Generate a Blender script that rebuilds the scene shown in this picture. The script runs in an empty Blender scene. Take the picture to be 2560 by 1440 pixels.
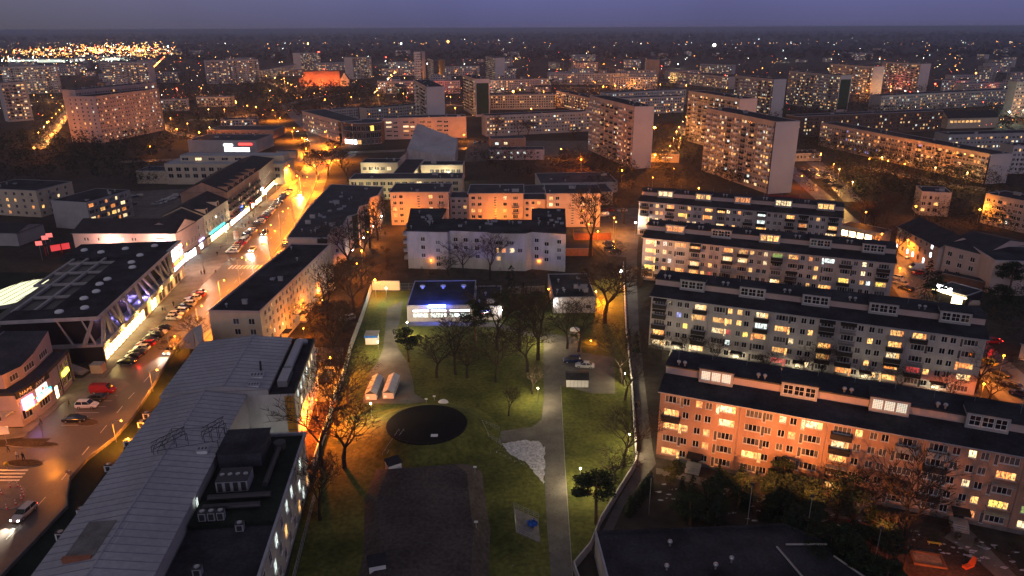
import bpy, math, random
from math import sin, cos, pi, radians, atan2, hypot, sqrt
from mathutils import Vector, Matrix
from mathutils.geometry import tessellate_polygon
random.seed(7)
C = bpy.context.scene.collection
SC = bpy.context.scene

# ------------------------------------------------------------------ camera
FPX, HC, HORIZON, ROLL = 1800.0, 76.0, 70.0, radians(0.25)
PITCH = math.atan((720 - HORIZON) / FPX)
cam_data = bpy.data.cameras.new('camera')
cam = bpy.data.objects.new('camera', cam_data)
C.objects.link(cam)
cam_data.sensor_width = 36.0
cam_data.lens = 36.0 * FPX / 2560.0
cam_data.clip_start = 0.5
cam_data.clip_end = 60000
cam.matrix_world = Matrix.Translation((0, 0, HC)) @ Matrix.Rotation(pi / 2 - PITCH, 4, 'X') @ Matrix.Rotation(-ROLL, 4, 'Z')
SC.camera = cam

# ------------------------------------------------------------------ world: overcast dusk
W = bpy.data.worlds.new('World')
SC.world = W
W.use_nodes = True
nt = W.node_tree
for n in list(nt.nodes):
    nt.nodes.remove(n)
out = nt.nodes.new('ShaderNodeOutputWorld')
bg = nt.nodes.new('ShaderNodeBackground')
sky = nt.nodes.new('ShaderNodeTexSky')
sky.sky_type = 'NISHITA'
sky.sun_disc = False
sky.sun_elevation = radians(2.0)
sky.sun_rotation = radians(186)
sky.air_density = 1.5
sky.dust_density = 1.0
sky.ozone_density = 4.0
tc = nt.nodes.new('ShaderNodeTexCoord')
sep = nt.nodes.new('ShaderNodeSeparateXYZ')
ramp = nt.nodes.new('ShaderNodeValToRGB')
cr = ramp.color_ramp
cr.elements[0].position = 0.0
cr.elements[0].color = (0.090, 0.090, 0.190, 1)
cr.elements[1].position = 1.0
cr.elements[1].color = (0.165, 0.155, 0.215, 1)
e = cr.elements.new(0.045)
e.color = (0.126, 0.131, 0.305, 1)
e = cr.elements.new(0.16)
e.color = (0.112, 0.112, 0.215, 1)
e = cr.elements.new(0.45)
e.color = (0.125, 0.120, 0.185, 1)
mixs = nt.nodes.new('ShaderNodeMixRGB')
mixs.blend_type = 'ADD'
mixs.inputs[0].default_value = 0.004
nt.links.new(tc.outputs['Generated'], sep.inputs[0])
nt.links.new(sep.outputs['Z'], ramp.inputs[0])
# the western side over the retail park is greyer and warmer than the rest
mra = nt.nodes.new('ShaderNodeMapRange')
mra.inputs[1].default_value = -0.05
mra.inputs[2].default_value = -0.60
mwa = nt.nodes.new('ShaderNodeMixRGB')
mwa.blend_type = 'MULTIPLY'
mwa.inputs[2].default_value = (1.06, 0.98, 0.62, 1)
nt.links.new(sep.outputs['X'], mra.inputs[0])
nt.links.new(mra.outputs[0], mwa.inputs[0])
nt.links.new(ramp.outputs[0], mwa.inputs[1])
nt.links.new(mwa.outputs[0], mixs.inputs[1])
nt.links.new(sky.outputs[0], mixs.inputs[2])
# the faint cloud mottling of the overcast sky
cn = nt.nodes.new('ShaderNodeTexNoise')
cn.inputs['Scale'].default_value = 3.0
cn.inputs['Detail'].default_value = 4.0
cmr = nt.nodes.new('ShaderNodeMapRange')
cmr.inputs[1].default_value = 0.3
cmr.inputs[2].default_value = 0.7
cmr.inputs[3].default_value = 0.88
cmr.inputs[4].default_value = 1.10
nt.links.new(tc.outputs['Generated'], cn.inputs['Vector'])
nt.links.new(cn.outputs[0], cmr.inputs[0])
nt.links.new(mixs.outputs[0], bg.inputs[0])
nt.links.new(cmr.outputs[0], bg.inputs[1])
nt.links.new(bg.outputs[0], out.inputs[0])

# the last glow of the western sky, low behind the camera: very weak and very soft
sun = bpy.data.lights.new('sun', 'SUN')
sun.energy = 0.45
sun.angle = radians(50)
sun.color = (0.96, 0.87, 1.0)
so_ = bpy.data.objects.new('sun', sun)
C.objects.link(so_)
so_.rotation_euler = (radians(90 - 11), 0, radians(-6))

SC.view_settings.view_transform = 'Standard'
SC.view_settings.look = 'None'
SC.view_settings.exposure = 0.0
SC.view_settings.gamma = 1.0
SC.view_settings.use_curve_mapping = False
SC.render.engine = 'CYCLES'
cy = SC.cycles
cy.use_denoising = True
cy.max_bounces = 4
cy.diffuse_bounces = 2
cy.glossy_bounces = 2
cy.transmission_bounces = 2
cy.transparent_max_bounces = 6
cy.volume_bounces = 0
cy.sample_clamp_indirect = 1.5
cy.sample_clamp_direct = 0
cy.use_light_tree = True
cy.caustics_reflective = False
cy.caustics_refractive = False
SC.render.film_transparent = False

# ------------------------------------------------------------------ picture pixel (2560 x 1440) to a point of the place
_cp, _sp = cos(PITCH), sin(PITCH)
def P(px, py, z=0.0):
    a = (px - 1280) / FPX
    b = (720 - py) / FPX
    cr_, sr_ = cos(ROLL), sin(ROLL)
    a2 = a * cr_ + b * sr_
    b2 = b * cr_ - a * sr_
    dx, dy, dz = a2, _cp + b2 * _sp, -_sp + b2 * _cp
    t = (z - HC) / dz
    return Vector((dx * t, dy * t, z))
def XY(px, py, z=0.0):
    p = P(px, py, z)
    return (p.x, p.y)

# ------------------------------------------------------------------ materials
MATS = {}
def mat(name, col, rough=0.8, var=0.25, scale=0.6, metal=0.0, bump=0.0, col2=None, detail=5.0, spec=0.4, rvar=0.0, fine=0.0, stretch=None):
    if name in MATS:
        return MATS[name]
    m = bpy.data.materials.new(name)
    m.use_nodes = True
    t = m.node_tree
    bs = t.nodes['Principled BSDF']
    bs.inputs['Roughness'].default_value = rough
    bs.inputs['Metallic'].default_value = metal
    bs.inputs['Specular IOR Level'].default_value = spec if rough < 0.55 else min(spec, 0.12)
    if var or col2:
        tco = t.nodes.new('ShaderNodeTexCoord')
        no = t.nodes.new('ShaderNodeTexNoise')
        no.inputs['Scale'].default_value = scale
        no.inputs['Detail'].default_value = detail
        no.inputs['Roughness'].default_value = 0.62
        src = tco.outputs['Object']
        if stretch:
            mp = t.nodes.new('ShaderNodeMapping')
            mp.inputs['Scale'].default_value = stretch
            t.links.new(src, mp.inputs[0])
            src = mp.outputs[0]
        t.links.new(src, no.inputs['Vector'])
        rp = t.nodes.new('ShaderNodeValToRGB')
        a = [c * (1 - var) for c in col]
        b = list(col2) if col2 else [min(1, c * (1 + var)) for c in col]
        rp.color_ramp.elements[0].position = 0.33
        rp.color_ramp.elements[0].color = (*a, 1)
        rp.color_ramp.elements[1].position = 0.68
        rp.color_ramp.elements[1].color = (*b, 1)
        t.links.new(no.outputs[0], rp.inputs[0])
        last = rp.outputs[0]
        if fine:
            n2 = t.nodes.new('ShaderNodeTexNoise')
            n2.inputs['Scale'].default_value = scale * 14
            n2.inputs['Detail'].default_value = 3.0
            t.links.new(src, n2.inputs['Vector'])
            mr = t.nodes.new('ShaderNodeMapRange')
            mr.inputs[1].default_value = 0.3
            mr.inputs[2].default_value = 0.7
            mr.inputs[3].default_value = 1 - fine
            mr.inputs[4].default_value = 1 + fine
            t.links.new(n2.outputs[0], mr.inputs[0])
            mu = t.nodes.new('ShaderNodeVectorMath')
            mu.operation = 'SCALE'
            t.links.new(last, mu.inputs[0])
            t.links.new(mr.outputs[0], mu.inputs['Scale'])
            last = mu.outputs[0]
        t.links.new(last, bs.inputs['Base Color'])
        if rvar:
            mr = t.nodes.new('ShaderNodeMapRange')
            mr.inputs[1].default_value = 0.35
            mr.inputs[2].default_value = 0.65
            mr.inputs[3].default_value = max(0.05, rough - rvar)
            mr.inputs[4].default_value = min(1, rough + rvar)
            t.links.new(no.outputs[0], mr.inputs[0])
            t.links.new(mr.outputs[0], bs.inputs['Roughness'])
        if bump:
            bu = t.nodes.new('ShaderNodeBump')
            bu.inputs['Strength'].default_value = bump
            bu.inputs['Distance'].default_value = 0.05
            n3 = t.nodes.new('ShaderNodeTexNoise')
            n3.inputs['Scale'].default_value = scale * 10
            n3.inputs['Detail'].default_value = 4
            t.links.new(src, n3.inputs['Vector'])
            t.links.new(n3.outputs[0], bu.inputs['Height'])
            t.links.new(bu.outputs[0], bs.inputs['Normal'])
    else:
        bs.inputs['Base Color'].default_value = (*col, 1)
    MATS[name] = m
    return m

def emis(name, col, strength, sample=False, var=0.0, curtain=False, base=(0.3, 0.3, 0.3), objrand=0.0):
    """a lit lamp, sign or window pane; curtain = folds and furniture shapes inside the room"""
    if name in MATS:
        return MATS[name]
    m = bpy.data.materials.new(name)
    m.use_nodes = True
    t = m.node_tree
    bs = t.nodes['Principled BSDF']
    bs.inputs['Base Color'].default_value = (*base, 1)
    bs.inputs['Roughness'].default_value = 0.3
    bs.inputs['Emission Color'].default_value = (*col, 1)
    bs.inputs['Emission Strength'].default_value = strength
    if curtain or objrand:
        tco = t.nodes.new('ShaderNodeTexCoord')
        oi = t.nodes.new('ShaderNodeObjectInfo')
        mp = t.nodes.new('ShaderNodeMapping')
        mp.inputs['Scale'].default_value = (2.2, 1.0, 1.1)
        t.links.new(tco.outputs['Object'], mp.inputs[0])
        t.links.new(oi.outputs['Location'], mp.inputs['Location'])
        no = t.nodes.new('ShaderNodeTexNoise')
        no.inputs['Scale'].default_value = 1.6
        no.inputs['Detail'].default_value = 3.0
        t.links.new(mp.outputs[0], no.inputs['Vector'])
        mr = t.nodes.new('ShaderNodeMapRange')
        mr.inputs[1].default_value = 0.36
        mr.inputs[2].default_value = 0.62
        mr.inputs[3].default_value = 0.10 if curtain else 0.8
        mr.inputs[4].default_value = 1.35
        t.links.new(no.outputs[0], mr.inputs[0])
        m2 = t.nodes.new('ShaderNodeMath')
        m2.operation = 'MULTIPLY'
        t.links.new(mr.outputs[0], m2.inputs[0])
        m3 = t.nodes.new('ShaderNodeMapRange')
        m3.inputs[3].default_value = strength * (1 - objrand)
        m3.inputs[4].default_value = strength * (1 + objrand * 0.6)
        t.links.new(oi.outputs['Random'], m3.inputs[0])
        t.links.new(m3.outputs[0], m2.inputs[1])
        t.links.new(m2.outputs[0], bs.inputs['Emission Strength'])
    try:
        m.cycles.emission_sampling = 'FRONT' if sample else 'NONE'
    except Exception:
        pass
    MATS[name] = m
    return m

# walls and ground
PLASTER = mat('plaster_white', (0.47, 0.43, 0.42), 0.9, 0.2, 0.35, fine=0.08, stretch=(1, 1, .3))
PLASTER_PINK = mat('plaster_pink', (0.50, 0.38, 0.35), 0.9, 0.10, 0.25, fine=0.05)
PLASTER_CREAM = mat('plaster_cream', (0.58, 0.47, 0.34), 0.9, 0.10, 0.25, fine=0.05)
PLASTER_GREY = mat('plaster_grey', (0.38, 0.36, 0.36), 0.9, 0.12, 0.25, fine=0.05)
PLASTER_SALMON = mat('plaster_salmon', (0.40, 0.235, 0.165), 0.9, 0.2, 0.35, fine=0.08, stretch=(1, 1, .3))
PANEL = mat('concrete_panel', (0.38, 0.35, 0.35), 0.9, 0.22, 0.15, stretch=(1, 1, .35), fine=0.08)
PANEL_PALE = mat('pale_end_wall', (0.56, 0.50, 0.50), 0.9, 0.07, 0.07)
BRICK = mat('brick_wall', (0.30, 0.12, 0.07), 0.9, 0.2, 0.9, fine=0.15)
BROWN = mat('brown_wall', (0.14, 0.09, 0.07), 0.8, 0.2, 0.5)
TAR = mat('tar_roof', (0.030, 0.030, 0.036), 0.85, 0.6, 0.16, fine=0.25, bump=0.3)
TAR2 = mat('old_tar_roof', (0.050, 0.050, 0.062), 0.8, 0.35, 0.18, fine=0.25)
TILE = mat('dark_roof_tiles', (0.034, 0.033, 0.038), 0.75, 0.3, 0.3, fine=0.3)
RIM = mat('roof_edge_metal', (0.34, 0.34, 0.38), 0.5, 0.15, 0.8, metal=0.2)
METROOF = mat('metal_roof', (0.34, 0.34, 0.37), 0.65, 0.16, 0.10, metal=0.0, fine=0.10)
SEAM = mat('roof_seam', (0.22, 0.22, 0.28), 0.55, 0.2, 0.5)
GREENROOF = mat('green_dark_roof', (0.010, 0.016, 0.012), 0.8, 0.5, 0.15, fine=0.3)
CONC = mat('concrete', (0.34, 0.32, 0.31), 0.9, 0.18, 0.5, fine=0.1)
CONCD = mat('weathered_concrete', (0.16, 0.15, 0.145), 0.9, 0.3, 0.5, fine=0.2)
WHITE = mat('white_paint', (0.72, 0.72, 0.72), 0.6, 0.06, 0.8)
FRAMEW = mat('window_frame_white', (0.70, 0.69, 0.68), 0.5, 0.0)
FRAMED = mat('window_frame_dark', (0.08, 0.07, 0.06), 0.5, 0.0)
GLASS = mat('dark_window_glass', (0.012, 0.012, 0.016), 0.08, 0.0, spec=0.6)
GLASSG = mat('curtained_window_glass', (0.10, 0.09, 0.09), 0.25, 0.4, 2.0, spec=0.6)
BALC = mat('balcony_dark_board', (0.035, 0.030, 0.028), 0.8, 0.3, 1.0)
BALCL = mat('balcony_pale_board', (0.30, 0.27, 0.26), 0.85, 0.2, 1.0)
STEEL = mat('galvanised_steel', (0.42, 0.42, 0.44), 0.4, 0.1, 2.0, metal=0.7)
DARKM = mat('dark_painted_metal', (0.04, 0.04, 0.045), 0.5, 0.1, 2.0, metal=0.3)
BARK = mat('bare_bark', (0.040, 0.030, 0.024), 0.95, 0.3, 1.5, fine=0.2)
BARKP = mat('pine_bark', (0.12, 0.07, 0.045), 0.95, 0.3, 1.5, fine=0.2)
TWIG = mat('bare_twigs', (0.055, 0.038, 0.028), 0.95, 0.2, 1.0)
NEEDLE = mat('pine_needles', (0.020, 0.034, 0.016), 0.9, 0.5, 0.9, col2=(0.045, 0.062, 0.030))
SPRUCE = mat('spruce_needles', (0.012, 0.022, 0.014), 0.9, 0.5, 0.9, col2=(0.026, 0.040, 0.022))
WOODS = mat('far_woods', (0.028, 0.026, 0.022), 0.95, 0.5, 0.05)
GROUND = mat('town_ground', (0.048, 0.040, 0.033), 0.95, 0.4, 0.03, detail=8.0, fine=0.3)
GRASS = mat('lawn_grass', (0.052, 0.066, 0.014), 0.95, 0.35, 0.09, col2=(0.125, 0.130, 0.030), detail=9.0, fine=0.35, bump=0.6)
DIRT = mat('leaf_strewn_soil', (0.060, 0.045, 0.034), 0.95, 0.45, 0.15, detail=9.0, fine=0.4, bump=0.5)
DRYGRASS = mat('dry_brown_grass', (0.050, 0.043, 0.044), 0.95, 0.25, 0.12, col2=(0.078, 0.066, 0.064), detail=9.0, fine=0.35, bump=0.6)
ASPHALT = mat('asphalt', (0.085, 0.076, 0.074), 0.45, 0.4, 0.11, rvar=0.15, fine=0.12, detail=8.0)
PAVE = mat('paving', (0.17, 0.150, 0.135), 0.8, 0.3, 0.3, fine=0.15, detail=8.0)
PATHM = mat('park_path', (0.120, 0.112, 0.104), 0.85, 0.32, 0.25, fine=0.12, detail=8.0)
PAINT = mat('road_paint', (0.62, 0.60, 0.56), 0.7, 0.15, 3.0)
KERB = mat('kerb_stone', (0.26, 0.25, 0.24), 0.85, 0.15, 1.0)
SNOW = mat('old_snow', (0.40, 0.40, 0.44), 0.9, 0.45, 1.6, fine=0.45)
HEDGE = mat('shrub_leaves', (0.03, 0.04, 0.02), 0.95, 0.4, 1.0)
BLACKD = mat('tank_membrane', (0.007, 0.006, 0.007), 0.9, 0.25, 0.3, fine=0.2)
REDP = mat('red_paint', (0.55, 0.03, 0.02), 0.5, 0.05, 1.0)
BLUEP = mat('blue_cover', (0.03, 0.12, 0.45), 0.6, 0.2, 1.0)
ORANGEP = mat('orange_plastic', (0.65, 0.12, 0.03), 0.6, 0.1, 1.0)
YELLOWP = mat('yellow_paint', (0.6, 0.42, 0.05), 0.6, 0.1, 1.0)
WOOD = mat('wood', (0.16, 0.09, 0.05), 0.8, 0.25, 1.0)
MATS_LIT = {
    'a': emis('lit_pane_amber', (1.0, 0.50, 0.13), 1.9, curtain=True, objrand=0.45),
    'o': emis('lit_pane_orange', (1.0, 0.32, 0.06), 1.5, curtain=True, objrand=0.4),
    'w': emis('lit_pane_warm', (1.0, 0.72, 0.36), 1.9, curtain=True, objrand=0.4),
    'c': emis('lit_pane_cool', (0.82, 0.95, 0.88), 1.7, curtain=True, objrand=0.3),
    'b': emis('lit_pane_blue', (0.35, 0.40, 1.0), 0.9, curtain=True, objrand=0.2),
    'g': emis('lit_pane_green', (0.50, 0.75, 0.12), 0.5, curtain=True, objrand=0.1),
    'r': emis('lit_pane_red', (0.95, 0.06, 0.05), 0.7, curtain=True, objrand=0.1),
    'y': emis('lit_pane_yellow', (1.0, 0.66, 0.10), 2.2, curtain=True, objrand=0.2),
    's': emis('lit_shop_pane', (1.0, 0.76, 0.34), 11, sample=True),
    't': emis('lit_shop_pane_white', (0.90, 0.95, 0.96), 6, sample=True),
}
MATS_LIT['q'] = emis('lit_glass_blocks', (1.0, .98, .74), .95)
MATS_LIT['d'] = GLASS
MATS_LIT['k'] = GLASSG

# ------------------------------------------------------------------ mesh builder
class MB:
    def __init__(s):
        s.v, s.f, s.m = [], [], []
        s.slots = []
    def slot(s, m):
        if m not in s.slots:
            s.slots.append(m)
        return s.slots.index(m)
    def face(s, pts, m, M=None):
        k = len(s.v)
        for p in pts:
            s.v.append(tuple(M @ Vector(p)) if M is not None else tuple(p))
        s.f.append(tuple(range(k, k + len(pts))))
        s.m.append(s.slot(m))
    def box(s, x0, y0, z0, x1, y1, z1, m, M=None, skip=''):
        k = len(s.v)
        for p in ((x0, y0, z0), (x1, y0, z0), (x1, y1, z0), (x0, y1, z0), (x0, y0, z1), (x1, y0, z1), (x1, y1, z1), (x0, y1, z1)):
            s.v.append(tuple(M @ Vector(p)) if M is not None else p)
        i = s.slot(m)
        for key, q in (('d', (0, 3, 2, 1)), ('u', (4, 5, 6, 7)), ('f', (0, 1, 5, 4)), ('r', (1, 2, 6, 5)), ('b', (2, 3, 7, 6)), ('l', (3, 0, 4, 7))):
            if key in skip:
                continue
            s.f.append(tuple(k + a for a in q))
            s.m.append(i)
    def prism(s, poly, z0, z1, m, mtop=None, bottom=False, taper=None):
        """upright prism over a polygon (any order, may be concave)"""
        A = sum(poly[i][0] * poly[(i + 1) % len(poly)][1] - poly[(i + 1) % len(poly)][0] * poly[i][1] for i in range(len(poly)))
        if A < 0:
            poly = poly[::-1]
        n = len(poly)
        k = len(s.v)
        top = taper if taper else poly
        if taper and A < 0:
            top = taper[::-1]
        zt = z1 if isinstance(z1, (list, tuple)) else [z1] * n
        if isinstance(z1, (list, tuple)) and A < 0:
            zt = list(z1)[::-1]
        for p in poly:
            s.v.append((p[0], p[1], z0))
        for p, z in zip(top, zt):
            s.v.append((p[0], p[1], z))
        if z0 is not None:
            for i in range(n):
                j = (i + 1) % n
                s.f.append((k + i, k + j, k + n + j, k + n + i))
                s.m.append(s.slot(m))
        tris = tessellate_polygon([[Vector((p[0], p[1], 0)) for p in top]])
        for t in tris:
            a, b, c = t
            pa, pb, pc = top[a], top[b], top[c]
            cross = (pb[0] - pa[0]) * (pc[1] - pa[1]) - (pb[1] - pa[1]) * (pc[0] - pa[0])
            t = (a, b, c) if cross > 0 else (a, c, b)
            s.f.append(tuple(k + n + q for q in t))
            s.m.append(s.slot(mtop or m))
    def tube(s, a, b, r0, r1, n, m, cap=False):
        a, b = Vector(a), Vector(b)
        d = (b - a)
        if d.length < 1e-6:
            return
        d.normalize()
        x = d.cross(Vector((0, 0, 1)))
        if x.length < 0.05:
            x = Vector((1, 0, 0))
        x.normalize()
        y = d.cross(x)
        k = len(s.v)
        for p, r in ((a, r0), (b, r1)):
            for i in range(n):
                t = 2 * pi * i / n
                s.v.append(tuple(p + x * (cos(t) * r) + y * (sin(t) * r)))
        i_ = s.slot(m)
        for i in range(n):
            j = (i + 1) % n
            s.f.append((k + i, k + n + i, k + n + j, k + j))
            s.m.append(i_)
        if cap:
            s.f.append(tuple(k + n + i for i in range(n - 1, -1, -1)))
            s.m.append(i_)
            s.f.append(tuple(k + i for i in range(n)))
            s.m.append(i_)
    def lathe(s, prof, n, m, c=(0, 0), sx=1, sy=1):
        k = len(s.v)
        for r, z in prof:
            for i in range(n):
                t = 2 * pi * i / n
                s.v.append((c[0] + cos(t) * r * sx, c[1] + sin(t) * r * sy, z))
        for a in range(len(prof) - 1):
            for i in range(n):
                j = (i + 1) % n
                s.f.append((k + a * n + i, k + a * n + j, k + (a + 1) * n + j, k + (a + 1) * n + i))
                s.m.append(s.slot(m))
    def ball(s, c, r, m, n=8, k=5):
        self_prof = [(r * max(1e-3, sin(pi * i / k)), c[2] - r * cos(pi * i / k)) for i in range(k + 1)]
        s.lathe(self_prof, n, m, (c[0], c[1]))
    def mesh(s, name):
        me = bpy.data.meshes.new(name)
        me.from_pydata(s.v, [], s.f)
        for m in s.slots:
            me.materials.append(m)
        if s.slots:
            me.polygons.foreach_set('material_index', s.m)
        me.update()
        return me

def link(name, me, parent=None, M=None, **props):
    o = bpy.data.objects.new(name, me)
    C.objects.link(o)
    if parent is not None:
        o.parent = parent
    if M is not None:
        if isinstance(M, Matrix):
            o.matrix_local = M
        else:
            o.location = M
    for k, v in props.items():
        o[k] = v
    return o
def thing(name, label, cat, loc=(0, 0, 0), rz=0.0, group=None):
    o = bpy.data.objects.new(name, None)
    o.empty_display_size = 1
    C.objects.link(o)
    o.location = loc
    o.rotation_euler = (0, 0, rz)
    o['label'] = label
    o['category'] = cat
    if group:
        o['group'] = group
    return o
def solo(name, mb, label, cat, group=None, M=None):
    o = link(name, mb.mesh(name) if isinstance(mb, MB) else mb, None, M)
    o['label'] = label
    o['category'] = cat
    if group:
        o['group'] = group
    return o
def structure(name, mb):
    return link(name, mb.mesh(name), kind='structure')
def smooth(o):
    for p in o.data.polygons:
        p.use_smooth = True
    return o
ORD = ['first', 'second', 'third', 'fourth', 'fifth', 'sixth', 'seventh', 'eighth', 'ninth', 'tenth', 'eleventh', 'twelfth', 'thirteenth', 'fourteenth', 'fifteenth', 'sixteenth', 'seventeenth', 'eighteenth', 'nineteenth', 'twentieth']
def nth(i):
    if i >= 99:
        return 'hundredth' if i == 99 else 'hundred-and-' + nth(i - 100)
    if i < 20:
        return ORD[i]
    tens = {2: 'twenty', 3: 'thirty', 4: 'forty', 5: 'fifty', 6: 'sixty', 7: 'seventy', 8: 'eighty', 9: 'ninety'}[(i + 1) // 10]
    r = (i + 1) % 10
    return tens + ('-' + ORD[r - 1] if r else 'th').replace('yth', 'ieth') if r else tens[:-1] + 'ieth'
# ------------------------------------------------------------------ windows, balconies (shared meshes)
WCACHE = {}
def win_mesh(w, h, n, kind, frame='w', sill=True, rows=1):
    key = (round(w, 2), round(h, 2), n, kind, frame, sill, rows)
    if key in WCACHE:
        return WCACHE[key]
    b = MB()
    fm = FRAMEW if frame == 'w' else FRAMED
    t = 0.07
    y0, y1 = 0.07, 0.12
    b.box(0, y0, 0, w, y1, t, fm, skip='b')
    b.box(0, y0, h - t, w, y1, h, fm, skip='b')
    for i in range(n + 1):
        x = min(max(i * w / n - t / 2, 0), w - t)
        b.box(x, y0 - 0.002, t, x + t, y1, h - t, fm, skip='bud')
    for r in range(1, rows):
        b.box(0, y0 - 0.001, h * r / rows - t / 2, w, y1, h * r / rows + t / 2, fm, skip='b')
    for i in range(n):
        k = kind
        if kind == 'd' and (i + n) % 3 == 1:
            k = 'k'
        if kind in 'awoy' and n > 2 and i == n - 1 and int(w * 10) % 2:
            k = 'o' if kind == 'a' else 'a'
        b.face([(i * w / n, y1 - 0.01, 0), ((i + 1) * w / n, y1 - 0.01, 0), ((i + 1) * w / n, y1 - 0.01, h), (i * w / n, y1 - 0.01, h)], MATS_LIT[k])
    if sill:
        b.box(-0.05, -0.07, -0.06, w + 0.05, 0.06, 0.0, fm, skip='b')
    WCACHE[key] = b.mesh('window')
    return WCACHE[key]
BCACHE = {}
def balc_mesh(w, d, style):
    key = (round(w, 2), d, style)
    if key in BCACHE:
        return BCACHE[key]
    b = MB()
    fm = {'dark': BALC, 'pale': BALCL, 'white': WHITE, 'rail': BALC}[style]
    b.box(0, -d, -0.12, w, -0.003, 0.0, CONC)
    if style == 'rail':
        b.box(0, -d, 0.95, w, -d + 0.05, 1.0, DARKM)
        b.box(0, -d + 0.05, 0.95, 0.05, -0.003, 1.0, DARKM)
        b.box(w - 0.05, -d + 0.05, 0.95, w, -0.003, 1.0, DARKM)
        k = int(w / 0.14)
        for i in range(k + 1):
            x = i * (w - 0.03) / k
            b.box(x, -d + 0.01, 0, x + 0.03, -d + 0.04, 0.95, DARKM, skip='ud')
    else:
        b.box(0, -d, 0.0, w, -d + 0.05, 1.0, fm)
        b.box(0, -d + 0.05, 0.0, 0.05, -0.003, 1.0, fm)
        b.box(w - 0.05, -d + 0.05, 0.0, w, -0.003, 1.0, fm)
    BCACHE[key] = b.mesh('balcony')
    return BCACHE[key]

def wall_grid(b, M, L, z0, z1, holes, m, depth=0.13):
    """a wall from u=0..L, z0..z1 with real openings and their reveals"""
    us = sorted({0.0, round(L, 3)} | {round(x, 3) for h in holes for x in (h[0], h[0] + h[2])})
    zs = sorted({round(z0, 3), round(z1, 3)} | {round(x, 3) for h in holes for x in (h[1], h[1] + h[3])})
    us = [u for u in us if -1e-4 <= u <= L + 1e-4]
    zs = [z for z in zs if z0 - 1e-4 <= z <= z1 + 1e-4]
    hs = [(round(h[0], 3), round(h[1], 3), round(h[0] + h[2], 3), round(h[1] + h[3], 3)) for h in holes]
    import bisect
    solid = [[True] * (len(zs) - 1) for _ in range(len(us) - 1)]
    for a, c, a1, c1 in hs:
        i0, i1 = bisect.bisect_left(us, a - 1e-4), bisect.bisect_left(us, a1 - 1e-4)
        j0, j1 = bisect.bisect_left(zs, c - 1e-4), bisect.bisect_left(zs, c1 - 1e-4)
        for i in range(i0, min(i1, len(us) - 1)):
            for j in range(j0, min(j1, len(zs) - 1)):
                solid[i][j] = False
    for i in range(len(us) - 1):
        j = 0
        while j < len(zs) - 1:
            if solid[i][j]:
                k = j
                while k + 1 < len(zs) - 1 and solid[i][k + 1]:
                    k += 1
                b.face([(us[i], 0, zs[j]), (us[i + 1], 0, zs[j]), (us[i + 1], 0, zs[k + 1]), (us[i], 0, zs[k + 1])], m, M)
                j = k + 1
            else:
                j += 1
    for a, c, a1, c1 in hs:
        d = depth
        b.face([(a, 0, c), (a1, 0, c), (a1, d, c), (a, d, c)], m, M)
        b.face([(a, d, c1), (a1, d, c1), (a1, 0, c1), (a, 0, c1)], m, M)
        b.face([(a, 0, c), (a, d, c), (a, d, c1), (a, 0, c1)], m, M)
        b.face([(a1, d, c), (a1, 0, c), (a1, 0, c1), (a1, d, c1)], m, M)

def face_M(face, L, D):
    if face == 'f':
        return Matrix.Identity(4)
    if face == 'r':
        return Matrix.Translation((L, 0, 0)) @ Matrix.Rotation(pi / 2, 4, 'Z')
    if face == 'b':
        return Matrix.Translation((L, D, 0)) @ Matrix.Rotation(pi, 4, 'Z')
    return Matrix.Translation((0, D, 0)) @ Matrix.Rotation(-pi / 2, 4, 'Z')

def put_windows(root, M, wins, indiv=True, name='window'):
    """wins: (u, z, w, h, panes, kind[, frame])"""
    if indiv:
        for wn in wins:
            u, z, w, h, n, k = wn[:6]
            fr = wn[6] if len(wn) > 6 else 'w'
            link(name, win_mesh(w, h, n, k, fr), root, M @ Matrix.Translation((u, 0, z)))
        return
def joined_windows(b, M, wins):
    for wn in wins:
        u, z, w, h, n, k = wn[:6]
        b.face([(u, 0.11, z), (u + w, 0.11, z), (u + w, 0.11, z + h), (u, 0.11, z + h)], MATS_LIT[k], M)
        for i in range(1, n):
            x = u + w * i / n
            b.box(x - 0.05, 0.05, z, x + 0.05, 0.10, z + h, FRAMEW, M, skip='bud')

def pick(p, pal='aaawwoc'):
    return random.choice(pal) if random.random() < p else ('d' if random.random() < 0.72 else 'k')

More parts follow.
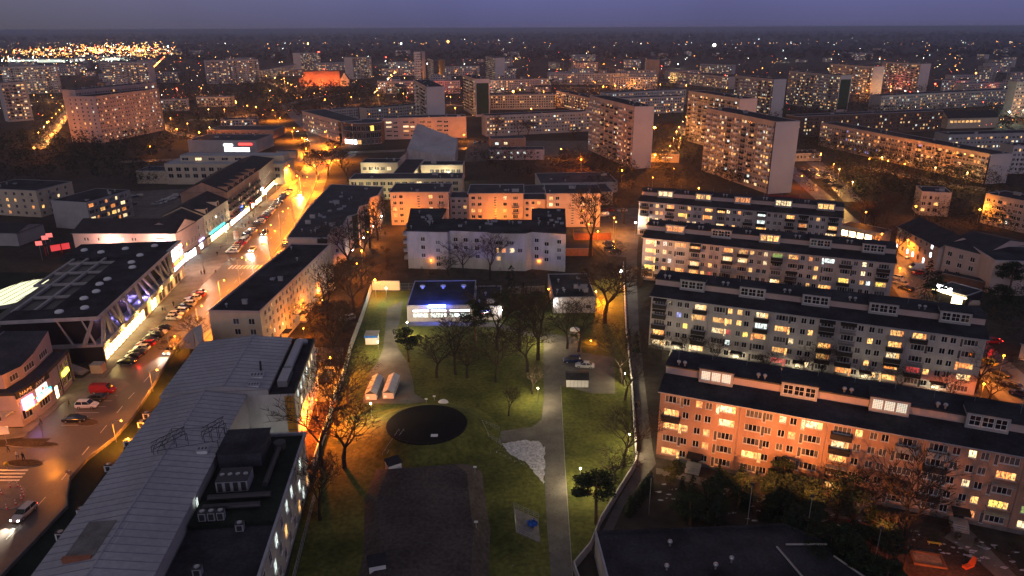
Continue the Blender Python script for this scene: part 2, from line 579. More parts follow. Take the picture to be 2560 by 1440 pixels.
def block(name, label, A, ang, L, D, h, faces, wallm=PLASTER, roofm=TAR, wall_side=None, rim=0.35, indiv=True, group=None,
          balc=(), roof='flat', clutter=0, cat='building', over=0.0, roofh=2.0, z0=0.0, rimm=RIM, base=None):
    """faces = {'f': windows, 'r': ...}; balc = (face, u, z, w, style)"""
    root = thing(name, label, cat, (A[0], A[1], z0), radians(ang), group)
    wall_side = wall_side or {}
    wb = {}
    for fc, LL in (('f', L), ('r', D), ('b', L), ('l', D)):
        m = wall_side.get(fc, wallm)
        b = wb.setdefault('wall', MB())
        M = face_M(fc, L, D)
        ws = faces.get(fc, [])
        wall_grid(b, M, LL, 0, h, [(w[0], w[1], w[2], w[3]) for w in ws], m)
        if base:
            pass
        if indiv:
            put_windows(root, M, ws)
    if not indiv:
        jb = MB()
        for fc, ws in faces.items():
            joined_windows(jb, face_M(fc, L, D), ws)
        if jb.f:
            link('window', jb.mesh('window_rows'), root, kind='stuff')
    link('wall', wb['wall'].mesh('wall'), root)
    for (fc, u, z, w, st) in balc:
        link('balcony', balc_mesh(w, 1.1, st), root, face_M(fc, L, D) @ Matrix.Translation((u, 0, z)))
    r = MB()
    o = over
    if roof == 'flat':
        r.box(-o, -o, h, L + o, D + o, h + 0.12, roofm)
        if rim:
            r.box(-o - 0.02, -o - 0.02, h - 0.02, L + o + 0.02, -o + 0.25, h + rim, rimm)
            r.box(-o - 0.02, D + o - 0.25, h - 0.02, L + o + 0.02, D + o + 0.02, h + rim, rimm)
            r.box(-o - 0.02, -o + 0.25, h - 0.02, -o + 0.25, D + o - 0.25, h + rim, rimm)
            r.box(L + o - 0.25, -o + 0.25, h - 0.02, L + o + 0.02, D + o - 0.25, h + rim, rimm)
    elif roof == 'gable':      # ridge along the length
        e = 0.35
        r.face([(-e, -e, h), (L + e, -e, h), (L + e, D / 2, h + roofh), (-e, D / 2, h + roofh)], roofm)
        r.face([(L + e, D + e, h), (-e, D + e, h), (-e, D / 2, h + roofh), (L + e, D / 2, h + roofh)], roofm)
        r.face([(-e, -e, h - 0.01), (-e, D + e, h - 0.01), (L + e, D + e, h - 0.01), (L + e, -e, h - 0.01)], roofm)
        for x in (0.0, L):
            q = [(x, 0, h), (x, D, h), (x, D / 2, h + roofh - 0.25)]
            r.face(q if x == L else q[::-1], wallm)
        r.box(-e, -e - 0.12, h - 0.08, L + e, -e - 0.01, h + 0.04, rimm)
    elif roof == 'hip':
        e = 0.4
        c = D / 2
        a = [(-e, -e, h), (L + e, -e, h), (L + e, D + e, h), (-e, D + e, h)]
        t0, t1 = (c, c, h + roofh), (L - c, c, h + roofh)
        r.face([a[0], a[1], t1, t0], roofm)
        r.face([a[1], a[2], t1], roofm)
        r.face([a[2], a[3], t0, t1], roofm)
        r.face([a[3], a[0], t0], roofm)
        r.face([a[3], a[2], a[1], a[0]], roofm)
    elif roof == 'shed':
        r.face([(-.3, -.3, h), (L + .3, -.3, h), (L + .3, D + .3, h + roofh), (-.3, D + .3, h + roofh)], roofm)
        r.face([(0, D, h), (L, D, h), (L, D, h + roofh), (0, D, h + roofh)][::-1], wallm)
        r.face([(0, 0, h), (0, D, h), (0, D, h + roofh)][::-1], wallm)
        r.face([(L, 0, h), (L, D, h), (L, D, h + roofh)], wallm)
    ro = link('roof', r.mesh('roof'), root)
    if roof == 'flat' and clutter:
        for i in range(clutter):
            x, y = random.uniform(1, L - 2), random.uniform(1, D - 2)
            k = i % 4
            if k == 0:
                c_ = chim_mesh(random.choice([1.2, 2.0, 2.8]), 0.7, 1.1, PLASTER_GREY)
                link('chimney', c_, ro, (x, y, h + 0.12))
            elif k in (1, 3):
                link('roof_vent', vent_mesh(), ro, (x, y, h + 0.12))
            else:
                link('roof_hatch', chim_mesh(1.1, 1.1, 0.35, RIM), ro, (x, y, h + 0.12))
    return root
CH = {}
def chim_mesh(w, d, hh, m):
    key = (w, d, hh, m.name)
    if key not in CH:
        b = MB()
        b.box(0, 0, 0, w, d, hh, m)
        b.box(-0.07, -0.07, hh, w + 0.07, d + 0.07, hh + 0.1, RIM)
        n = max(1, int(w / 0.5))
        for i in range(n):
            b.box((i + .25) * w / n, d * .3, hh + .1, (i + .65) * w / n, d * .7, hh + .16, DARKM)
        CH[key] = b.mesh('chimney')
    return CH[key]
def vent_mesh():
    if 'v' not in CH:
        b = MB()
        b.lathe([(0.16, 0), (0.16, 0.55), (0.34, 0.6), (0.38, 0.8), (0.28, 1.0), (0.001, 1.08)], 8, STEEL)
        CH['v'] = b.mesh('roof_vent')
    return CH['v']

def grid_wins(L, floors, z1, fh, pat, period, p=0.2, pal='aaawwoc', start=0.6, sc=1.0):
    """pat: list of (offset, w, h, panes, dz)"""
    ws = []
    k = 0
    x = start
    while x + period <= L + 0.3:
        for fl in range(floors):
            for (o, w, h, n, dz) in pat:
                if x + o + w < L - 0.15:
                    ws.append((x + o, z1 + fl * fh + dz, w, h, n, pick(p, pal)))
        x += period
    return ws

# ------------------------------------------------------------------ street lamps
SODIUM, SODIUM_DEEP, WARMW, COOLW, YEL = (1.0, 0.27, 0.018), (1.0, 0.17, 0.012), (1.0, 0.78, 0.42), (0.86, 1.0, 0.72), (1.0, 0.27, 0.016)
LM = {}
def lamp_mats(col, strength):
    key = ('lampglow%02d%02d%02d' % tuple(int(c * 99) for c in col)) + str(int(strength))
    return emis(key, col, strength, sample=False)
def lamp_parts(h, style, col, glow, size):
    key = (round(h, 1), style, col, glow, round(size, 2))
    if key in LM:
        return LM[key]
    p, a, g = MB(), MB(), MB()
    gm = lamp_mats(col, glow)
    if style == 'arm':
        p.tube((0, 0, 0), (0, 0, h - 0.2), 0.10, 0.06, 7, STEEL)
        a.tube((0, 0, h - 0.25), (0.6, 0, h + 0.05), 0.045, 0.04, 5, STEEL)
        a.tube((0.6, 0, h + 0.05), (1.5, 0, h + 0.15), 0.04, 0.035, 5, STEEL)
        a.box(1.35, -0.16, h + 0.12, 2.1, 0.16, h + 0.26, STEEL)
        g.ball((1.75, 0, h + 0.08), size, gm)
        lp = (1.75, 0, h - size - 0.12)
    elif style == 'post':
        p.tube((0, 0, 0), (0, 0, h - 0.25), 0.07, 0.045, 7, STEEL)
        a.lathe([(0.05, h - 0.28), (0.12, h - 0.2), (0.12, h - 0.16), (0.001, h - 0.15)], 7, STEEL)
        g.ball((0, 0, h), size, gm)
        lp = (0, 0, h + size + 0.1)
    elif style == 'flood':   # closed housing, light only from its front (+y)
        p.tube((0, 0, 0), (0, 0, h - 0.2), 0.06, 0.05, 6, STEEL)
        a.box(-.3, -.2, h - .2, .3, .1, h + .2, DARKM)
        g.box(-.26, .1, h - .16, .26, .13, h + .16, gm)
        lp = (0, .4, h)
    else:  # wall lamp: bracket pointing along +x
        p.box(0, -0.08, h - 0.1, 0.05, 0.08, h + 0.1, STEEL)
        a.tube((0.05, 0, h), (0.4, 0, h + 0.05), 0.03, 0.03, 5, STEEL)
        g.ball((0.5, 0, h), size, gm)
        lp = (0.5 + size + 0.25, 0, h - size)
    LM[key] = (p.mesh('pole'), a.mesh('arm'), g.mesh('lamp_glass'), lp)
    return LM[key]
LD = {}
POW = {'arm': 11.0, 'post': 5.0, 'flood': 1.0, 'wall': 1.0}
def lamp(px, py, h, col, power, label, style='arm', rz=0.0, glow=30, size=0.22, group='street lamps', world=None, radius=0.3, cut=False):
    if world:
        hx, hy = world
    else:
        hx, hy = XY(px, py, h)
    pm, am, gm, lp = lamp_parts(h, style, col, glow, size)
    off = 1.75 if style == 'arm' else (0.5 if style == 'wall' else 0.0)
    x, y = hx - cos(rz) * off, hy - sin(rz) * off
    nm = {'arm': 'street_lamp', 'post': 'park_lamp', 'flood': 'flood_lamp', 'wall': 'wall_lamp'}[style]
    t = thing(nm, label, 'lamp', (x, y, 0), rz, group)
    link('pole' if style != 'wall' else 'bracket', pm, t)
    link({'arm': 'arm', 'post': 'collar', 'flood': 'housing'}.get(style, 'arm'), am, t)
    link('lamp_glass', gm, t)
    if power > 0:
        key = (col, power, radius, style, cut)
        if key not in LD:
            l = bpy.data.lights.new('lamp_light', 'SPOT' if style == 'arm' or cut else 'POINT')
            l.color = col
            l.energy = power * POW[style]
            l.shadow_soft_size = radius
            if cut:
                l.spot_size = radians(166)
                l.spot_blend = 0.3
            if style == 'arm':
                l.spot_size = radians(158)
                l.spot_blend = 0.55
            LD[key] = l
        o = bpy.data.objects.new('lamp_light', LD[key])
        C.objects.link(o)
        o.parent = t
        o.location = lp if not cut else (0, 0, lp[2] - size * 2 - .3)
    return t

# ------------------------------------------------------------------ cars
PAINTS = {
    'black': (0.010, 0.010, 0.012), 'dark grey': (0.05, 0.05, 0.055), 'silver': (0.42, 0.42, 0.44), 'white': (0.70, 0.70, 0.70),
    'red': (0.38, 0.015, 0.012), 'dark blue': (0.012, 0.02, 0.075), 'grey': (0.16, 0.16, 0.17), 'yellow': (0.6, 0.45, 0.05), 'beige': (0.38, 0.32, 0.24)}
def carpaint(c):
    return mat('car_paint_' + c.replace(' ', '_'), PAINTS[c], 0.25, 0.0, metal=0.2, spec=0.7)
CARGLASS = mat('car_glass', (0.008, 0.008, 0.010), 0.06, 0.0, spec=0.8)
TYRE = mat('tyre_rubber', (0.012, 0.012, 0.012), 0.8, 0.0)
HUB = mat('wheel_hub', (0.45, 0.45, 0.46), 0.35, 0.0, metal=0.6)
HEADOFF = mat('headlight_clear', (0.55, 0.55, 0.56), 0.15, 0.0, spec=0.8)
TAILOFF = mat('tail_light_red', (0.30, 0.01, 0.01), 0.25, 0.0)
HEADON = emis('headlight_lit', (1.0, 0.93, 0.78), 60)
TAILON = emis('tail_light_lit', (1.0, 0.03, 0.02), 14)
CARS = {}
CSPEC = {  # length, width, height, belt, bonnet end, windscreen top, rear glass top, rear deck start
    'hatchback': (4.0, 1.72, 1.48, 0.92, 1.05, 1.75, 3.45, 3.85),
    'saloon': (4.6, 1.78, 1.44, 0.92, 1.25, 2.0, 3.3, 3.95),
    'estate': (4.6, 1.78, 1.50, 0.94, 1.2, 1.95, 4.15, 4.5),
    'suv': (4.5, 1.85, 1.70, 1.02, 1.15, 1.85, 4.0, 4.35),
    'van': (5.2, 1.98, 2.10, 1.10, 0.75, 1.45, 5.05, 5.15)}
def loft(b, secs, m, mtop=None, cap=True):
    n = len(secs[0])
    k = len(b.v)
    for s in secs:
        b.v.extend(s)
    for a in range(len(secs) - 1):
        for i in range(n):
            j = (i + 1) % n
            b.f.append((k + a * n + i, k + (a + 1) * n + i, k + (a + 1) * n + j, k + a * n + j))
            b.m.append(b.slot(m))
    if cap:
        b.f.append(tuple(k + i for i in range(n)))
        b.m.append(b.slot(m))
        b.f.append(tuple(k + (len(secs) - 1) * n + i for i in range(n - 1, -1, -1)))
        b.m.append(b.slot(m))
def car_meshes(kind, colour):
    key = (kind, colour)
    if key in CARS:
        return CARS[key]
    L, Wd, H, belt, bon, wt, rt, rd = CSPEC[kind]
    pm = carpaint(colour)
    hw = Wd / 2
    b = MB()
    def sec(x, zb, zt, w, shoulder=0.10):
        return [(x, -w * .92, zb), (x, -w, zb + .18), (x, -w, zt - shoulder), (x, -w + .10, zt), (x, w - .10, zt), (x, w, zt - shoulder), (x, w, zb + .18), (x, w * .92, zb)]
    nose = 0.62 if kind != 'van' else 0.85
    tail = 0.82 if kind == 'saloon' else belt
    loft(b, [sec(0.0, .32, nose, hw * .80), sec(.14, .22, nose + .08, hw * .93), sec(.6, .2, (nose + belt) / 2 + .06, hw), sec(bon, .2, belt, hw), sec(L * .5, .2, belt, hw),
             sec(rd - .1, .2, belt, hw), sec(L - .12, .24, belt - .06 if kind == 'saloon' else belt, hw * .95), sec(L, .34, tail - .12, hw * .86)], pm)
    # roof panel and pillars
    rw = hw * .76
    gw = hw * .93
    g = MB()
    rr = H
    wtx = wt
    pts = lambda x, z, w: (x, w, z)
    A = [(bon, -gw, belt - .01), (bon, gw, belt - .01), (rd, gw, belt - .01), (rd, -gw, belt - .01)]
    T = [(wtx, -rw, rr - .05), (wtx, rw, rr - .05), (rt, rw, rr - .06), (rt, -rw, rr - .06)]
    g.face([A[1], A[0], T[0], T[1]], CARGLASS)
    g.face([A[3], A[2], T[2], T[3]], CARGLASS if kind != 'van' else pm)
    g.face([A[0], A[3], T[3], T[0]], CARGLASS if kind != 'van' else pm)
    g.face([A[2], A[1], T[1], T[2]], CARGLASS if kind != 'van' else pm)
    # roof skin, proud of the glass
    b.face([(wtx - .03, -rw - .01, rr - .045), (rt + .02, -rw - .01, rr - .05), (rt, -rw * .7, rr), (wtx + .1, -rw * .7, rr)], pm)
    b.face([(wtx + .1, -rw * .7, rr), (rt, -rw * .7, rr), (rt, rw * .7, rr), (wtx + .1, rw * .7, rr)], pm)
    b.face([(wtx + .1, rw * .7, rr), (rt, rw * .7, rr), (rt + .02, rw + .01, rr - .05), (wtx - .03, rw + .01, rr - .045)], pm)
    b.face([(wtx - .03, rw + .01, rr - .045), (wtx - .03, -rw - .01, rr - .045), (wtx + .1, -rw * .7, rr), (wtx + .1, rw * .7, rr)], pm)
    b.face([(rt + .02, -rw - .01, rr - .05), (rt + .02, rw + .01, rr - .05), (rt, rw * .7, rr), (rt, -rw * .7, rr)], pm)
    for s in (-1, 1):
        for (x0, x1) in ((bon, wtx), (rd, rt), ((bon + rd) / 2 + .05, (wtx + rt) / 2)):
            p0, p1 = Vector((x0, s * (gw + .006), belt)), Vector((x1, s * (rw + .006), rr - .05))
            d = .05
            q = [(p0.x - d, p0.y, p0.z), (p0.x + d, p0.y, p0.z), (p1.x + d, p1.y, p1.z), (p1.x - d, p1.y, p1.z)]
            b.face(q if s < 0 else q[::-1], pm)
    w = MB()
    w.tube((0, -.1, 0), (0, .1, 0), .32, .32, 12, TYRE, cap=True)
    for s in (-1, 1):
        k = len(w.v)
        q = [(cos(t) * .2, s * .104, sin(t) * .2) for t in [2 * pi * i / 8 for i in range(8)]]
        w.face(q if s < 0 else q[::-1], HUB)
    hl, tl = {}, {}
    for on in (0, 1):
        h_ = MB()
        h_.box(-.02, -.16, -.07, .12, .16, .08, HEADON if on else HEADOFF)
        hl[on] = h_.mesh('headlight')
        t_ = MB()
        t_.box(-.10, -.13, -.10, .02, .13, .12, TAILON if on else TAILOFF)
        tl[on] = t_.mesh('tail_light')
    CARS[key] = (b.mesh('body'), g.mesh('windows'), w.mesh('wheel'), hl, tl)
    return CARS[key]
def car(x, y, rz, kind, colour, label, group=None, lights=0, detail=True, tail=0):
    L, Wd, H, belt = CSPEC[kind][:4]
    bm, gm, wm, hl, tl = car_meshes(kind, colour)
    nm = {'van': 'parked_van', 'suv': 'parked_car'}.get(kind, 'parked_car')
    if lights:
        nm = 'moving_car'
    t = thing(nm, label, 'van' if kind == 'van' else 'car', (x, y, 0.03), rz, group)
    o = Matrix.Translation((-L / 2, 0, 0))
    link('body', bm, t, o)
    link('windows', gm, t, o)
    if detail:
        for wx in (.19 * L, .80 * L):
            for s in (-1, 1):
                link('wheel', wm, t, o @ Matrix.Translation((wx, s * (Wd / 2 - .08), .32)))
        nose = 0.56 if kind != 'van' else 0.78
        for s in (-1, 1):
            link('headlight', hl[lights], t, o @ Matrix.Translation((0.02, s * Wd * .34, nose)))
            link('tail_light', tl[1 if (lights or tail) else 0], t, o @ Matrix.Translation((L, s * Wd * .36, belt - .18)))
    if lights:
        if 'hl' not in LD:
            l = bpy.data.lights.new('headlight_beam', 'SPOT')
            l.color = (1.0, 0.88, 0.66)
            l.energy = 5200
            l.spot_size = radians(58)
            l.spot_blend = 0.8
            l.shadow_soft_size = 0.1
            LD['hl'] = l
        for s in (-1, 1):
            sp = bpy.data.objects.new('headlight_beam', LD['hl'])
            C.objects.link(sp)
            sp.parent = t
            sp.matrix_local = Matrix.Translation((-L / 2 - .15, s * Wd * .34, .62)) @ Matrix.Rotation(pi, 4, 'Z') @ Matrix.Rotation(radians(-90 + 9), 4, 'Y')
    return t
def rnd_car():
    k = random.choice(['hatchback', 'hatchback', 'saloon', 'estate', 'suv'])
    c = random.choice(['black', 'dark grey', 'silver', 'silver', 'white', 'white', 'dark blue', 'red', 'grey', 'black', 'beige'])
    return k, c

# ------------------------------------------------------------------ trees
def bare_tree(seed, H=10.0, spread=1.0, trunk_h=0.3, lev=5):
    R = random.Random(seed)
    t, c = MB(), MB()
    def grow(p, d, L, r, level):
        n = 2 if level < 3 else 1
        q = p.copy()
        dd = d.copy()
        for i in range(n):
            q2 = q + dd * (L / n)
            if level <= 1:
                t.tube(q, q2, r, r * .78, 6, BARK)
            elif level <= 3:
                c.tube(q, q2, r, r * .75, 4, BARK)
            else:
                c.tube(q, q2, max(r, .030), max(r * .6, .018), 3, TWIG)
            q = q2
            r *= .84
            dd = (dd + Vector((R.uniform(-.22, .22), R.uniform(-.22, .22), R.uniform(-.02, .16)))).normalized()
            if level >= 1 and level < lev and R.random() < .62:
                s = (dd + Vector((R.uniform(-1, 1), R.uniform(-1, 1), R.uniform(-.1, .5))) * .9).normalized()
                grow(q, s, L * .6, r * .55, level + 2 if level + 2 <= lev else lev)
        if level >= lev:
            return
        k = R.choice([3, 3, 4]) if level < 3 else R.choice([2, 3, 3])
        a0 = R.uniform(0, 6.28)
        for i in range(k):
            a = a0 + i * 2 * pi / k + R.uniform(-.4, .4)
            sp = (.55 if level == 0 else .75) * spread
            s = Vector((cos(a) * sp, sin(a) * sp, 0)) + dd * R.uniform(.7, 1.1)
            s.normalize()
            grow(q, s, L * R.uniform(.66, .86), r * .68, level + 1)
    grow(Vector((0, 0, 0)), Vector((R.uniform(-.06, .06), R.uniform(-.06, .06), 1)).normalized(), H * trunk_h, .026 * H, 0)
    return t.mesh('trunk'), c.mesh('crown')
def leafcloud(b, R, c, rad, n, size, m, flat=1.0):
    for i in range(n):
        while True:
            p = Vector((R.uniform(-1, 1), R.uniform(-1, 1), R.uniform(-1, 1)))
            if .25 < p.length < 1:
                break
        p = Vector((p.x * rad, p.y * rad, p.z * rad * flat)) + Vector(c)
        u = Vector((R.uniform(-1, 1), R.uniform(-1, 1), R.uniform(-.6, .6))).normalized()
        v = u.cross(Vector((R.uniform(-1, 1), R.uniform(-1, 1), R.uniform(-1, 1)))).normalized()
        s = size * R.uniform(.5, 1.3)
        b.face([p - u * s, p + v * s * .5, p + u * s, p - v * s * .5], m)
def pine_tree(seed, H=12.0):
    R = random.Random(seed)
    t, c = MB(), MB()
    p = Vector((0, 0, 0))
    lean = Vector((R.uniform(-.06, .06), R.uniform(-.06, .06), 1)).normalized()
    top = lean * H * .86
    t.tube((0, 0, 0), lean * H * .5, .022 * H, .016 * H, 7, BARKP)
    t.tube(lean * H * .5, top, .016 * H, .006 * H, 6, BARKP)
    for i in range(15):
        f = R.uniform(.45, .95)
        a = R.uniform(0, 6.28)
        base = lean * H * .86 * f
        Lb = H * R.uniform(.14, .30) * (1.15 - .55 * (f - .45) / .5)
        e = base + Vector((cos(a) * Lb, sin(a) * Lb, Lb * R.uniform(.05, .5)))
        t.tube(base, e, .006 * H, .003 * H, 4, BARKP)
        leafcloud(c, R, e, H * R.uniform(.075, .12), 130, .26, NEEDLE, .55)
        leafcloud(c, R, (base + e) / 2 + Vector((0, 0, .2)), H * .06, 45, .22, NEEDLE, .6)
    leafcloud(c, R, top, H * .12, 160, .26, NEEDLE, .7)
    return t.mesh('trunk'), c.mesh('crown')
def spruce_tree(seed, H=12.0, slim=0.24):
    R = random.Random(seed)
    t, c = MB(), MB()
    t.tube((0, 0, 0), (0, 0, H * .95), .014 * H, .003 * H, 6, BARKP)
    k = int(H * 1.6)
    for i in range(k):
        f = i / k
        z = H * (.08 + .88 * f)
        r = H * slim * (1 - f) ** .8 + .15
        for j in range(int(9 + 22 * (1 - f))):
            a = R.uniform(0, 6.28)
            rr = r * R.uniform(.35, 1.05)
            p = Vector((cos(a) * rr, sin(a) * rr, z - rr * .35 + R.uniform(-.2, .2)))
            o = Vector((cos(a), sin(a), -.45)).normalized()
            s = Vector((-sin(a), cos(a), R.uniform(-.2, .2)))
            q = R.uniform(.3, .6)
            c.face([p - o * q, p + s * q * .45, p + o * q, p - s * q * .45], SPRUCE)
    return t.mesh('trunk'), c.mesh('crown')
def shrub_mesh(seed, r=1.0, m=None):
    R = random.Random(seed)
    b = MB()
    leafcloud(b, R, (0, 0, r * .6), r, 140, .16, m or HEDGE, .75)
    return b.mesh('foliage')
TREES = {}
def tree_lib():
    for i in range(6):
        TREES['bare%d' % i] = bare_tree(11 + i, 10.0, [1, .8, 1.15, .9, 1.05, .7][i], [.26, .34, .22, .3, .36, .3][i], 5)
    for i in range(4):
        TREES['pine%d' % i] = pine_tree(50 + i)
    for i in range(2):
        TREES['spruce%d' % i] = spruce_tree(80 + i)
    TREES['thuja0'] = spruce_tree(90, 6.0, .16)
tree_lib()
def tree(kind, x, y, H, label, group=None, rz=None, sx=1.0):
    tm, cm = TREES[kind]
    base = {'bare': 10.0, 'pine': 12.0, 'spru': 12.0, 'thuj': 6.0}[kind[:4]]
    nm = {'bare': 'bare_tree', 'pine': 'pine_tree', 'spru': 'spruce_tree', 'thuj': 'thuja_shrub'}[kind[:4]]
    s = H / base
    t = thing(nm, label, 'tree', (x, y, 0), random.uniform(0, 6.28) if rz is None else rz, group)
    t.scale = (s * sx, s * sx, s)
    link('trunk', tm, t)
    link('crown', cm, t)
    return t
# ------------------------------------------------------------------ ground, roads, paths
def sheet(name, pts, z, m, kind='structure', world=False, label=None, cat=None, thick=0.0):
    b = MB()
    poly = pts if world else [XY(*p) for p in pts]
    if thick:
        b.prism(poly, z - thick, z, m)
    else:
        tris = tessellate_polygon([[Vector((p[0], p[1], 0)) for p in poly]])
        for t in tris:
            q = [poly[i] for i in t]
            cr_ = (q[1][0] - q[0][0]) * (q[2][1] - q[0][1]) - (q[1][1] - q[0][1]) * (q[2][0] - q[0][0])
            if cr_ < 0:
                q = q[::-1]
            b.face([(p[0], p[1], z) for p in q], m)
    if kind:
        return link(name, b.mesh(name), kind=kind)
    return solo(name, b, label, cat)

g = MB()
rings = [0, 150, 600, 2000, 6000, 14000, 30000]
n = 48
for i in range(1, len(rings)):
    for j in range(n):
        a, c = 2 * pi * j / n, 2 * pi * (j + 1) / n
        r0, r1 = rings[i - 1], rings[i]
        q = [(r0 * cos(a), r0 * sin(a), 0), (r1 * cos(a), r1 * sin(a), 0), (r1 * cos(c), r1 * sin(c), 0), (r0 * cos(c), r0 * sin(c), 0)]
        g.face(q if r0 else q[1:] + [], GROUND)
structure('ground', g)

def strip(pts, w):
    """polygon along a centre line of world points, w = width (or list)"""
    ws = w if isinstance(w, (list, tuple)) else [w] * len(pts)
    l, r = [], []
    for i, p in enumerate(pts):
        a, c = pts[max(0, i - 1)], pts[min(len(pts) - 1, i + 1)]
        d = Vector((c[0] - a[0], c[1] - a[1])).normalized()
        nrm = Vector((-d.y, d.x)) * ws[i] / 2
        l.append((p[0] + nrm.x, p[1] + nrm.y))
        r.append((p[0] - nrm.x, p[1] - nrm.y))
    return r + l[::-1]
def strip_mesh(b, pts, w, z, m):
    q = strip(pts, w)
    k = len(pts)
    for i in range(k - 1):
        b.face([(*q[i], z), (*q[i + 1], z), (*q[2 * k - 2 - i], z), (*q[2 * k - 1 - i], z)], m)
def road(name, pts, w, z=0.02, m=ASPHALT):
    b = MB()
    strip_mesh(b, pts, w, z, m)
    return structure(name, b)
def marks(name, pts, dash, gap, w=0.14, z=0.045):
    b = MB()
    for i in range(len(pts) - 1):
        a, c = Vector(pts[i]), Vector(pts[i + 1])
        L = (c - a).length
        d = (c - a) / L
        s = 0
        while s < L:
            p, q = a + d * s, a + d * min(L, s + dash)
            nn = Vector((-d.y, d.x)) * w / 2
            b.face([(*(p - nn), z), (*(q - nn), z), (*(q + nn), z), (*(p + nn), z)], PAINT)
            s += dash + gap
    return structure(name, b)
def kerb(name, pts, z1=0.12, w=0.18):
    b = MB()
    q = strip(pts, w)
    k = len(pts)
    for i in range(k - 1):
        a, c, d, e = q[i], q[i + 1], q[2 * k - 2 - i], q[2 * k - 1 - i]
        b.face([(*a, z1), (*c, z1), (*d, z1), (*e, z1)], KERB)
        b.face([(*a, 0), (*c, 0), (*c, z1), (*a, z1)], KERB)
        b.face([(*d, 0), (*e, 0), (*e, z1), (*d, z1)], KERB)
    return structure(name, b)
def off(pts, d):
    o = []
    for i, p in enumerate(pts):
        a, c = pts[max(0, i - 1)], pts[min(len(pts) - 1, i + 1)]
        t = Vector((c[0] - a[0], c[1] - a[1])).normalized()
        o.append((p[0] - t.y * d, p[1] + t.x * d))
    return o

# the shopping street, from the junction at the bottom left up to the roundabout and beyond it to the left
STREET = [(-79, 40), (-79.5, 70), (-81, 110), (-84, 140), (-85.5, 165), (-87, 200), (-90, 235), (-95, 290), (-104, 350), (-113, 400), (-119, 440)]
road('street', STREET, 11.5)
marks('road_markings', STREET[:-1], 3.0, 5.0)
marks('road_markings', off(STREET[2:-1], -5.2), 6.0, 0.01, 0.10)
UP = [(-124, 478), (-140, 530), (-155, 575), (-182, 640), (-215, 720), (-240, 790), (-230, 880), (-190, 960)]
road('street', UP, [16, 14, 13, 13, 12, 12, 12, 12])
marks('road_markings', UP, 4.0, 6.0, 0.2)
structure('street', (lambda b: (b.lathe([(0.01, 0.03), (24, 0.03)], 40, ASPHALT, (-123, 459)), b)[1])(MB()))
b = MB()
b.lathe([(9.6, 0.0), (9.6, 0.22), (9.0, 0.24)], 40, KERB, (-123, 459))
b.lathe([(9.0, 0.24), (6.5, 0.9), (3.0, 1.5), (0.01, 1.7)], 40, DIRT, (-123, 459))
structure('roundabout_island', b)
road('street', [(-114, 470), (-60, 482), (0, 492), (55, 500)], 9, 0.026)
road('street', [(-130, 465), (-190, 452), (-240, 440)], 9, 0.026)
# pavement west of the street, broad in front of the shops; parking lane between
sheet('pavement', [(-99.6, 150), (-98.6, 158), (-106.6, 222), (-110, 226), (-112.3, 237), (-113, 256), (-116.8, 352), (-119, 380), (-124, 412), (-114.5, 396), (-112.6, 352), (-106.8, 300), (-103.0, 250), (-99.5, 240), (-98.6, 228), (-97.6, 206), (-95.6, 157), (-94.5, 150)], 0.10, PAVE, world=True, thick=0.1)
sheet('parking_strip', [(-94.5, 148), (-95.7, 157), (-97.7, 206), (-99.6, 240), (-103.1, 250), (-106.9, 300), (-112.7, 352), (-117, 400), (-110, 400), (-103, 350), (-93, 290), (-88, 235), (-84.5, 150)], 0.012, ASPHALT, world=True)
kerb('kerb', off(STREET[2:], -6.2))
sheet('pavement', off(STREET[2:], -6.3) + off(STREET[2:], -10.5)[::-1], 0.09, PAVE, world=True, thick=0.09)
# junction with its islands and the forecourt by the repair shop building
sheet('junction', [(-82, 60), (-82, 126), (-90.5, 127), (-92, 121), (-104, 121), (-150, 100), (-150, 60)], 0.024, ASPHALT, world=True)
sheet('pavement', [(-99.5, 128), (-101.5, 150), (-91, 150), (-86.5, 146.5), (-88, 141), (-97.5, 139), (-97, 124.5), (-110, 121.5), (-110, 127.5)], 0.06, PAVE, world=True, thick=0.06)
sheet('forecourt', [(-97, 124), (-97.3, 139.5), (-88.4, 141.5), (-86.2, 128), (-88.4, 124)], 0.03, ASPHALT, world=True)
def island(poly, m=PAVE, world=False, mtop=None):
    q = poly if world else [XY(*p) for p in poly]
    b = MB()
    b.prism(q, 0.0, 0.16, KERB, mtop or m)
    structure('traffic_island', b)
def ellipse(cx, cy, rx, ry, n=20, a0=0.0):
    return [(cx + rx * cos(2 * pi * i / n + a0), cy + ry * sin(2 * pi * i / n + a0)) for i in range(n)]
island(ellipse(216, 1057, 30, 9), mtop=DIRT)
island(ellipse(80, 1112, 66, 7), mtop=DIRT)
island(ellipse(62, 1159, 46, 9), mtop=DIRT)
island(ellipse(20, 1240, 50, 34), mtop=PAVE)
b = MB()
for i in range(6):   # zebra crossing at the junction
    y = 1174 + i * 8.4
    x0, x1 = -20, 72 - i * 7.2
    q = [XY(x0, y + 4), XY(x1 - 3, y + 4), XY(x1, y), XY(x0, y)]
    b.face([(*p, 0.05) for p in q], PAINT)
structure('zebra_crossing', b)
b = MB()
for i in range(6):   # zebra crossing over the street near the corner shops
    q = [XY(*p) for p in ((478 + i * 12, 655 - i * 1), (484 + i * 12, 655 - i), (520 + i * 12, 632 - i), (514 + i * 12, 632 - i))]
for i in range(9):
    y = 236.5 + i * 0.0
    x = -95.8 + i * 1.25
    b.face([(x, 230.5, 0.05), (x + .6, 230.5, 0.05), (x + .6, 234.5, 0.05), (x, 234.5, 0.05)], PAINT)
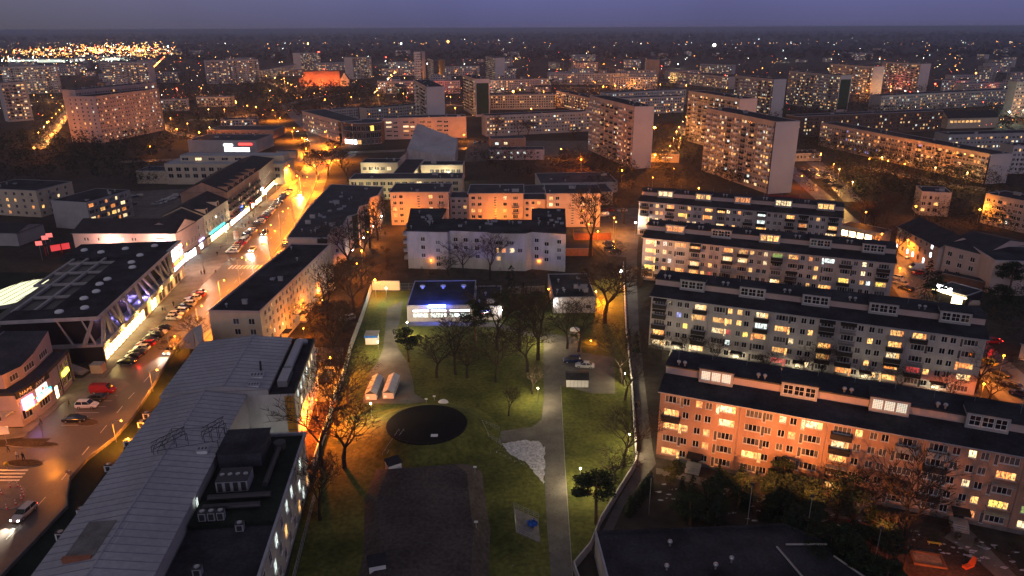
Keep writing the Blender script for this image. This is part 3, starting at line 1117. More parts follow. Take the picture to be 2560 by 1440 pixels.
for i in range(8):
    x = -98 + i * .9
    b.face([(-112 + i * 1.1, 440, 0.05), (-111.5 + i * 1.1, 440, 0.05), (-111.9 + i * 1.1, 443.4, 0.05), (-112.4 + i * 1.1, 443.4, 0.05)], PAINT)
structure('zebra_crossing', b)
b = MB()
for i in range(6):   # parking bay lines of the forecourt
    y = 128.9 + i * 2.55
    b.face([(-92.2, y, 0.05), (-87.2, y, 0.05), (-87.2, y + .12, 0.05), (-92.2, y + .12, 0.05)], PAINT)
structure('parking_lines', b)

# park: lawn, paths, snow, reservoir mound
LAWN = [(-42.8, 208), (-41, 185), (-40, 166), (-38.5, 148.7), (-38, 137), (-36.5, 120), (-35.5, 100), (-33, 84), (-32, 60), (6, 60), (8.8, 85.4), (13.6, 96.2), (22.6, 115.6), (26.8, 148), (29.8, 175.7), (36, 221.5), (20, 214), (-28, 208)]
sheet('lawn', LAWN, 0.03, GRASS, world=True)
PATHS = [
    ('path', [(968, 770), (1008, 752), (1000, 800), (988, 845), (996, 872), (1018, 905), (1032, 950), (1036, 985), (1062, 1000), (1060, 1010), (1000, 1010), (905, 1008), (925, 930), (945, 905), (958, 870)]),
    ('path', [(1362, 832), (1442, 845), (1456, 882), (1535, 893), (1538, 985), (1480, 984), (1402, 963), (1407, 1060), (1413, 1173), (1427, 1377), (1434, 1470), (1380, 1470), (1367, 1310), (1362, 1210), (1361, 1115), (1335, 1099), (1256, 1106), (1250, 1090), (1252, 1078), (1330, 1068), (1354, 1050), (1360, 1000), (1358, 900)]),
    ('path', [(1012, 806), (1240, 806), (1360, 840), (1360, 850), (1235, 818), (1012, 814)]),
]
for nme, pts in PATHS:
    sheet(nme, pts, 0.06, PATHM)
kerb('path_edging', [XY(1402, 965), XY(1407, 1060), XY(1413, 1173), XY(1427, 1377), XY(1434, 1470)], 0.10, 0.10)
R_ = random.Random(44)
b = MB()
for i in range(900):     # fallen leaves and scraps gathered on the lawn and path edges
    px, py = R_.uniform(780, 1560), R_.uniform(760, 1430)
    x, y = XY(px, py)
    if not (-37 < x < 22 and y > 84) or (-26 < x < -2 and y < 134):
        continue
    r = R_.uniform(.04, .16)
    b.face([(x + r * cos(t) * R_.uniform(.5, 1.4), y + r * sin(t) * R_.uniform(.5, 1.4), 0.072) for t in (0, 1.3, 2.6, 3.9, 5.1)], DIRT if i % 4 else PAVE)
link('leaf_litter', b.mesh('leaf_litter'), kind='stuff')
def ragged(pts, amp, sub=6, seed=1):
    R = random.Random(seed)
    o = []
    for i in range(len(pts)):
        a, c = pts[i], pts[(i + 1) % len(pts)]
        for k in range(sub):
            f = k / sub
            o.append((a[0] + (c[0] - a[0]) * f + R.uniform(-amp, amp), a[1] + (c[1] - a[1]) * f + R.uniform(-amp, amp)))
    return o
sheet('snow_patch', ragged([XY(*p) for p in [(1256, 1110), (1300, 1101), (1350, 1103), (1361, 1118), (1361, 1170), (1360, 1212), (1335, 1180), (1312, 1155), (1275, 1138)]], 0.22), 0.07, SNOW, world=True)
R_ = random.Random(5)
b = MB()
for i in range(150):   # thawing crumbs of snow round the patch and on the mound
    u, v = R_.random(), R_.random()
    x, y = XY(1180 + 180 * u + R_.uniform(-8, 8), 1108 + 50 * u * v * 1.6 + R_.uniform(-3, 5))
    r = R_.uniform(.03, .12)
    b.face([(x + r * cos(t) * R_.uniform(.6, 1.4), y + r * sin(t), 0.075) for t in (0, 1.3, 2.5, 3.8, 5)], SNOW)
link('snow_crumbs', b.mesh('snow_crumbs'), kind='stuff')

# the buried tank: a grassy cone frustum with a black round lid, and the long raised reservoir in front of it
PIT = (-16.9, 124.6)
b = MB()
b.lathe([(14.5, 0.03), (12.5, 0.5), (9.3, 2.0), (7.9, 2.5)], 48, GRASS, PIT, 1.0, .95)
ob = structure('tank_mound', b)
b = MB()
b.lathe([(8.0, 2.45), (8.0, 2.62), (7.8, 2.66), (0.01, 2.9)], 48, BLACKD, PIT, 1.0, .95)
t = thing('tank_lid', 'round black lid on top of the grassy mound in the park', 'tank lid', (0, 0, 0))
link('membrane', b.mesh('membrane'), t)
b = MB()
b.box(-15.6, 119.3, 2.86, -14.3, 120.1, 3.0, WHITE)
link('hatch', b.mesh('hatch'), t)
b = MB()
for i in range(14):
    a = pi * 1.0 + pi * i / 13
    p = (PIT[0] + cos(a) * 8.1, PIT[1] + sin(a) * 7.75)
    b.tube((*p, 2.4), (*p, 3.1), .015, .015, 4, DARKM)
for i in range(39):
    a, c = pi + pi * i / 39, pi + pi * (i + 1) / 39
    for z in (3.1,):
        b.tube((PIT[0] + cos(a) * 8.1, PIT[1] + sin(a) * 7.75, z), (PIT[0] + cos(c) * 8.1, PIT[1] + sin(c) * 7.75, z), .012, .012, 4, DARKM)
link('railing', b.mesh('railing'), t)
RES = [(-25, 113), (-8.0, 114.5), (-5.6, 112), (-4.2, 100), (-3.6, 96), (-3.6, 50), (-22, 50), (-23, 90), (-25.5, 104)]
def inset(poly, d):
    cx = sum(p[0] for p in poly) / len(poly)
    cy_ = sum(p[1] for p in poly) / len(poly)
    return [(p[0] + (cx - p[0]) / max(1, abs(cx - p[0])) * min(d, abs(cx - p[0]) * .5), p[1] + (cy_ - p[1]) / max(1, abs(cy_ - p[1])) * min(d, abs(cy_ - p[1]) * .5)) for p in poly]
b = MB()
b.prism(RES, 0.0, 1.7, DRYGRASS, taper=inset(RES, 2.6))
structure('reservoir_mound', b)
# the lane between the park and the blocks, verges and yards
sheet('lane', [(1566, 640), (1592, 640), (1592, 700), (1598, 830), (1612, 960), (1632, 1125), (1640, 1160), (1600, 1210), (1560, 1265), (1528, 1335), (1500, 1338), (1545, 1250), (1590, 1175), (1603, 1120), (1583, 950), (1573, 830), (1566, 690)], 0.035, PATHM)
sheet('yard', [(1500, 520), (1600, 520), (1596, 600), (1592, 645), (1520, 640), (1480, 600)], 0.03, PATHM)
sheet('yard', [(1530, 460), (1590, 455), (1620, 400), (1650, 330), (1700, 330), (1690, 440), (1610, 470), (1600, 520), (1505, 520)], 0.034, DIRT)
sheet('yard', [(760, 875), (765, 1000), (740, 1120), (760, 1240), (835, 1010), (858, 950), (880, 870), (905, 800), (925, 732), (925, 690), (770, 700), (770, 760)], 0.02, DIRT)
sheet('car_park', [(765, 1010), (766, 868), (860, 868), (845, 1000)], 0.04, ASPHALT)
sheet('yard', [(290, 480), (560, 468), (430, 560), (290, 555)], 0.02, PATHM)
sheet('car_park', [(1170, 352), (1480, 352), (1480, 385), (1160, 405)], 0.03, PATHM)
sheet('yard', [(940, 560), (1010, 560), (1020, 700), (930, 720)], 0.03, DIRT)
# road on the right
RR = [(160, 420), (148, 340), (140.5, 296), (136.3, 262), (129, 224), (120.5, 190), (116.5, 165), (113.5, 145), (110, 120)]
road('side_street', RR, 8.5)
marks('road_markings', RR, 2.5, 5.0)
sheet('pavement', off(RR[3:], -4.4) + off(RR[3:], -7.4)[::-1], 0.10, PAVE, world=True, thick=0.1)
sheet('forecourt', [(2240, 640), (2350, 650), (2430, 720), (2440, 760), (2380, 770), (2300, 720)], 0.03, PAVE)
sheet('playground_sand', ragged([XY(*p) for p in [(2030, 1300), (2120, 1270), (2240, 1300), (2400, 1330), (2540, 1400), (2560, 1470), (2200, 1470), (2080, 1390)]], .5, seed=4), 0.03, DIRT, world=True)
sheet('path', [(1640, 1170), (1700, 1182), (1800, 1205), (1900, 1235), (2000, 1262), (2120, 1285), (2130, 1300), (1990, 1285), (1800, 1225), (1640, 1185)], 0.05, PATHM)
sheet('path', [(2170, 1255), (2195, 1260), (2170, 1310), (2260, 1360), (2230, 1370), (2130, 1310)], 0.055, PATHM)
sheet('path', [(2385, 1320), (2425, 1325), (2470, 1370), (2560, 1460), (2520, 1470), (2420, 1380), (2360, 1345)], 0.055, PATHM)
R_ = random.Random(9)
b = MB()
for i in range(120):   # rests of snow along the front gardens
    px = R_.uniform(1640, 2560)
    py = 1215 + (px - 1640) * .19 + R_.uniform(-14, 40)
    x, y = XY(px, py)
    r = R_.uniform(.1, .55)
    b.face([(x + r * cos(t) * R_.uniform(.5, 1.6), y + r * sin(t) * R_.uniform(.3, .8), 0.062) for t in (0, .9, 1.8, 2.7, 3.6, 4.5, 5.4)], SNOW)
link('snow_remains', b.mesh('snow_remains'), kind='stuff')

# ------------------------------------------------------------------ the four long blocks on the right
def long_block(A, ang, label, lit, dorm, wallm, seed, entr='c', rimlit=False):
    random.seed(seed)
    L, D, h = 71.0, 12.0, 14.0
    root = thing('apartment_block', label, 'apartment block', (A[0], A[1], 0), radians(ang), 'long five-storey blocks on the right')
    wins, bal = [], []
    pal = 'aaaawwwoyc'
    for s in range(5):
        X = s * 14.1
        cols = [(0.9, 2.7, 4), (4.2, 1.15, 2), (6.4, 1.15, 2), (8.1, 1.15, 2), (10.6, 2.7, 4)]
        for ci, (o, w, nn) in enumerate(cols):
            colb = random.random() < .88
            for fl in range(5):
                if ci == 2 and fl == 0:
                    continue
                p = lit * (1.5 if ci in (0, 4) else .8)
                k = pick(p, pal)
                if random.random() < .012:
                    k = random.choice('brg')
                wins.append((X + o, 1.15 + 2.7 * fl, w, 1.35, nn, k))
                if ci in (0, 4):
                    if colb and fl and random.random() < .74:
                        bal.append((X + o - .35, 0.42 + 2.7 * fl, 3.3, random.choice(['dark', 'dark', 'dark', 'rail', 'pale'])))
                    elif random.random() < .9:
                        wins.append((X + o + (2.75 if ci == 0 else -.68), .55 + 2.7 * fl + .05, .62, 1.95, 1, k))
    Wb = MB()
    end = [(5.4, 1.3 + 2.7 * k, 1.1, 1.2, 2, pick(.15)) for k in range(0)]
    back = [(o + X, 1.15 + 2.7 * fl, 1.3, 1.35, 2, pick(.2)) for X in [i * 4.7 for i in range(15)] for o in (1.0,) for fl in range(5)]
    wall_grid(Wb, Matrix.Identity(4), L, 0, h, wins, wallm)
    wall_grid(Wb, face_M('r', L, D), D, 0, h, [], wallm)
    wall_grid(Wb, face_M('b', L, D), L, 0, h, back, wallm)
    wall_grid(Wb, face_M('l', L, D), D, 0, h, [], wallm)
    Wb.box(-.03, -.05, 0, L + .03, -.002, .75, CONCD)
    for x in (0.0, L):      # end walls follow the roof profile
        q = [(x, 0, h), (x, D, h), (x, D, 16.6), (x, 5.2, 16.6), (x, 5.2, 15.0)]
        Wb.face(q if x else q[::-1], wallm)
    Wb.face([(L, D, h), (0, D, h), (0, D, 16.6), (L, D, 16.6)], wallm)
    link('wall', Wb.mesh('wall'), root)
    put_windows(root, Matrix.Identity(4), wins)
    jb = MB()
    joined_windows(jb, face_M('b', L, D), back)
    link('back_windows', jb.mesh('back_windows'), root, kind='stuff')
    for (x, z, w, st) in bal:
        link('balcony', balc_mesh(w, 1.15, st), root, (x, 0, z))
        if random.random() < .3:
            a = MB()
            a.face([(0, -1.1, 2.0), (w, -1.1, 2.0), (w, -.02, 2.45), (0, -.02, 2.45)], BALC)
            a.face([(0, -1.1, 1.85), (w, -1.1, 1.85), (w, -1.1, 2.0), (0, -1.1, 2.0)], BALC)
            link('awning', a.mesh('awning'), root, (x, 0, z))
    r = MB()
    r.face([(-.4, -.55, 14.0), (L + .4, -.55, 14.0), (L + .4, 5.25, 15.15), (-.4, 5.25, 15.15)], TAR)
    r.face([(-.4, -.55, 13.85), (L + .4, -.55, 13.85), (L + .4, 0.0, 13.9), (-.4, 0.0, 13.9)][::-1], CONC)
    r.box(-.42, -.66, 13.84, L + .42, -.56, 14.02, RIM)
    r.box(-.42, -.56, 13.84, -.41, 5.2, 14.0, RIM)
    r.face([(-.2, 5.2, 15.0), (L + .2, 5.2, 15.0), (L + .2, 5.2, 16.7), (-.2, 5.2, 16.7)], PLASTER_PINK)
    r.box(-.4, 4.95, 16.7, L + .4, D + .3, 16.9, TAR)
    r.box(-.45, 4.87, 16.62, L + .45, 4.95, 16.86, DARKM)
    ro = link('roof', r.mesh('roof'), root)
    for i in range(5):      # studio boxes on the roof
        x = 6.0 + 14.1 * i
        if x + 6 > L:
            break
        k = dorm[i]
        d = MB()
        d.box(x, 4.2, 14.95, x + 6.0, 8.0, 17.75, PLASTER_PINK if False else PLASTER_GREY, skip='d')
        d.box(x - .2, 4.0, 17.75, x + 6.2, 8.2, 17.93, TAR)
        do = link('roof_studio', d.mesh('roof_studio'), root)
        for j in range(3):
            link('window', win_mesh(1.6, 1.75, 5 if k == 'q' else 2, k, 'w', True, 6 if k == 'q' else (3 if k in 'wcao' else 2)), do, (x + .4 + j * 1.8, 4.2 - .135, 15.6))
    for i in range(9):
        x = 2.2 + 7.05 * i + (0.0 if i % 2 else 0.6)
        for q in (0, 1.1):
            link('roof_vent', vent_mesh(), ro, (x + q - .8, 5.8, 16.85))
    for s in range(5):      # entrances with canopy, door and steps
        X = s * 14.1 + 6.1
        e = MB()
        e.box(X - .3, -1.9, 2.55, X + 2.3, -.01, 2.7, BALC)
        e.face([(X - .3, -1.9, 2.3), (X + 2.3, -1.9, 2.3), (X + 2.3, -1.9, 2.55), (X - .3, -1.9, 2.55)], BALC)
        co = link('entrance_canopy', e.mesh('entrance_canopy'), root)
        dd = MB()
        dd.box(X + .25, -.12, .75, X + 1.75, -.055, 2.5, DARKM)
        dd.box(X + .35, -.14, .9, X + .95, -.12, 2.4, MATS_LIT['w'] if rimlit else GLASS)
        dd.box(X + 1.05, -.14, .9, X + 1.65, -.12, 2.4, MATS_LIT['w'] if rimlit else GLASS)
        link('door', dd.mesh('door'), root)
        st = MB()
        for q in range(4):
            st.box(X - .3, -1.7 - .35 * (4 - q) + 0.0, 0.0, X + 2.3, -1.7 - .35 * (3 - q), .18 * (q + 1) - .04, CONC)
        st.box(X - .3, -1.7, 0, X + 2.3, -.055, .7, CONC)
        link('steps', st.mesh('steps'), root)
        if rimlit:
            lm = MB()
            lm.ball((X + 1.0, -1.5, 2.42), .10, lamp_mats(WARMW, 30), 6, 4)
            lo = link('entrance_lamp', lm.mesh('entrance_lamp'), root)
            if 'ent' not in LD:
                l = bpy.data.lights.new('lamp_light', 'POINT')
                l.color = (1.0, .86, .52)
                l.energy = 420
                l.shadow_soft_size = .12
                LD['ent'] = l
            for dx in ((1.0,) if s % 2 else (1.0,)):
                po = bpy.data.objects.new('lamp_light', LD['ent'])
                C.objects.link(po)
                po.parent = lo
                po.location = (X + dx, -2.2, 2.2)
    for i in range(12):     # aerials on the ridge
        ab = MB()
        ab.tube((0, 0, 0), (0, 0, 2.2), .03, .02, 4, STEEL)
        for q in range(4):
            ab.tube((-.45 + q * .05, 0, 1.4 + q * .22), (.45 - q * .05, 0, 1.4 + q * .22), .015, .015, 3, STEEL)
        link('aerial', ab.mesh('aerial'), ro, Matrix.Translation((1.5 + i * 6.1, 8.4 + (i % 3), 16.9)) @ Matrix.Rotation(i * 1.3, 4, 'Z'))
    # rain pipes
    for s in range(1, 5):
        rp = MB()
        rp.tube((s * 14.1 - .15, -.07, .8), (s * 14.1 - .15, -.07, 13.85), .05, .05, 5, STEEL)
        link('rain_pipe', rp.mesh('rain_pipe'), root)
    return root
A1, A2, A3, A4 = (48.5, 268.7), (41.3, 218.2), (34.3, 165.8), (26.9, 116.5)
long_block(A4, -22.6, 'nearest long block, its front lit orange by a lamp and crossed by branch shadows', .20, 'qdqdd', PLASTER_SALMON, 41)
long_block(A3, -22.4, 'second long white block with bright entrances, between the orange-lit block and a third', .24, 'ddddd', PLASTER, 32, rimlit=True)
long_block(A2, -22.8, 'third long white block counted from the nearest, with two roof studios lit orange', .36, 'odadd', PLASTER, 23)
long_block(A1, -22.4, 'farthest of the four long parallel blocks, its roof studios warm-lit', .30, 'waowa', PLASTER, 14)

# ------------------------------------------------------------------ high panel blocks and the rows of the housing estate
PATT = [(0.4, 1.2, 1.3, 2, 0), (2.4, 2.0, 1.3, 3, 0), (5.3, 1.2, 1.3, 2, 0)]
def px_block(name, label, left, corner, right, h, ang=None, floors=11, lit=.22, D=None, wallm=PANEL, end=PANEL_PALE, indiv=True, balcs=True, pal='aaawwwoc', group=None, cat='tower block', front=True, roofm=TAR, clutter=6, endwins=False, Lmax=None, pat=None, per=7.2, rim=.35, green=False):
    """left, corner, right: picture positions of the roof edge; the long side runs left-corner (front) or corner-right"""
    pl, pc, pr = P(*left, h), P(*corner, h), P(*right, h)
    if front:       # long side left..corner, end wall corner..right
        a = radians(ang) if ang is not None else atan2(pc.y - pl.y, pc.x - pl.x)
        L = (pc - pl).length
        if Lmax:
            L = min(L, Lmax)
        A = (pc.x - cos(a) * L, pc.y - sin(a) * L)
        Dd = D or (pr - pc).length
    else:           # long side corner..right faces the camera
        a = radians(ang) if ang is not None else atan2(pr.y - pc.y, pr.x - pc.x)
        L = (pr - pc).length
        if Lmax:
            L = min(L, Lmax)
        A = (pc.x, pc.y)
        Dd = D or (pl - pc).length
    fh = (h - 2.2) / floors
    per = (L - .7) / max(1, round((L - .7) / per))
    ws = grid_wins(L, floors, 1.9, fh, pat or PATT, per, lit, pal, start=.3)
    faces = {'f': ws}
    if endwins:
        faces['r' if front else 'l'] = grid_wins(Dd, floors, 1.9, fh, [(.5, 1.2, 1.3, 2, 0)], 4.2, lit * .7, pal)
    bal = []
    if balcs:
        x = .3
        while x + per <= L + .3:
            st = random.choice(['dark', 'pale', 'dark', 'white'])
            for fl in range(1, floors):
                if random.random() < .8:
                    bal.append(('f', x + 2.2, 1.9 + fl * fh - .75, 2.4, st))
            x += per
    ws_side = {'r': end, 'l': end}
    t = block(name, label, A, math.degrees(a), L, Dd, h, faces, wallm, roofm, ws_side, rim, indiv, group, bal if indiv else (), clutter=clutter, cat=cat)
    if not indiv and balcs:
        b = MB()
        for (fc, u, z, w, st) in bal:
            b.box(u, -1.0, z, u + w, -.005, z + 1.0, {'dark': BALC, 'pale': BALCL, 'white': WHITE}[st])
        link('balconies', b.mesh('balconies'), t, kind='stuff')
    if green:
        b = MB()
        b.box(L + .005, .9, 2.0, L + .06, Dd - .9, h - 3.5, mat('dark_green_cladding', (.03, .06, .04), .9, .2, .3))
        link('cladding', b.mesh('cladding'), t)
    return t
random.seed(3)
G1 = 'eleven-storey panel blocks'
px_block('tower_block', 'high panel block left of the orange lamp, with a broad blank pale end wall', (1480, 240), (1586.7, 267.5), (1639, 266.7), 34.5, -75.5, group=G1, lit=.16)
px_block('tower_block', 'high panel block on the right beside the lit car park, the nearest of the towers', (1753, 272), (1940, 306), (2000, 303.5), 34, -75, group=G1, lit=.26)
px_block('tower_block', 'high block half hidden behind the nearest tower, its end wall short above the roof', (1716, 228), (1850, 248), (1896, 247), 34, -74, group=G1, D=12.5)
px_block('tower_block', 'high block with blank end wall right of the low white rows', (1822, 190), (1935, 199), (1970, 197), 33, -72, group=G1, D=13, indiv=False, lit=.24)
px_block('tower_block', 'high block whose end wall has a tall dark green panel, right of the middle', (1974, 178), (2102, 189), (2128, 186), 33, -74, group=G1, D=13, indiv=False, lit=.24, green=True)
px_block('tower_block', 'distant tower left of the farthest right-hand tower', (2070, 160), (2185, 167), (2210, 166), 33, -74, group=G1, D=15, indiv=False, lit=.24)
px_block('tower_block', 'farthest right-hand tower, against the dark fields', (2190, 155), (2303, 160), (2332, 160), 33, -74, group=G1, D=15, indiv=False, lit=.26)
px_block('tower_block', 'slim tower with pale front behind the grey wedge-roofed church', (1040, 200), (1066, 218), (1112, 218), 33, -76, group=G1, D=14, indiv=False)
px_block('tower_block', 'slim tower with a dark green panel down its end wall', (1153, 188), (1188, 198), (1223, 198), 33, -76, group=G1, D=13, indiv=False, green=True)
px_block('tower_block', 'distant tower beside the bright avenue', (1063, 146), (1083, 150), (1112, 150), 33, -76, group=G1, indiv=False, clutter=0)
px_block('tower_block', 'distant tower right of the avenue, with lit balconies on its left side', (1210, 141), (1238, 145), (1262, 145), 33, -76, group=G1, indiv=False, clutter=0, lit=.26)
px_block('tower_block', 'distant brown blank tower on the middle horizon', (1613, 149), (1616, 150), (1637, 150), 30, None, group=G1, indiv=False, clutter=0, D=20, floors=9, end=PLASTER_SALMON)
px_block('tower_block', 'wide high block above the dark pines on the left, with a higher part behind', (160, 243), (237, 242), (397, 222), 32, None, group=G1, front=False, lit=.22, D=22, balcs=False, endwins=True, wallm=PLASTER_PINK, end=PLASTER_PINK, pat=[(0.4, 1.2, 1.3, 2, 0), (2.9, 1.2, 1.3, 2, 0), (5.0, .7, .8, 1, .3)])
px_block('tower_block', 'higher rear part of the wide block above the dark pines', (186, 226), (187, 226), (390, 207), 36, None, group=G1, front=False, lit=.1, D=12, balcs=False, indiv=False, wallm=PLASTER_PINK, end=PLASTER_PINK)
px_block('tower_block', 'leftmost high block, cut by the picture edge, with vertical dark stairs', (-60, 210), (0, 208), (64, 205), 33, None, group=G1, front=False, lit=.2, D=13, indiv=False, wallm=PLASTER_GREY)
px_block('tower_block', 'broad high block behind the leftmost one, many windows lit', (-80, 170), (0, 168), (140, 165), 33, None, group=G1, front=False, lit=.2, D=13, indiv=False)
px_block('tower_block', 'broad dark high block below the bright retail park', (180, 160), (250, 156), (370, 156), 33, None, group=G1, front=False, lit=.2, D=13, indiv=False, clutter=0, wallm=PLASTER_GREY)
px_block('tower_block', 'broad high block on the left behind the parkland woods', (505, 150), (512, 152), (645, 149), 33, None, group=G1, front=False, lit=.2, D=13, indiv=False)
px_block('tower_block', 'distant pale high block in front of the lit green hoarding', (850, 143), (880, 144), (928, 142), 33, None, group=G1, front=False, lit=.2, D=20, indiv=False, clutter=0)
px_block('tower_block', 'distant pale block with a red light on top', (748, 133), (750, 133), (800, 131), 33, None, group=G1, front=False, lit=.3, D=20, indiv=False, clutter=0)
px_block('tower_block', 'blank pale silo-like tower beside the bright avenue', (1033, 130), (1034, 130), (1054, 130), 42, None, group=G1, front=False, lit=0, D=20, indiv=False, clutter=0, balcs=False, wallm=PANEL_PALE)
G2 = 'five-storey rows of the estate'
def row(label, corner, right, h=15, lit=.2, D=12, floors=5, indiv=False, wallm=PLASTER_GREY, roofm=TAR, **k):
    return px_block('apartment_row', label, corner, corner, right, h, None, floors, lit, D, wallm, wallm, indiv, False, 'aaawwoc', G2, 'apartment block', False, roofm, k.pop('clutter', 3), pat=[(.5, 1.3, 1.3, 2, 0), (3.0, .9, 1.3, 1, 0), (5.0, 1.6, 1.3, 2, 0)], **k)
row('five-storey row with warm lit windows left of the blank-ended tower', (1215, 290), (1475, 279), indiv=True, lit=.22)
row('long pale five-storey row behind the blank-ended tower', (1515, 233), (1716, 224), lit=.2, wallm=PLASTER)
row('low row just in front of the long pale row behind the blank-ended tower', (1555, 246), (1712, 240), lit=.3, wallm=PLASTER)
px_block('apartment_row', 'pink five-storey row seen at a slant left of the blank-ended tower', (1394, 227), (1476, 246), (1500, 246), 15, -73, 5, .35, 12, PLASTER_PINK, PLASTER_PINK, False, True, group=G2, cat='apartment block')
px_block('apartment_row', 'very long slanting five-storey row on the right with many lit windows', (2055, 307), (2478, 387), (2521, 382), 15, -76, 5, .26, 13, PLASTER_PINK, PANEL_PALE, True, True, group=G2, cat='apartment block', pal='aaawwoob')
row('pale long row on the far right with a blank left end', (2205, 240), (2560, 222), lit=.2, D=14)
row('pale row at the right picture edge above the long slanting one', (2372, 338), (2600, 332), lit=.3, indiv=True)
row('dark row behind the nearest tower with lit top windows', (1990, 292), (2360, 277), lit=.15, wallm=BROWN)
row('row with a rose front behind the slim green-panelled tower', (1224, 201), (1372, 197), lit=.2, wallm=PLASTER_PINK)
row('pale row left of the slim green-panelled tower', (943, 204), (1150, 202), lit=.22, wallm=PLASTER_PINK)
row('long dark row across the middle, below the orange lights', (1372, 184), (1642, 184), lit=.15)
row('long row with lit roof shop on the right of the middle', (1675, 180), (1822, 193), lit=.3)
row('row lit orange by a street lamp near the middle', (1226, 238), (1390, 236), 14, lit=.1, wallm=PLASTER_CREAM)
row('low pale row beyond the dark-roofed sheds', (822, 275), (895, 270), 9, .1, floors=3)
row('low pale row right of the lit school entrance tower', (915, 272), (1040, 262), 12, .15, floors=4)
row('row under the distant pale tower', (640, 178), (740, 160), 15, .3)
row('long pale distant row left of the bright avenue', (790, 158), (880, 155), 15, .3)
row('orange-fronted distant row behind the lit church', (680, 176), (762, 174), 10, .3, floors=3, wallm=PLASTER_SALMON)
row('four-storey house with lit windows beside the left lamps', (400, 250), (468, 248), 11, .2, floors=4)
row('four-storey row right of the small left house', (490, 243), (578, 242), 10, .25, floors=3, wallm=PLASTER_CREAM)
row('low shed with a lit band by the left lamps', (550, 300), (640, 298), 6, .4, floors=2)
row('pale row in the middle distance, right of the crane', (1750, 160), (1830, 163), 15, .3)
row('far row with a long flat roof below the fields', (1560, 150), (1602, 150), 15, .3)
row('row at the right edge beyond the lit villa', (2410, 210), (2560, 205), 12, .2, floors=4)
row('dark block at the far right edge in front of the villa', (2543, 205), (2600, 205), 30, .35, floors=9)
row('shaded house among trees, right of the long slanting row', (2305, 480), (2380, 484), 10, .1, floors=3)
row('house at the right edge with a few lit windows', (2465, 485), (2640, 520), 12, .2, floors=4, indiv=True)
row('low kiosk roof beside the tall slanting row', (1990, 385), (2055, 383), 4.5, .1, floors=1)
row('blank pale block at the right picture edge', (2535, 365), (2600, 365), 15, .1, wallm=PANEL_PALE)
FILL = []
Rf = random.Random(77)
for i in range(150):     # the rest of the town as far as the fields, smaller and smaller
    py = Rf.uniform(128, 235)
    px = Rf.uniform(-40, 2600)
    h = Rf.choice([6, 9, 12, 15, 15])
    p = P(px, py, 0)
    if p.y < 620 or (380 < px < 900 and py > 170) or (1000 < px < 1080 and py < 190) or (1740 < px < 2340 and py < 300 and py > 165):
        continue
    FILL.append((px, py, h))
FILL.sort()
cnt = {}
for i, (px, py, h) in enumerate(FILL):
    p = P(px, py, 0)
    a = Rf.choice([15, 15, -75]) + Rf.uniform(-4, 4)
    L = Rf.uniform(14, 70) if h > 9 else Rf.uniform(10, 22)
    wm = Rf.choice([PLASTER_GREY, PLASTER_PINK, PANEL, PLASTER, PLASTER_GREY])
    ws = grid_wins(L, max(1, int(h / 3)), 1.6, 2.8, [(.8, 1.6, 1.4, 1, 0)], 3.4, .22, 'aawwoc')
    kk = 'small house' if h <= 9 else 'slab block'
    cnt[kk] = cnt.get(kk, -1) + 1
    nm = 'distant_house' if h <= 9 else 'distant_block'
    block(nm, f'{nth(cnt[kk])} faint {kk} from the left in the far town', (p.x, p.y), a, L, Rf.uniform(9, 13), h,
          {'f': ws, 'l': [], 'r': []}, wm, TAR2, indiv=False, group=f'faint {kk}s of the far town', roof='gable' if h <= 9 else 'flat', cat='house' if h <= 9 else 'apartment block')
# ------------------------------------------------------------------ buildings of the centre
random.seed(21)
def text_mesh(s, size, depth=0.02):
    cu = bpy.data.curves.new('lettering', 'FONT')
    cu.body = s
    cu.size = size
    cu.extrude = depth
    cu.align_x = 'CENTER'
    cu.align_y = 'CENTER'
    cu.resolution_u = 2
    o = bpy.data.objects.new('tmp', cu)
    me = bpy.data.meshes.new_from_object(o)
    bpy.data.objects.remove(o)
    return me
def lettering(parent, s, size, m, M, sx=1.0, name='lettering', depth=.02):
    me = text_mesh(s, size, depth)
    me.materials.clear()
    me.materials.append(m)
    return link(name, me, parent, M @ Matrix.Rotation(pi / 2, 4, 'X') @ Matrix.Diagonal((sx, 1, 1, 1)))
def T(x, y, z):
    return Matrix.Translation((x, y, z))
def scribble(parent, x0, x1, z0, z1, y, m, seed, M=None):
    """worn strokes where the lettering is too blurred to read"""
    R = random.Random(seed)
    b = MB()
    x = x0
    while x < x1 - .2:
        w = R.uniform(.12, .4)
        zz = z0 + (z1 - z0) * R.choice([0, 0, .3])
        b.box(x, y - .03, zz, min(x + w, x1), y, z1 - (z1 - z0) * R.choice([0, 0, .35]), m, M)
        x += w + R.uniform(.06, .14)
    return link('lettering', b.mesh('lettering'), parent)
NEON_B = emis('neon_blue', (.12, .20, 1.0), 6, sample=True)
NEON_W = emis('neon_white', (.85, .93, 1.0), 6)
NEON_R = emis('neon_red', (1.0, .04, .03), 4)
NEON_O = emis('neon_orange', (1.0, .28, .04), 4)
NEON_Y = emis('neon_yellow', (1.0, .80, .05), 7, sample=True)
NEON_G = emis('neon_green', (.05, .8, .25), 2)
NEON_T = emis('neon_turquoise', (.05, .75, .85), 3.5)
NEON_P = emis('neon_violet', (.62, .45, 1.0), 4)
SHOPW = MATS_LIT['t']
SHOPY = MATS_LIT['s']

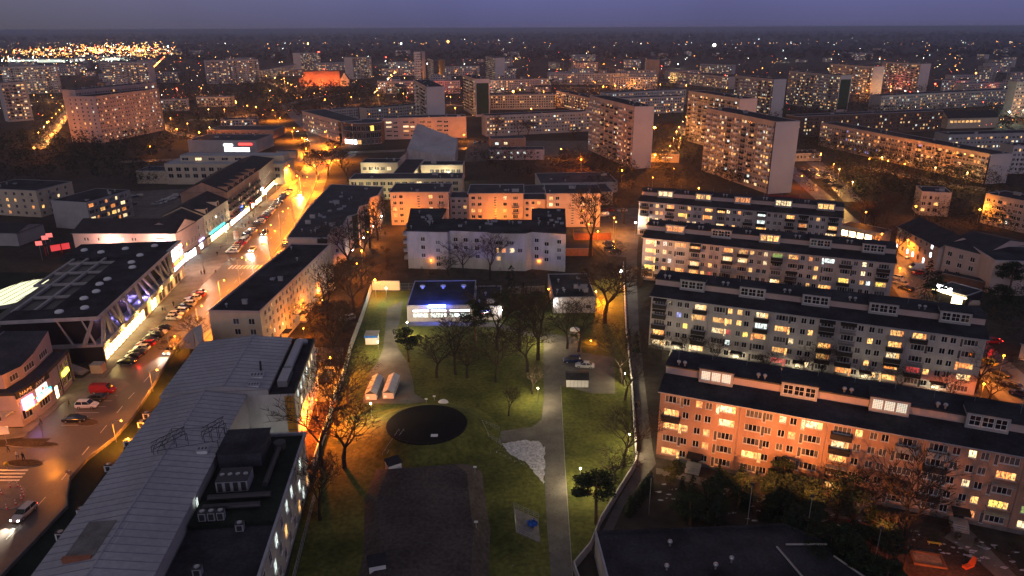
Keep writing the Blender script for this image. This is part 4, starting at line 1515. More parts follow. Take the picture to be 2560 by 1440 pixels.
# --- four-storey block B with cream gable end, left centre
A = (-72.3, 159.5)
WB = grid_wins(60, 5, 1.5, 2.35, [(1.0, 1.1, 1.2, 2, 0), (3.4, 1.1, 1.2, 2, .0), (5.6, .7, 1.2, 1, .6)], 7.4, .07, 'wwa', start=1.5)
B1 = block('apartment_block', 'long block with a cream gable end, between the street and the yard', A, -17 + 13.5, 12.5, 57, 12.6,
      {'f': [(5.6, 9.6, 1.5, 1.5, 2, 'k', 'w'), (9.4, 9.6, 1.5, 1.5, 2, 'd', 'w'), (5.7, 6.9, 1.5, 1.5, 2, 'd', 'w'), (9.5, 6.9, 1.5, 1.5, 2, 'k', 'w'), (5.8, 4.2, 1.5, 1.5, 2, 'b'), (9.6, 4.2, 1.5, 1.5, 2, 'k', 'w'), (9.6, 1.5, 1.5, 1.5, 2, 'd')],
       'r': WB, 'l': grid_wins(57, 4, 1.6, 2.9, [(1, 1.3, 1.4, 2, 0)], 3.2, .1)}, PLASTER_CREAM, TAR, {'r': PLASTER_CREAM, 'l': PLASTER_PINK}, rim=.5, clutter=6, rimm=PLASTER_PINK)
for i in range(4):
    e = MB()
    e.box(12.52, 11 + i * 13.0, 2.6, 14.4, 13.8 + i * 13.0, 2.75, BALC)
    e.box(12.52, 11.3 + i * 13.0, 0, 14.1, 13.5 + i * 13.0, .5, CONC)
    link('entrance_canopy', e.mesh('entrance_canopy'), B1)
# --- stepped block S: sawtooth east side
S0 = [(-72.2, 223.3), (-59.4, 223.1), (-61.4, 236), (-63.0, 236.2), (-61.0, 248.6), (-62.6, 249), (-60.6, 263.5), (-62.6, 264), (-60.5, 277), (-62.2, 277.6), (-60.0, 291), (-58.6, 303), (-80.6, 309), (-77.4, 262)]
S0 = [(-72.2, 223.3), (-59.4, 223.1), (-60.3, 235), (-57.6, 239), (-58.6, 251), (-56.0, 255), (-57.4, 266), (-54.8, 270), (-56.0, 281), (-53.8, 285), (-54.5, 302), (-78.0, 308), (-76.0, 262)]
def poly_building(name, label, poly, h, wallm, roofm, wins=None, rim=.35, cat='building', group=None, skipwin=(), lit=.1, pal='aaw', fh=2.9, pat=None, per=3.6, floors=None, indiv=True, balc_edges=(), rimm=RIM, start=.8, edge_mats=None):
    A = sum(poly[i][0] * poly[(i + 1) % len(poly)][1] - poly[(i + 1) % len(poly)][0] * poly[i][1] for i in range(len(poly)))
    if A < 0:
        poly = poly[::-1]
    ox, oy = poly[0]
    t = thing(name, label, cat, (ox, oy, 0), 0, group)
    loc = [(p[0] - ox, p[1] - oy) for p in poly]
    wb = MB()
    fl = floors or int((h - 1) / fh)
    for i in range(len(loc)):
        a, c = Vector(loc[i]), Vector(loc[(i + 1) % len(loc)])
        L = (c - a).length
        M = Matrix.Translation((a.x, a.y, 0)) @ Matrix.Rotation(atan2(c.y - a.y, c.x - a.x), 4, 'Z')
        ws = []
        if i not in skipwin:
            if wins and i in wins:
                ws = wins[i]
            elif L > 2.6:
                ws = grid_wins(L, fl, 1.2, fh, pat or [(.2, 1.3, 1.4, 2, 0)], min(per, L - .8), lit, pal, start=start if L > 5 else .4)
        wall_grid(wb, M, L, 0, h, ws, (edge_mats or {}).get(i, wallm))
        put_windows(t, M, ws)
        if i in balc_edges:
            for k in range(1, fl):
                for q in range(int(L / 7)):
                    link('balcony', balc_mesh(2.6, 1.1, 'rail'), t, M @ T(1.5 + q * 7.0, 0, .3 + k * fh))
    link('wall', wb.mesh('wall'), t)
    r = MB()
    r.prism(loc, h - .01, h + .12, roofm)
    if rim:
        for i in range(len(loc)):
            a, c = Vector(loc[i]), Vector(loc[(i + 1) % len(loc)])
            L = (c - a).length
            M = Matrix.Translation((a.x, a.y, 0)) @ Matrix.Rotation(atan2(c.y - a.y, c.x - a.x), 4, 'Z')
            e = .004 * (i % 3)
            r.box(-.12, -.12 - e, h - .1 - e, L + .1, .22, h + rim + e, rimm, M)
    ro = link('roof', r.mesh('roof'), t)
    return t, ro, (ox, oy)
def clut(ro, o, pts, h, kinds=None):
    for i, (x, y) in enumerate(pts):
        k = (kinds or 'vch')[i % len(kinds or 'vch')]
        if k == 'v':
            link('roof_vent', vent_mesh(), ro, (x - o[0], y - o[1], h + .12))
        elif k == 'c':
            link('chimney', chim_mesh(1.8, .8, 1.2, PLASTER_GREY), ro, (x - o[0], y - o[1], h + .12))
        elif k == 'h':
            link('roof_hatch', chim_mesh(1.2, 1.2, .4, RIM), ro, (x - o[0], y - o[1], h + .12))
        elif k == 's':
            link('skylight', chim_mesh(2.0, 1.5, .7, WHITE), ro, (x - o[0], y - o[1], h + .12))
st_, ro, oo = poly_building('apartment_block', 'salmon block with a sawtooth side and a broad dark roof along the street', S0, 12.6, PLASTER_SALMON if False else PLASTER_PINK, TAR2,
      wins={0: [(8.2, 9.5, 1.4, 1.4, 2, 'k'), (8.2, 6.6, 1.4, 1.4, 2, 'd'), (8.2, 3.7, 1.4, 1.4, 2, 'd'), (3.0, 9.5, 4.6, 1.2, 4, 'k'), (3.0, 6.8, 1.2, .7, 1, 'k')]}, lit=.05, fh=2.8, floors=4)
clut(ro, oo, [(random.uniform(-72, -61), random.uniform(226, 300)) for _ in range(26)], 12.6, 'hvhvc')

# --- U-shaped pale block in the middle
Up = [(-34.8, 230.5), (-21.2, 229.0), (-20.6, 231.0), (-8.5, 229.0), (-6.3, 227.4), (4.5, 227.0), (6.5, 229.0), (17.6, 226.0), (19.6, 259.5), (7.5, 260.0), (7.0, 243.0), (-24.8, 245.0), (-24.2, 260.5), (-37.4, 261.0)]
def w3(us, zs, lit=.08, w=1.45):
    return [(u, z, w, 1.4, 2, pick(lit, 'aow')) for u in us for z in zs]
ed = {0: w3((4.6,), (9.6, 6.8, 4.0)) + w3((9.6,), (8.6, 5.9, 3.2, 1.0)), 2: w3((1.2, 4.6, 8.4), (9.2, 6.5)) + w3((8.6,), (3.6,)),
      4: [(1.0, 9.0, 2.4, 1.3, 3, 'd'), (4.6, 9.0, 2.4, 1.3, 3, 'k'), (1.0, 6.3, 1.0, 1.6, 1, 'a'), (3.0, 6.3, 1.4, 1.6, 2, 'o'), (5.6, 6.3, 1.6, 1.6, 2, 'w'), (1.2, 3.6, 1.4, 1.4, 2, 'a'), (8.2, 6.3, 1.6, 1.5, 2, 'k')],
      6: w3((1.0,), (9.4, 6.6, 3.9), .15) + w3((4.4,), (8.4, 5.7, 3.0), .1) + w3((8.6,), (9.4, 6.6, 3.9), .15)}
ed.setdefault(1, [])
ed.setdefault(3, [])
ed.setdefault(5, [])
ut, ro, oo = poly_building('apartment_block', 'pale U-shaped block with black roof behind the blue-lit pavilion', Up, 13.0, PLASTER, TAR, wins=ed, balc_edges=(12,), lit=.08, per=5.0, rimm=TAR)
clut(ro, oo, [(random.uniform(-35, -26), random.uniform(233, 258)) for _ in range(10)] + [(random.uniform(9, 17), random.uniform(230, 257)) for _ in range(12)] + [(random.uniform(-20, 5), random.uniform(231, 241)) for _ in range(12)], 13.0, 'vhvh')
for k in range(4):      # corner balconies on the left side
    link('balcony', balc_mesh(3.4, 1.3, 'pale'), ut, Matrix.Translation((-37.0 - oo[0] + 1.4, 246 - oo[1], 2.6 + 2.75 * k)) @ Matrix.Rotation(-pi / 2, 4, 'Z'))
    link('balcony', balc_mesh(3.0, 1.3, 'pale'), ut, Matrix.Translation((-35.1 - oo[0], 235.5 - oo[1], 2.6 + 2.75 * k)) @ Matrix.Rotation(-pi / 2, 4, 'Z'))
# --- row of three pavilion blocks behind it, washed orange
def pav(label, x0, x1, y, D, h=13.6, low=False, lit=.12):
    L = x1 - x0
    ws = []
    if L > 15:
        for fl in range(5):
            for u, w, n_ in ((1.0, 1.5, 2), (3.6, 1.5, 2), (L - 8.0, 1.5, 2), (L - 4.0, 2.0, 3)):
                ws.append((u, 1.0 + 2.55 * fl, w, 1.35, n_, pick(lit, 'oaaw')))
        for k in range(11):
            ws.append((L * .46, 1.2 + 1.05 * k, 1.2, .6, 1, 'd'))
        bal = [('f', L - 4.6, .35 + 2.55 * fl, 3.0, 'rail') for fl in range(1, 4)]
    else:
        for fl in range(4):
            for u in (.8, 3.2, 5.6, 8.0):
                if u + 1.3 < L:
                    ws.append((u, 1.0 + 2.55 * fl, 1.3, 1.3, 2, pick(lit, 'oaw')))
        bal = []
    return block('apartment_block', label, (x0, y), -.5, L, D, h, {'f': ws, 'b': grid_wins(L, 4, 1.2, 2.7, [(.5, 1.4, 1.4, 2, 0)], 4, .2)}, PLASTER_PINK, TAR2, None, .35, True, 'pavilions in an orange-lit row', bal, over=.5 if L > 15 else 0, clutter=4 if L > 15 else 0)
pav('left pavilion of the orange-lit row, beside the school', -49.2, -25.6, 287, 17)
pav('low link with a roof terrace right of the left pavilion', -25.4, -17.4, 290, 11, 10.5)
pav('middle pavilion of the orange-lit row, its front glowing strongest', -17.2, 4.6, 284, 17, lit=.2)
pav('low link with a violet-lit roof terrace left of the right pavilion', 4.8, 13.8, 286, 11, 10.5, lit=.3)
pav('right pavilion of the orange-lit row, partly behind a tall bare tree', 14.0, 35.6, 283, 17, lit=.15)
# --- blue-lit pavilion in the park
bp = block('park_pavilion', 'low dark-roofed hall with a bright blue sign, standing in the park', (-28.8, 183.2), 1.0, 18.4, 20.5, 4.6,
      {'f': [(1.6, 1.3, 4.2, 1.2, 5, 'c'), (6.4, 1.3, 4.4, 1.2, 5, 'c'), (11.6, 1.3, 5.6, 1.2, 6, 'c'), (1.6, 2.9, 4.4, .65, 1, 't'), (6.6, 2.9, 4.2, .65, 1, 't'), (11.6, 2.9, 5.6, .65, 1, 't')]}, PLASTER, TAR, None, .3, clutter=0)
for x in (3, 9, 15):
    link('roof_fan', (lambda b: (b.lathe([(.35, 0), (.35, .5), (.75, .55), (.75, .95), (.01, 1.1)], 10, WHITE), b)[1])(MB()).mesh('roof_fan'), bp, (x, 14, 4.72))
sb = MB()
sb.box(6.0, -.42, 4.55, 10.6, -.2, 5.05, NEON_W)
sb.box(5.6, -.40, 4.12, 10.9, -.12, 4.53, NEON_B)
so = link('sign', sb.mesh('sign'), bp)
l = bpy.data.lights.new('sign_light', 'AREA')
l.shape = 'RECTANGLE'
l.size, l.size_y = 5, .6
l.color = (.06, .12, 1)
l.energy = 4200
lo = bpy.data.objects.new('sign_light', l)
C.objects.link(lo)
lo.parent = so
lo.matrix_local = T(8.2, -.5, 6.0) @ Matrix.Rotation(radians(62), 4, 'X')
bp2 = block('annexe', 'low annexe with a red and blue neon sign right of the blue-lit hall', (-10.3, 184.2), 1.0, 7.4, 16.5, 4.0, {'f': []}, PLASTER, TAR, None, .25, clutter=5)
sg = MB()
sg.box(1.2, -.16, 2.0, 4.6, -.01, 3.5, DARKM)
so = link('sign', sg.mesh('sign'), bp2)
scribble(so, 1.5, 4.3, 2.75, 3.35, -.17, NEON_B, 1)
scribble(so, 1.7, 4.2, 2.2, 2.65, -.17, NEON_W, 2)
us = MB()
us.box(1.7, -.2, 2.02, 4.2, -.17, 2.12, NEON_R)
link('neon_tube', us.mesh('neon_tube'), so)
# --- small black-roofed house right of it
sh = block('pump_house', 'small white house with a black roof full of vents, lit orange on its right', (11.6, 189.2), 1.5, 12.0, 20.5, 4.6, {'f': [(9.2, 1.2, 1.6, 1.2, 1, 'k')], 'r': [(3, 1.4, 1, 1.2, 1, 'd')]}, PLASTER, TAR, None, .25, clutter=9)
lettering(link('wall_plate', (lambda b: (b.box(2.2, 3.2, 4.72, 4.6, 5.0, 4.74, TAR), b)[1])(MB()).mesh('wall_plate'), sh), 'T', 1.3, WHITE, T(3.4, 3.9, 5.3), 1)
lettering(sh, 'T', 1.1, WHITE, T(8.8, 3.9, 5.3), 1)

# --- school complex, yellow floodlit
sch = block('school', 'school wing with a long dark roof and large windows lit yellow-white', (-76, 334), .5, 53, 14, 9.6, {'f': grid_wins(53, 3, 1.0, 2.9, [(.3, 2.4, 1.7, 3, 0)], 3.4, .12, 'cw')}, PLASTER_CREAM, TAR2, None, .35, clutter=6)
sc2 = block('school_wing', 'two-storey school wing with dark windows and bright cream walls, left of the link roof', (-81, 386), -1.5, 20, 13, 8.2, {'f': grid_wins(20, 2, 1.0, 3.3, [(.3, 2.2, 1.9, 3, 0)], 3.3, .1, 'cw')}, PLASTER_CREAM, TAR, None, .3, clutter=2)
lk = block('school_link', 'narrow dark roofed link between the school wing and the hall', (-60.5, 352), -1, 10.5, 54, 6.6, {'f': []}, PLASTER_CREAM, TAR, None, .3)
gy = block('gymnasium', 'sports hall with a row of tall grilled windows lit from outside', (-47.5, 377), -1, 22, 12, 8.4, {'f': [(4.6 + i * 2.8, 1.0, 2.1, 5.4, 2, 'k') for i in range(6)]}, PLASTER_CREAM, TAR, None, .3, clutter=1)
# wedge-roofed church
b = MB()
q = [(-62, 430), (-33.5, 427), (-33.0, 448), (-58, 452)]
zt = [8.5, 4.5, 12.0, 21.0]
b.prism(q, 0, zt, PLASTER, METROOF)
ch = thing('church', 'grey modern church with a steep bluish wedge roof rising to a point', 'church', (0, 0, 0))
link('nave', b.mesh('nave'), ch)
b = MB()
b.prism([(-66, 424), (-62.2, 425), (-60, 447), (-64, 450)], 0, [4, 7, 13, 6], PLASTER_PINK, TAR2)
link('side_chapel', b.mesh('side_chapel'), ch)
# --- pink long building and curved glass corner
block('office_block', 'long rose-coloured block with paired windows behind the church', (-92.3, 529), 8.5, 60, 15, 15.0, {'f': grid_wins(60, 4, 2.2, 3.1, [(1.2, 4.0, 1.3, 4, 0), (6.4, 3.0, 1.3, 3, -.3)], 12.2, .22, 'wwa') + []}, PLASTER_PINK, TAR2, None, .4, clutter=8)
D1 = [(-165, 581), (-119, 512), (-106, 521), (-150, 594)]
dk, ro, oo = poly_building('shop_block', 'long rose block with dark balconies running towards the glazed corner', D1, 15, PLASTER_PINK, TAR2, lit=.25, pal='wao', pat=[(.3, 1.8, 1.6, 2, 0), (3, 1.4, 1.6, 2, 0)], per=5.6, floors=4, fh=3.3)
gc = [(-118.5, 511)] + [(-104 + 15 * cos(t), 517 + 13 * sin(t)) for t in [radians(a) for a in range(200, 335, 12)]] + [(-91, 524), (-105, 530)]
gt, ro, oo = poly_building('glazed_corner', 'curved dark glass corner building with a bright white ground-floor window', gc, 14.6, BROWN, TAR2, wins={i: [(.15, 4.6, 2.5, 3.6, 2, 'd'), (.15, 9.4, 2.5, 3.6, 2, 'y' if i == 9 else 'd'), (.15, .5, 2.5, 3.0, 1, 't' if 1 < i < 6 else ('a' if i == 6 else 'd'))] for i in range(1, 12)}, skipwin=(0, 12, 13, 14), rim=.4)
# --- street row west of the street
def seg(label, A, ang, L, D, h, roofh, wallm=PLASTER_CREAM, fl=3, lit=.12, roof='gable', shop=True, f='r', extra=None, dorm=0, balcl=False, grp='shop houses along the broad pavement'):
    # the street side is the 'r' face of a block whose length runs across; simpler: front = street side
    ws = []
    if shop:
        x = .4
        while x + 3.2 < L:
            if random.random() < .9:
                ws.append((x, .35, 2.8, 2.7, 2, random.choice('stss')))
            x += 3.4
    ws += [(w[0], w[1], w[2], w[3], w[4], w[5]) for w in grid_wins(L, fl, 4.6, 2.8, [(.4, 1.2, 1.6, 2, 0)], 3.4, lit, 'awo', start=.6)]
    bal = []
    if balcl:
        for k in range(fl):
            for q in range(int(L / 6.8)):
                bal.append(('f', .4 + q * 6.8, 4.0 + 2.8 * k, 4.6, 'dark'))
    t = block('shop_house', label, A, ang, L, D, h, {'f': ws, 'r': (extra or {}).get('r', []), 'l': (extra or {}).get('l', [])}, wallm, TILE, None, .3, True, grp, bal, roof, roofh=roofh, clutter=3)
    for q in range(dorm):
        d = MB()
        x = 1.5 + q * (L - 2) / dorm
        d.prism([(x, -.1), (x + 2.6, -.1), (x + 2.6, 4), (x, 4)], h - .2, h + 1.9, wallm, TILE)
        d.box(x + .5, -.16, h + .1, x + 2.1, -.11, h + 1.5, GLASS)
        link('dormer', d.mesh('dormer'), t)
    aw = MB()
    aw.box(.3, -1.1, 3.25, L - .3, -.02, 3.4, DARKM)
    link('canopy', aw.mesh('canopy'), t)
    return t
rowx = lambda y: -112.6 - (y - 237) * .038
seg('first shop house from the white corner, with a lit yellow sign', (rowx(252) , 238.5), 92.0, 20, 14, 11.2, 3.2, PLASTER_PINK, 2, .1)
seg('second shop house, with the cyan-fronted lit shop', (rowx(259), 258.6), 92.0, 26, 15, 11.6, 3.6, PLASTER_CREAM, 2, .15, dorm=2)
seg('third shop house, tall with dark balcony bands on three floors', (rowx(285), 284.8), 93.5, 48, 18, 14.6, 4.2, PLASTER_SALMON, 3, .12, dorm=6, balcl=True)
seg('last shop house, narrow with tall windows, by the roundabout', (-119.0, 333), 96, 40, 16, 13.2, 3.0, PLASTER_CREAM, 3, .2, roof='hip')
# white corner building facing south
cw = block('corner_building', 'white corner building with red-and-white and green lit signs at the crossing', (-148, 234.5), -1.5, 35, 16, 11.6,
      {'f': [(u, 8.9, .7, 1.2, 1, k) for u, k in ((15.5, 'b'), (16.6, 'b'), (19.8, 'd'), (20.8, 'd'), (3.5, 'd'), (4.5, 'd'), (8.2, 'd'))] + [(u, 5.0, 1.1, 2.0, 2, k) for u, k in ((2.0, 'w'), (5.8, 'k'), (11.8, 'c'), (13.2, 'c'), (17.0, 'k'), (20.4, 'k'), (23.6, 'd'), (26.6, 'd'))] + [(24.4 + i * 2.6, .3, 2.3, 3.0, 1, 't') for i in range(4)],
       'r': [(.6 + i * 3.2, .3, 2.7, 2.8, 1, 't') for i in range(4)] + [(1.0 + i * 2.5, 5.0, 1.0, 1.9, 2, 'k') for i in range(6)]}, PLASTER_PINK, TILE, None, roof='gable', roofh=3.2)
sg = MB()
sg.box(28.6, -.35, 8.2, 33.6, -.05, 9.6, NEON_W)
sg.box(28.6, -.37, 9.62, 33.6, -.05, 9.9, NEON_R)
so = link('shop_sign', sg.mesh('shop_sign'), cw)
scribble(so, 28.9, 33.3, 8.9, 9.4, -.36, emis('pale_pink_letters', (1, .45, .5), 1.5), 3)
sg = MB()
sg.box(29.2, -.2, 6.0, 33.4, -.05, 6.9, NEON_G)
sg.box(29.4, -.2, 3.9, 33.2, -.06, 5.95, emis('shop_window_pale_green', (.75, .85, .55), 1.8, curtain=True))
link('shop_sign', sg.mesh('shop_sign'), cw)
sg = MB()
sg.box(17.0, -.3, 4.4, 20.2, -.05, 6.6, DARKM) if False else sg.box(8.8, -.3, 4.9, 11.4, -.05, 6.6, emis('sign_panel_cream', (1.0, .75, .45), 3.0))
sg.box(8.6, -.32, 4.5, 11.6, -.05, 4.88, NEON_R)
so = link('shop_sign', sg.mesh('shop_sign'), cw)
scribble(so, 9.0, 11.2, 5.2, 6.3, -.31, NEON_O, 4)
# lit signs on the shop houses
def sign_on(label_parent, x, z, w, h, m, s=None, tm=None, size=None):
    b = MB()
    b.box(x, -.35, z, x + w, -.05, z + h, m)
    so = link('shop_sign', b.mesh('shop_sign'), label_parent)
    if s:
        lettering(so, s, size or h * .8, tm or NEON_W, T(x + w / 2, -.42, z + h / 2), 1)
segs = [o for o in C.objects if o.name.startswith('shop_house')]
sign_on(segs[0], 2, 5.4, 2.4, .9, NEON_Y)
sign_on(segs[0], 6, 3.42, 12, .5, NEON_P)
sign_on(segs[1], 3, 3.42, 16, .6, NEON_T)
so = lettering(segs[1], 'H&S', 1.6, BLUEP, T(17.5, -.12, 6.6), 1, 'lettering')
sign_on(segs[2], 2, 3.42, 5, .8, NEON_R)
sign_on(segs[2], 14, 3.6, 3.6, 1.2, NEON_B)
sign_on(segs[2], 20, 3.42, 3, .8, NEON_Y)
sign_on(segs[2], 26, 3.42, 7, .7, NEON_R)
sign_on(segs[3], 6, 3.42, 4, .9, NEON_W)
# --- office with big windows behind the row, left apartment houses
of = block('office_building', 'cream office building with two rows of large square windows by the car park', (-179.5, 372), -1.5, 62, 17, 10.6, {'f': grid_wins(62, 2, 3.4, 3.4, [(.8, 2.6, 2.1, 2, 0)], 4.3, .04, 'w')}, PLASTER_CREAM, METROOF, None, .35, clutter=8)
o2 = block('office_top_floor', 'set-back upper floor with a pale ribbed roof above the cream office building', (-174, 379), -1.5, 55, 9, 13.6, {'f': grid_wins(55, 1, 11.2, 2.8, [(.3, 3.4, 1.5, 3, 0)], 7.0, .1, 'w')}, PLASTER_CREAM, METROOF, None, .3)
block('annexe', 'low brick annexe left of the cream office building', (-196, 374), -1.5, 16.2, 14, 6.5, {'f': grid_wins(16, 1, 2.5, 3, [(.8, 1.6, 1.5, 2, 0)], 4, .04, 'w')}, BRICK, TAR2, {'f': PLASTER_CREAM})
block('apartment_house', 'grey house with a full-width balcony side facing the car park', (-186, 285.5), -14, 17.2, 24, 11.2, {'f': [], 'r': grid_wins(24, 4, .9, 2.7, [(.3, 2.4, 1.5, 3, 0), (3.4, 1.2, 1.5, 2, 0)], 5.6, .3, 'awo')}, PLASTER_GREY, TAR, None, .2, balc=[('r', .2 + 5.7 * q, .2 + 2.7 * k, 5.2, 'pale') for k in range(1, 4) for q in range(4)], clutter=4)
block('apartment_house', 'greenish cream house at the left picture edge with a balcony column', (-232, 309), -12, 30, 20, 11.5, {'f': grid_wins(30, 4, .9, 2.75, [(.4, 1.3, 1.4, 2, 0)], 4.2, .16, 'ao'), 'r': grid_wins(20, 4, .9, 2.75, [(.8, 1.3, 1.4, 2, 0)], 4.6, .2, 'aw')}, PLASTER_CREAM, TAR, None, .2, balc=[('r', 5, .2 + 2.75 * k, 3.4, 'pale') for k in range(1, 4)], clutter=3)
block('house', 'dark low-roofed house between the two grey houses on the left', (-214, 262), -6, 30, 14, 5, {'f': [(20, 1.2, 1.4, 1.4, 2, 'a')]}, PLASTER_GREY, TILE, None, roof='gable', roofh=2.0)
block('supermarket', 'low supermarket with a white-lit entrance and red sign, left of the roundabout', (-212, 476), -3, 46, 30, 7.5, {'f': [(24 + i * 3.4, .5, 3.2, 2.8, 1, 't') for i in range(5)]}, PLASTER_GREY, TAR2, None, .4, clutter=3)
sm = [o for o in C.objects if o.name.startswith('supermarket')][0]
sign_on(sm, 34, 4.8, 9, 1.3, NEON_R)
sign_on(sm, 24, 4.2, 6, 1.3, SHOPW)
block('hall', 'low shed with an orange-lit side behind the supermarket', (-225, 540), -3, 50, 24, 6, {'f': grid_wins(50, 1, 3, 3, [(.3, 3, 1.2, 3, 0)], 5, .1)}, PLASTER_SALMON, TAR2, None, .3)
block('kiosk', 'small kiosk lit yellow beside the bend of the street', (-147, 452), 2, 12, 5, 4, {'f': []}, PLASTER_CREAM, TAR2, None, .2)
# church of red brick, floodlit
p0 = XY(762, 216)
rc = thing('brick_church', 'large brick church floodlit red among dark trees in the distance', 'church', (*p0, 0), radians(4))
b = MB()
b.box(0, 0, 0, 50, 30, 20, BRICK)
b.box(-8, 3, 0, -.01, 28, 12, BRICK)
link('nave', b.mesh('nave'), rc)
b = MB()
b.face([(50, -1, 0), (62, -1, 0), (62, -1, 9), (56, -1, 18), (50, -1, 9)], PLASTER_CREAM)
b.face([(50, 8, 0), (62, 8, 0), (62, 8, 9), (56, 8, 18), (50, 8, 9)][::-1], PLASTER_CREAM)
b.face([(50, -1, 9), (56, -1, 18), (56, 8, 18), (50, 8, 9)][::-1], TILE)
b.face([(62, -1, 9), (56, -1, 18), (56, 8, 18), (62, 8, 9)], TILE)
link('porch', b.mesh('porch'), rc)
for dx in (4, 24, 44):
    l = bpy.data.lights.get('floodlight') or bpy.data.lights.new('floodlight', 'POINT')
    l.color = (1, .28, .08)
    l.energy = 30000
    l.shadow_soft_size = .4
    o = bpy.data.objects.new('floodlight', l)
    C.objects.link(o)
    o.parent = rc
    o.location = (dx, -9, 4)

# --- right-hand side street houses
rb = block('street_house', 'three-storey rose house with four bright white windows in its corner bay', (137.8, 248.5), -90, 26, 14, 8.8, {'f': [(1 + i * 3.4, 1.4 + k * 2.9, 1.2, 1.7, 2, 't' if i > 5 and k else ('d' if k else random.choice('dt'))) for i in range(7) for k in range(3)]}, PLASTER_PINK, TILE, None, roof='gable', roofh=3.6)
block('apartment_house', 'dark-roofed rose house with loggias, on the far side of the shop forecourt', (139, 221.5), -62, 12, 26, 10, {'f': grid_wins(12, 3, 1, 2.9, [(.6, 1.4, 1.5, 2, 0)], 3.6, .1, 'c'), 'r': grid_wins(26, 3, 1, 2.9, [(.6, .8, 2.0, 1, 0)], 5, .1, 'w')}, PLASTER_PINK, TILE, None, roof='gable', roofh=3.0)
block('apartment_house', 'long plain house with a flat dark roof at the right edge above the shop', (143, 203), -8, 40, 16, 10.6, {'f': [(3, 2 + 2.8 * k, .7, 1.5, 1, 'd') for k in range(3)] + [(16, 7.4, 1.2, 1.4, 2, 'a')]}, PLASTER_PINK, TAR, None, .2)
shp = block('corner_shop', 'small shop with a brilliant white sign and a lit yellow front', (124.0, 198.5), -58, 9, 9, 3.8, {'f': [(5.2, .3, 3.0, 2.6, 3, 's')]}, DARKM, TAR, None, .3)
sg = MB()
sg.box(.4, -.3, 3.9, 4.8, -.05, 5.1, emis('neon_brilliant_white', (1, 1, 1), 16, sample=True))
sg.box(-.2, -.9, 3.3, 9.2, -.02, 3.5, MATS_LIT['s'])
link('shop_sign', sg.mesh('shop_sign'), shp)
block('canteen', 'orange-lit canteen front at the upper end of the side street', (126, 268), -50, 16, 8, 4.2, {'f': [(1 + i * 3, .6, 2.4, 2.2, 2, 's') for i in range(4)]}, PLASTER_CREAM, TILE, None, .2)
block('house', 'small house with a red-lit tiled roof beside the far car park', (104, 300), -22, 22, 11, 5.5, {'f': [(3, 1.5, 1.4, 1.4, 2, 'r'), (9, 1.5, 1.4, 1.4, 2, 'r')]}, BRICK, mat('red_roof_tiles', (.20, .035, .03), .8, .2, .5), None, roof='hip', roofh=3.2)
block('house', 'dark shed with white-lit openings at the right edge beside the street', (122.5, 158), -40, 14, 10, 4.2, {'f': [(2, .3, 2.2, 2.6, 2, 't'), (6.5, .3, 2.2, 2.6, 2, 't')]}, PLASTER_GREY, TILE, None, roof='gable', roofh=1.8)
block('villa', 'long villa with a lit loggia floor and pale gable at the far right', XY(2366, 322), 8, 44, 14, 8, {'f': [(2 + i * 3.4, 4.4, 2.6, 1.8, 3, 'a') for i in range(8)]}, PLASTER_CREAM, TILE, None, roof='gable', roofh=5)
block('low_house', 'low pale house in front of the pavilion row, by the dark trees', XY(1222, 400), 0, 34, 12, 6, {'f': grid_wins(34, 2, 1.0, 2.6, [(.6, 1.4, 1.3, 2, 0)], 4, .35, 'wc')}, PLASTER, TAR2, None, .3, clutter=2)
block('kindergarten', 'low cream building with a round roof light, behind the right pavilion', (2.0, 318), 4, 44, 18, 6.0, {'f': grid_wins(44, 1, 2.0, 2.6, [(.6, 1.4, 1.4, 2, 0)], 4.2, .25, 'aw')}, PLASTER_CREAM, TAR2, None, .3, clutter=4)
block('kindergarten_rear_wing', 'flat dark rear wing lit acid green at its left corner', (14, 345), 4, 38, 26, 5, {'f': []}, PLASTER_GREY, TAR2, None, .3, clutter=3)
block('low_shop', 'low building with two lit windows in front of the warm five-storey row', (-14, 492), 8, 24, 12, 5.5, {'f': [(3, 1.4, 2.4, 1.8, 2, 'c'), (9, 1.4, 2.4, 1.8, 2, 'w')]}, PLASTER_SALMON, TAR2, None, .2)
block('low_shop', 'single-storey shop under the orange lamp beside the blank-ended tower', (78, 432), -8, 22, 14, 5, {'f': [(2, 2.6, 6, .6, 3, 'w'), (12, 2.6, 6, .6, 3, 'w')]}, PLASTER_CREAM, TAR2, None, .2)

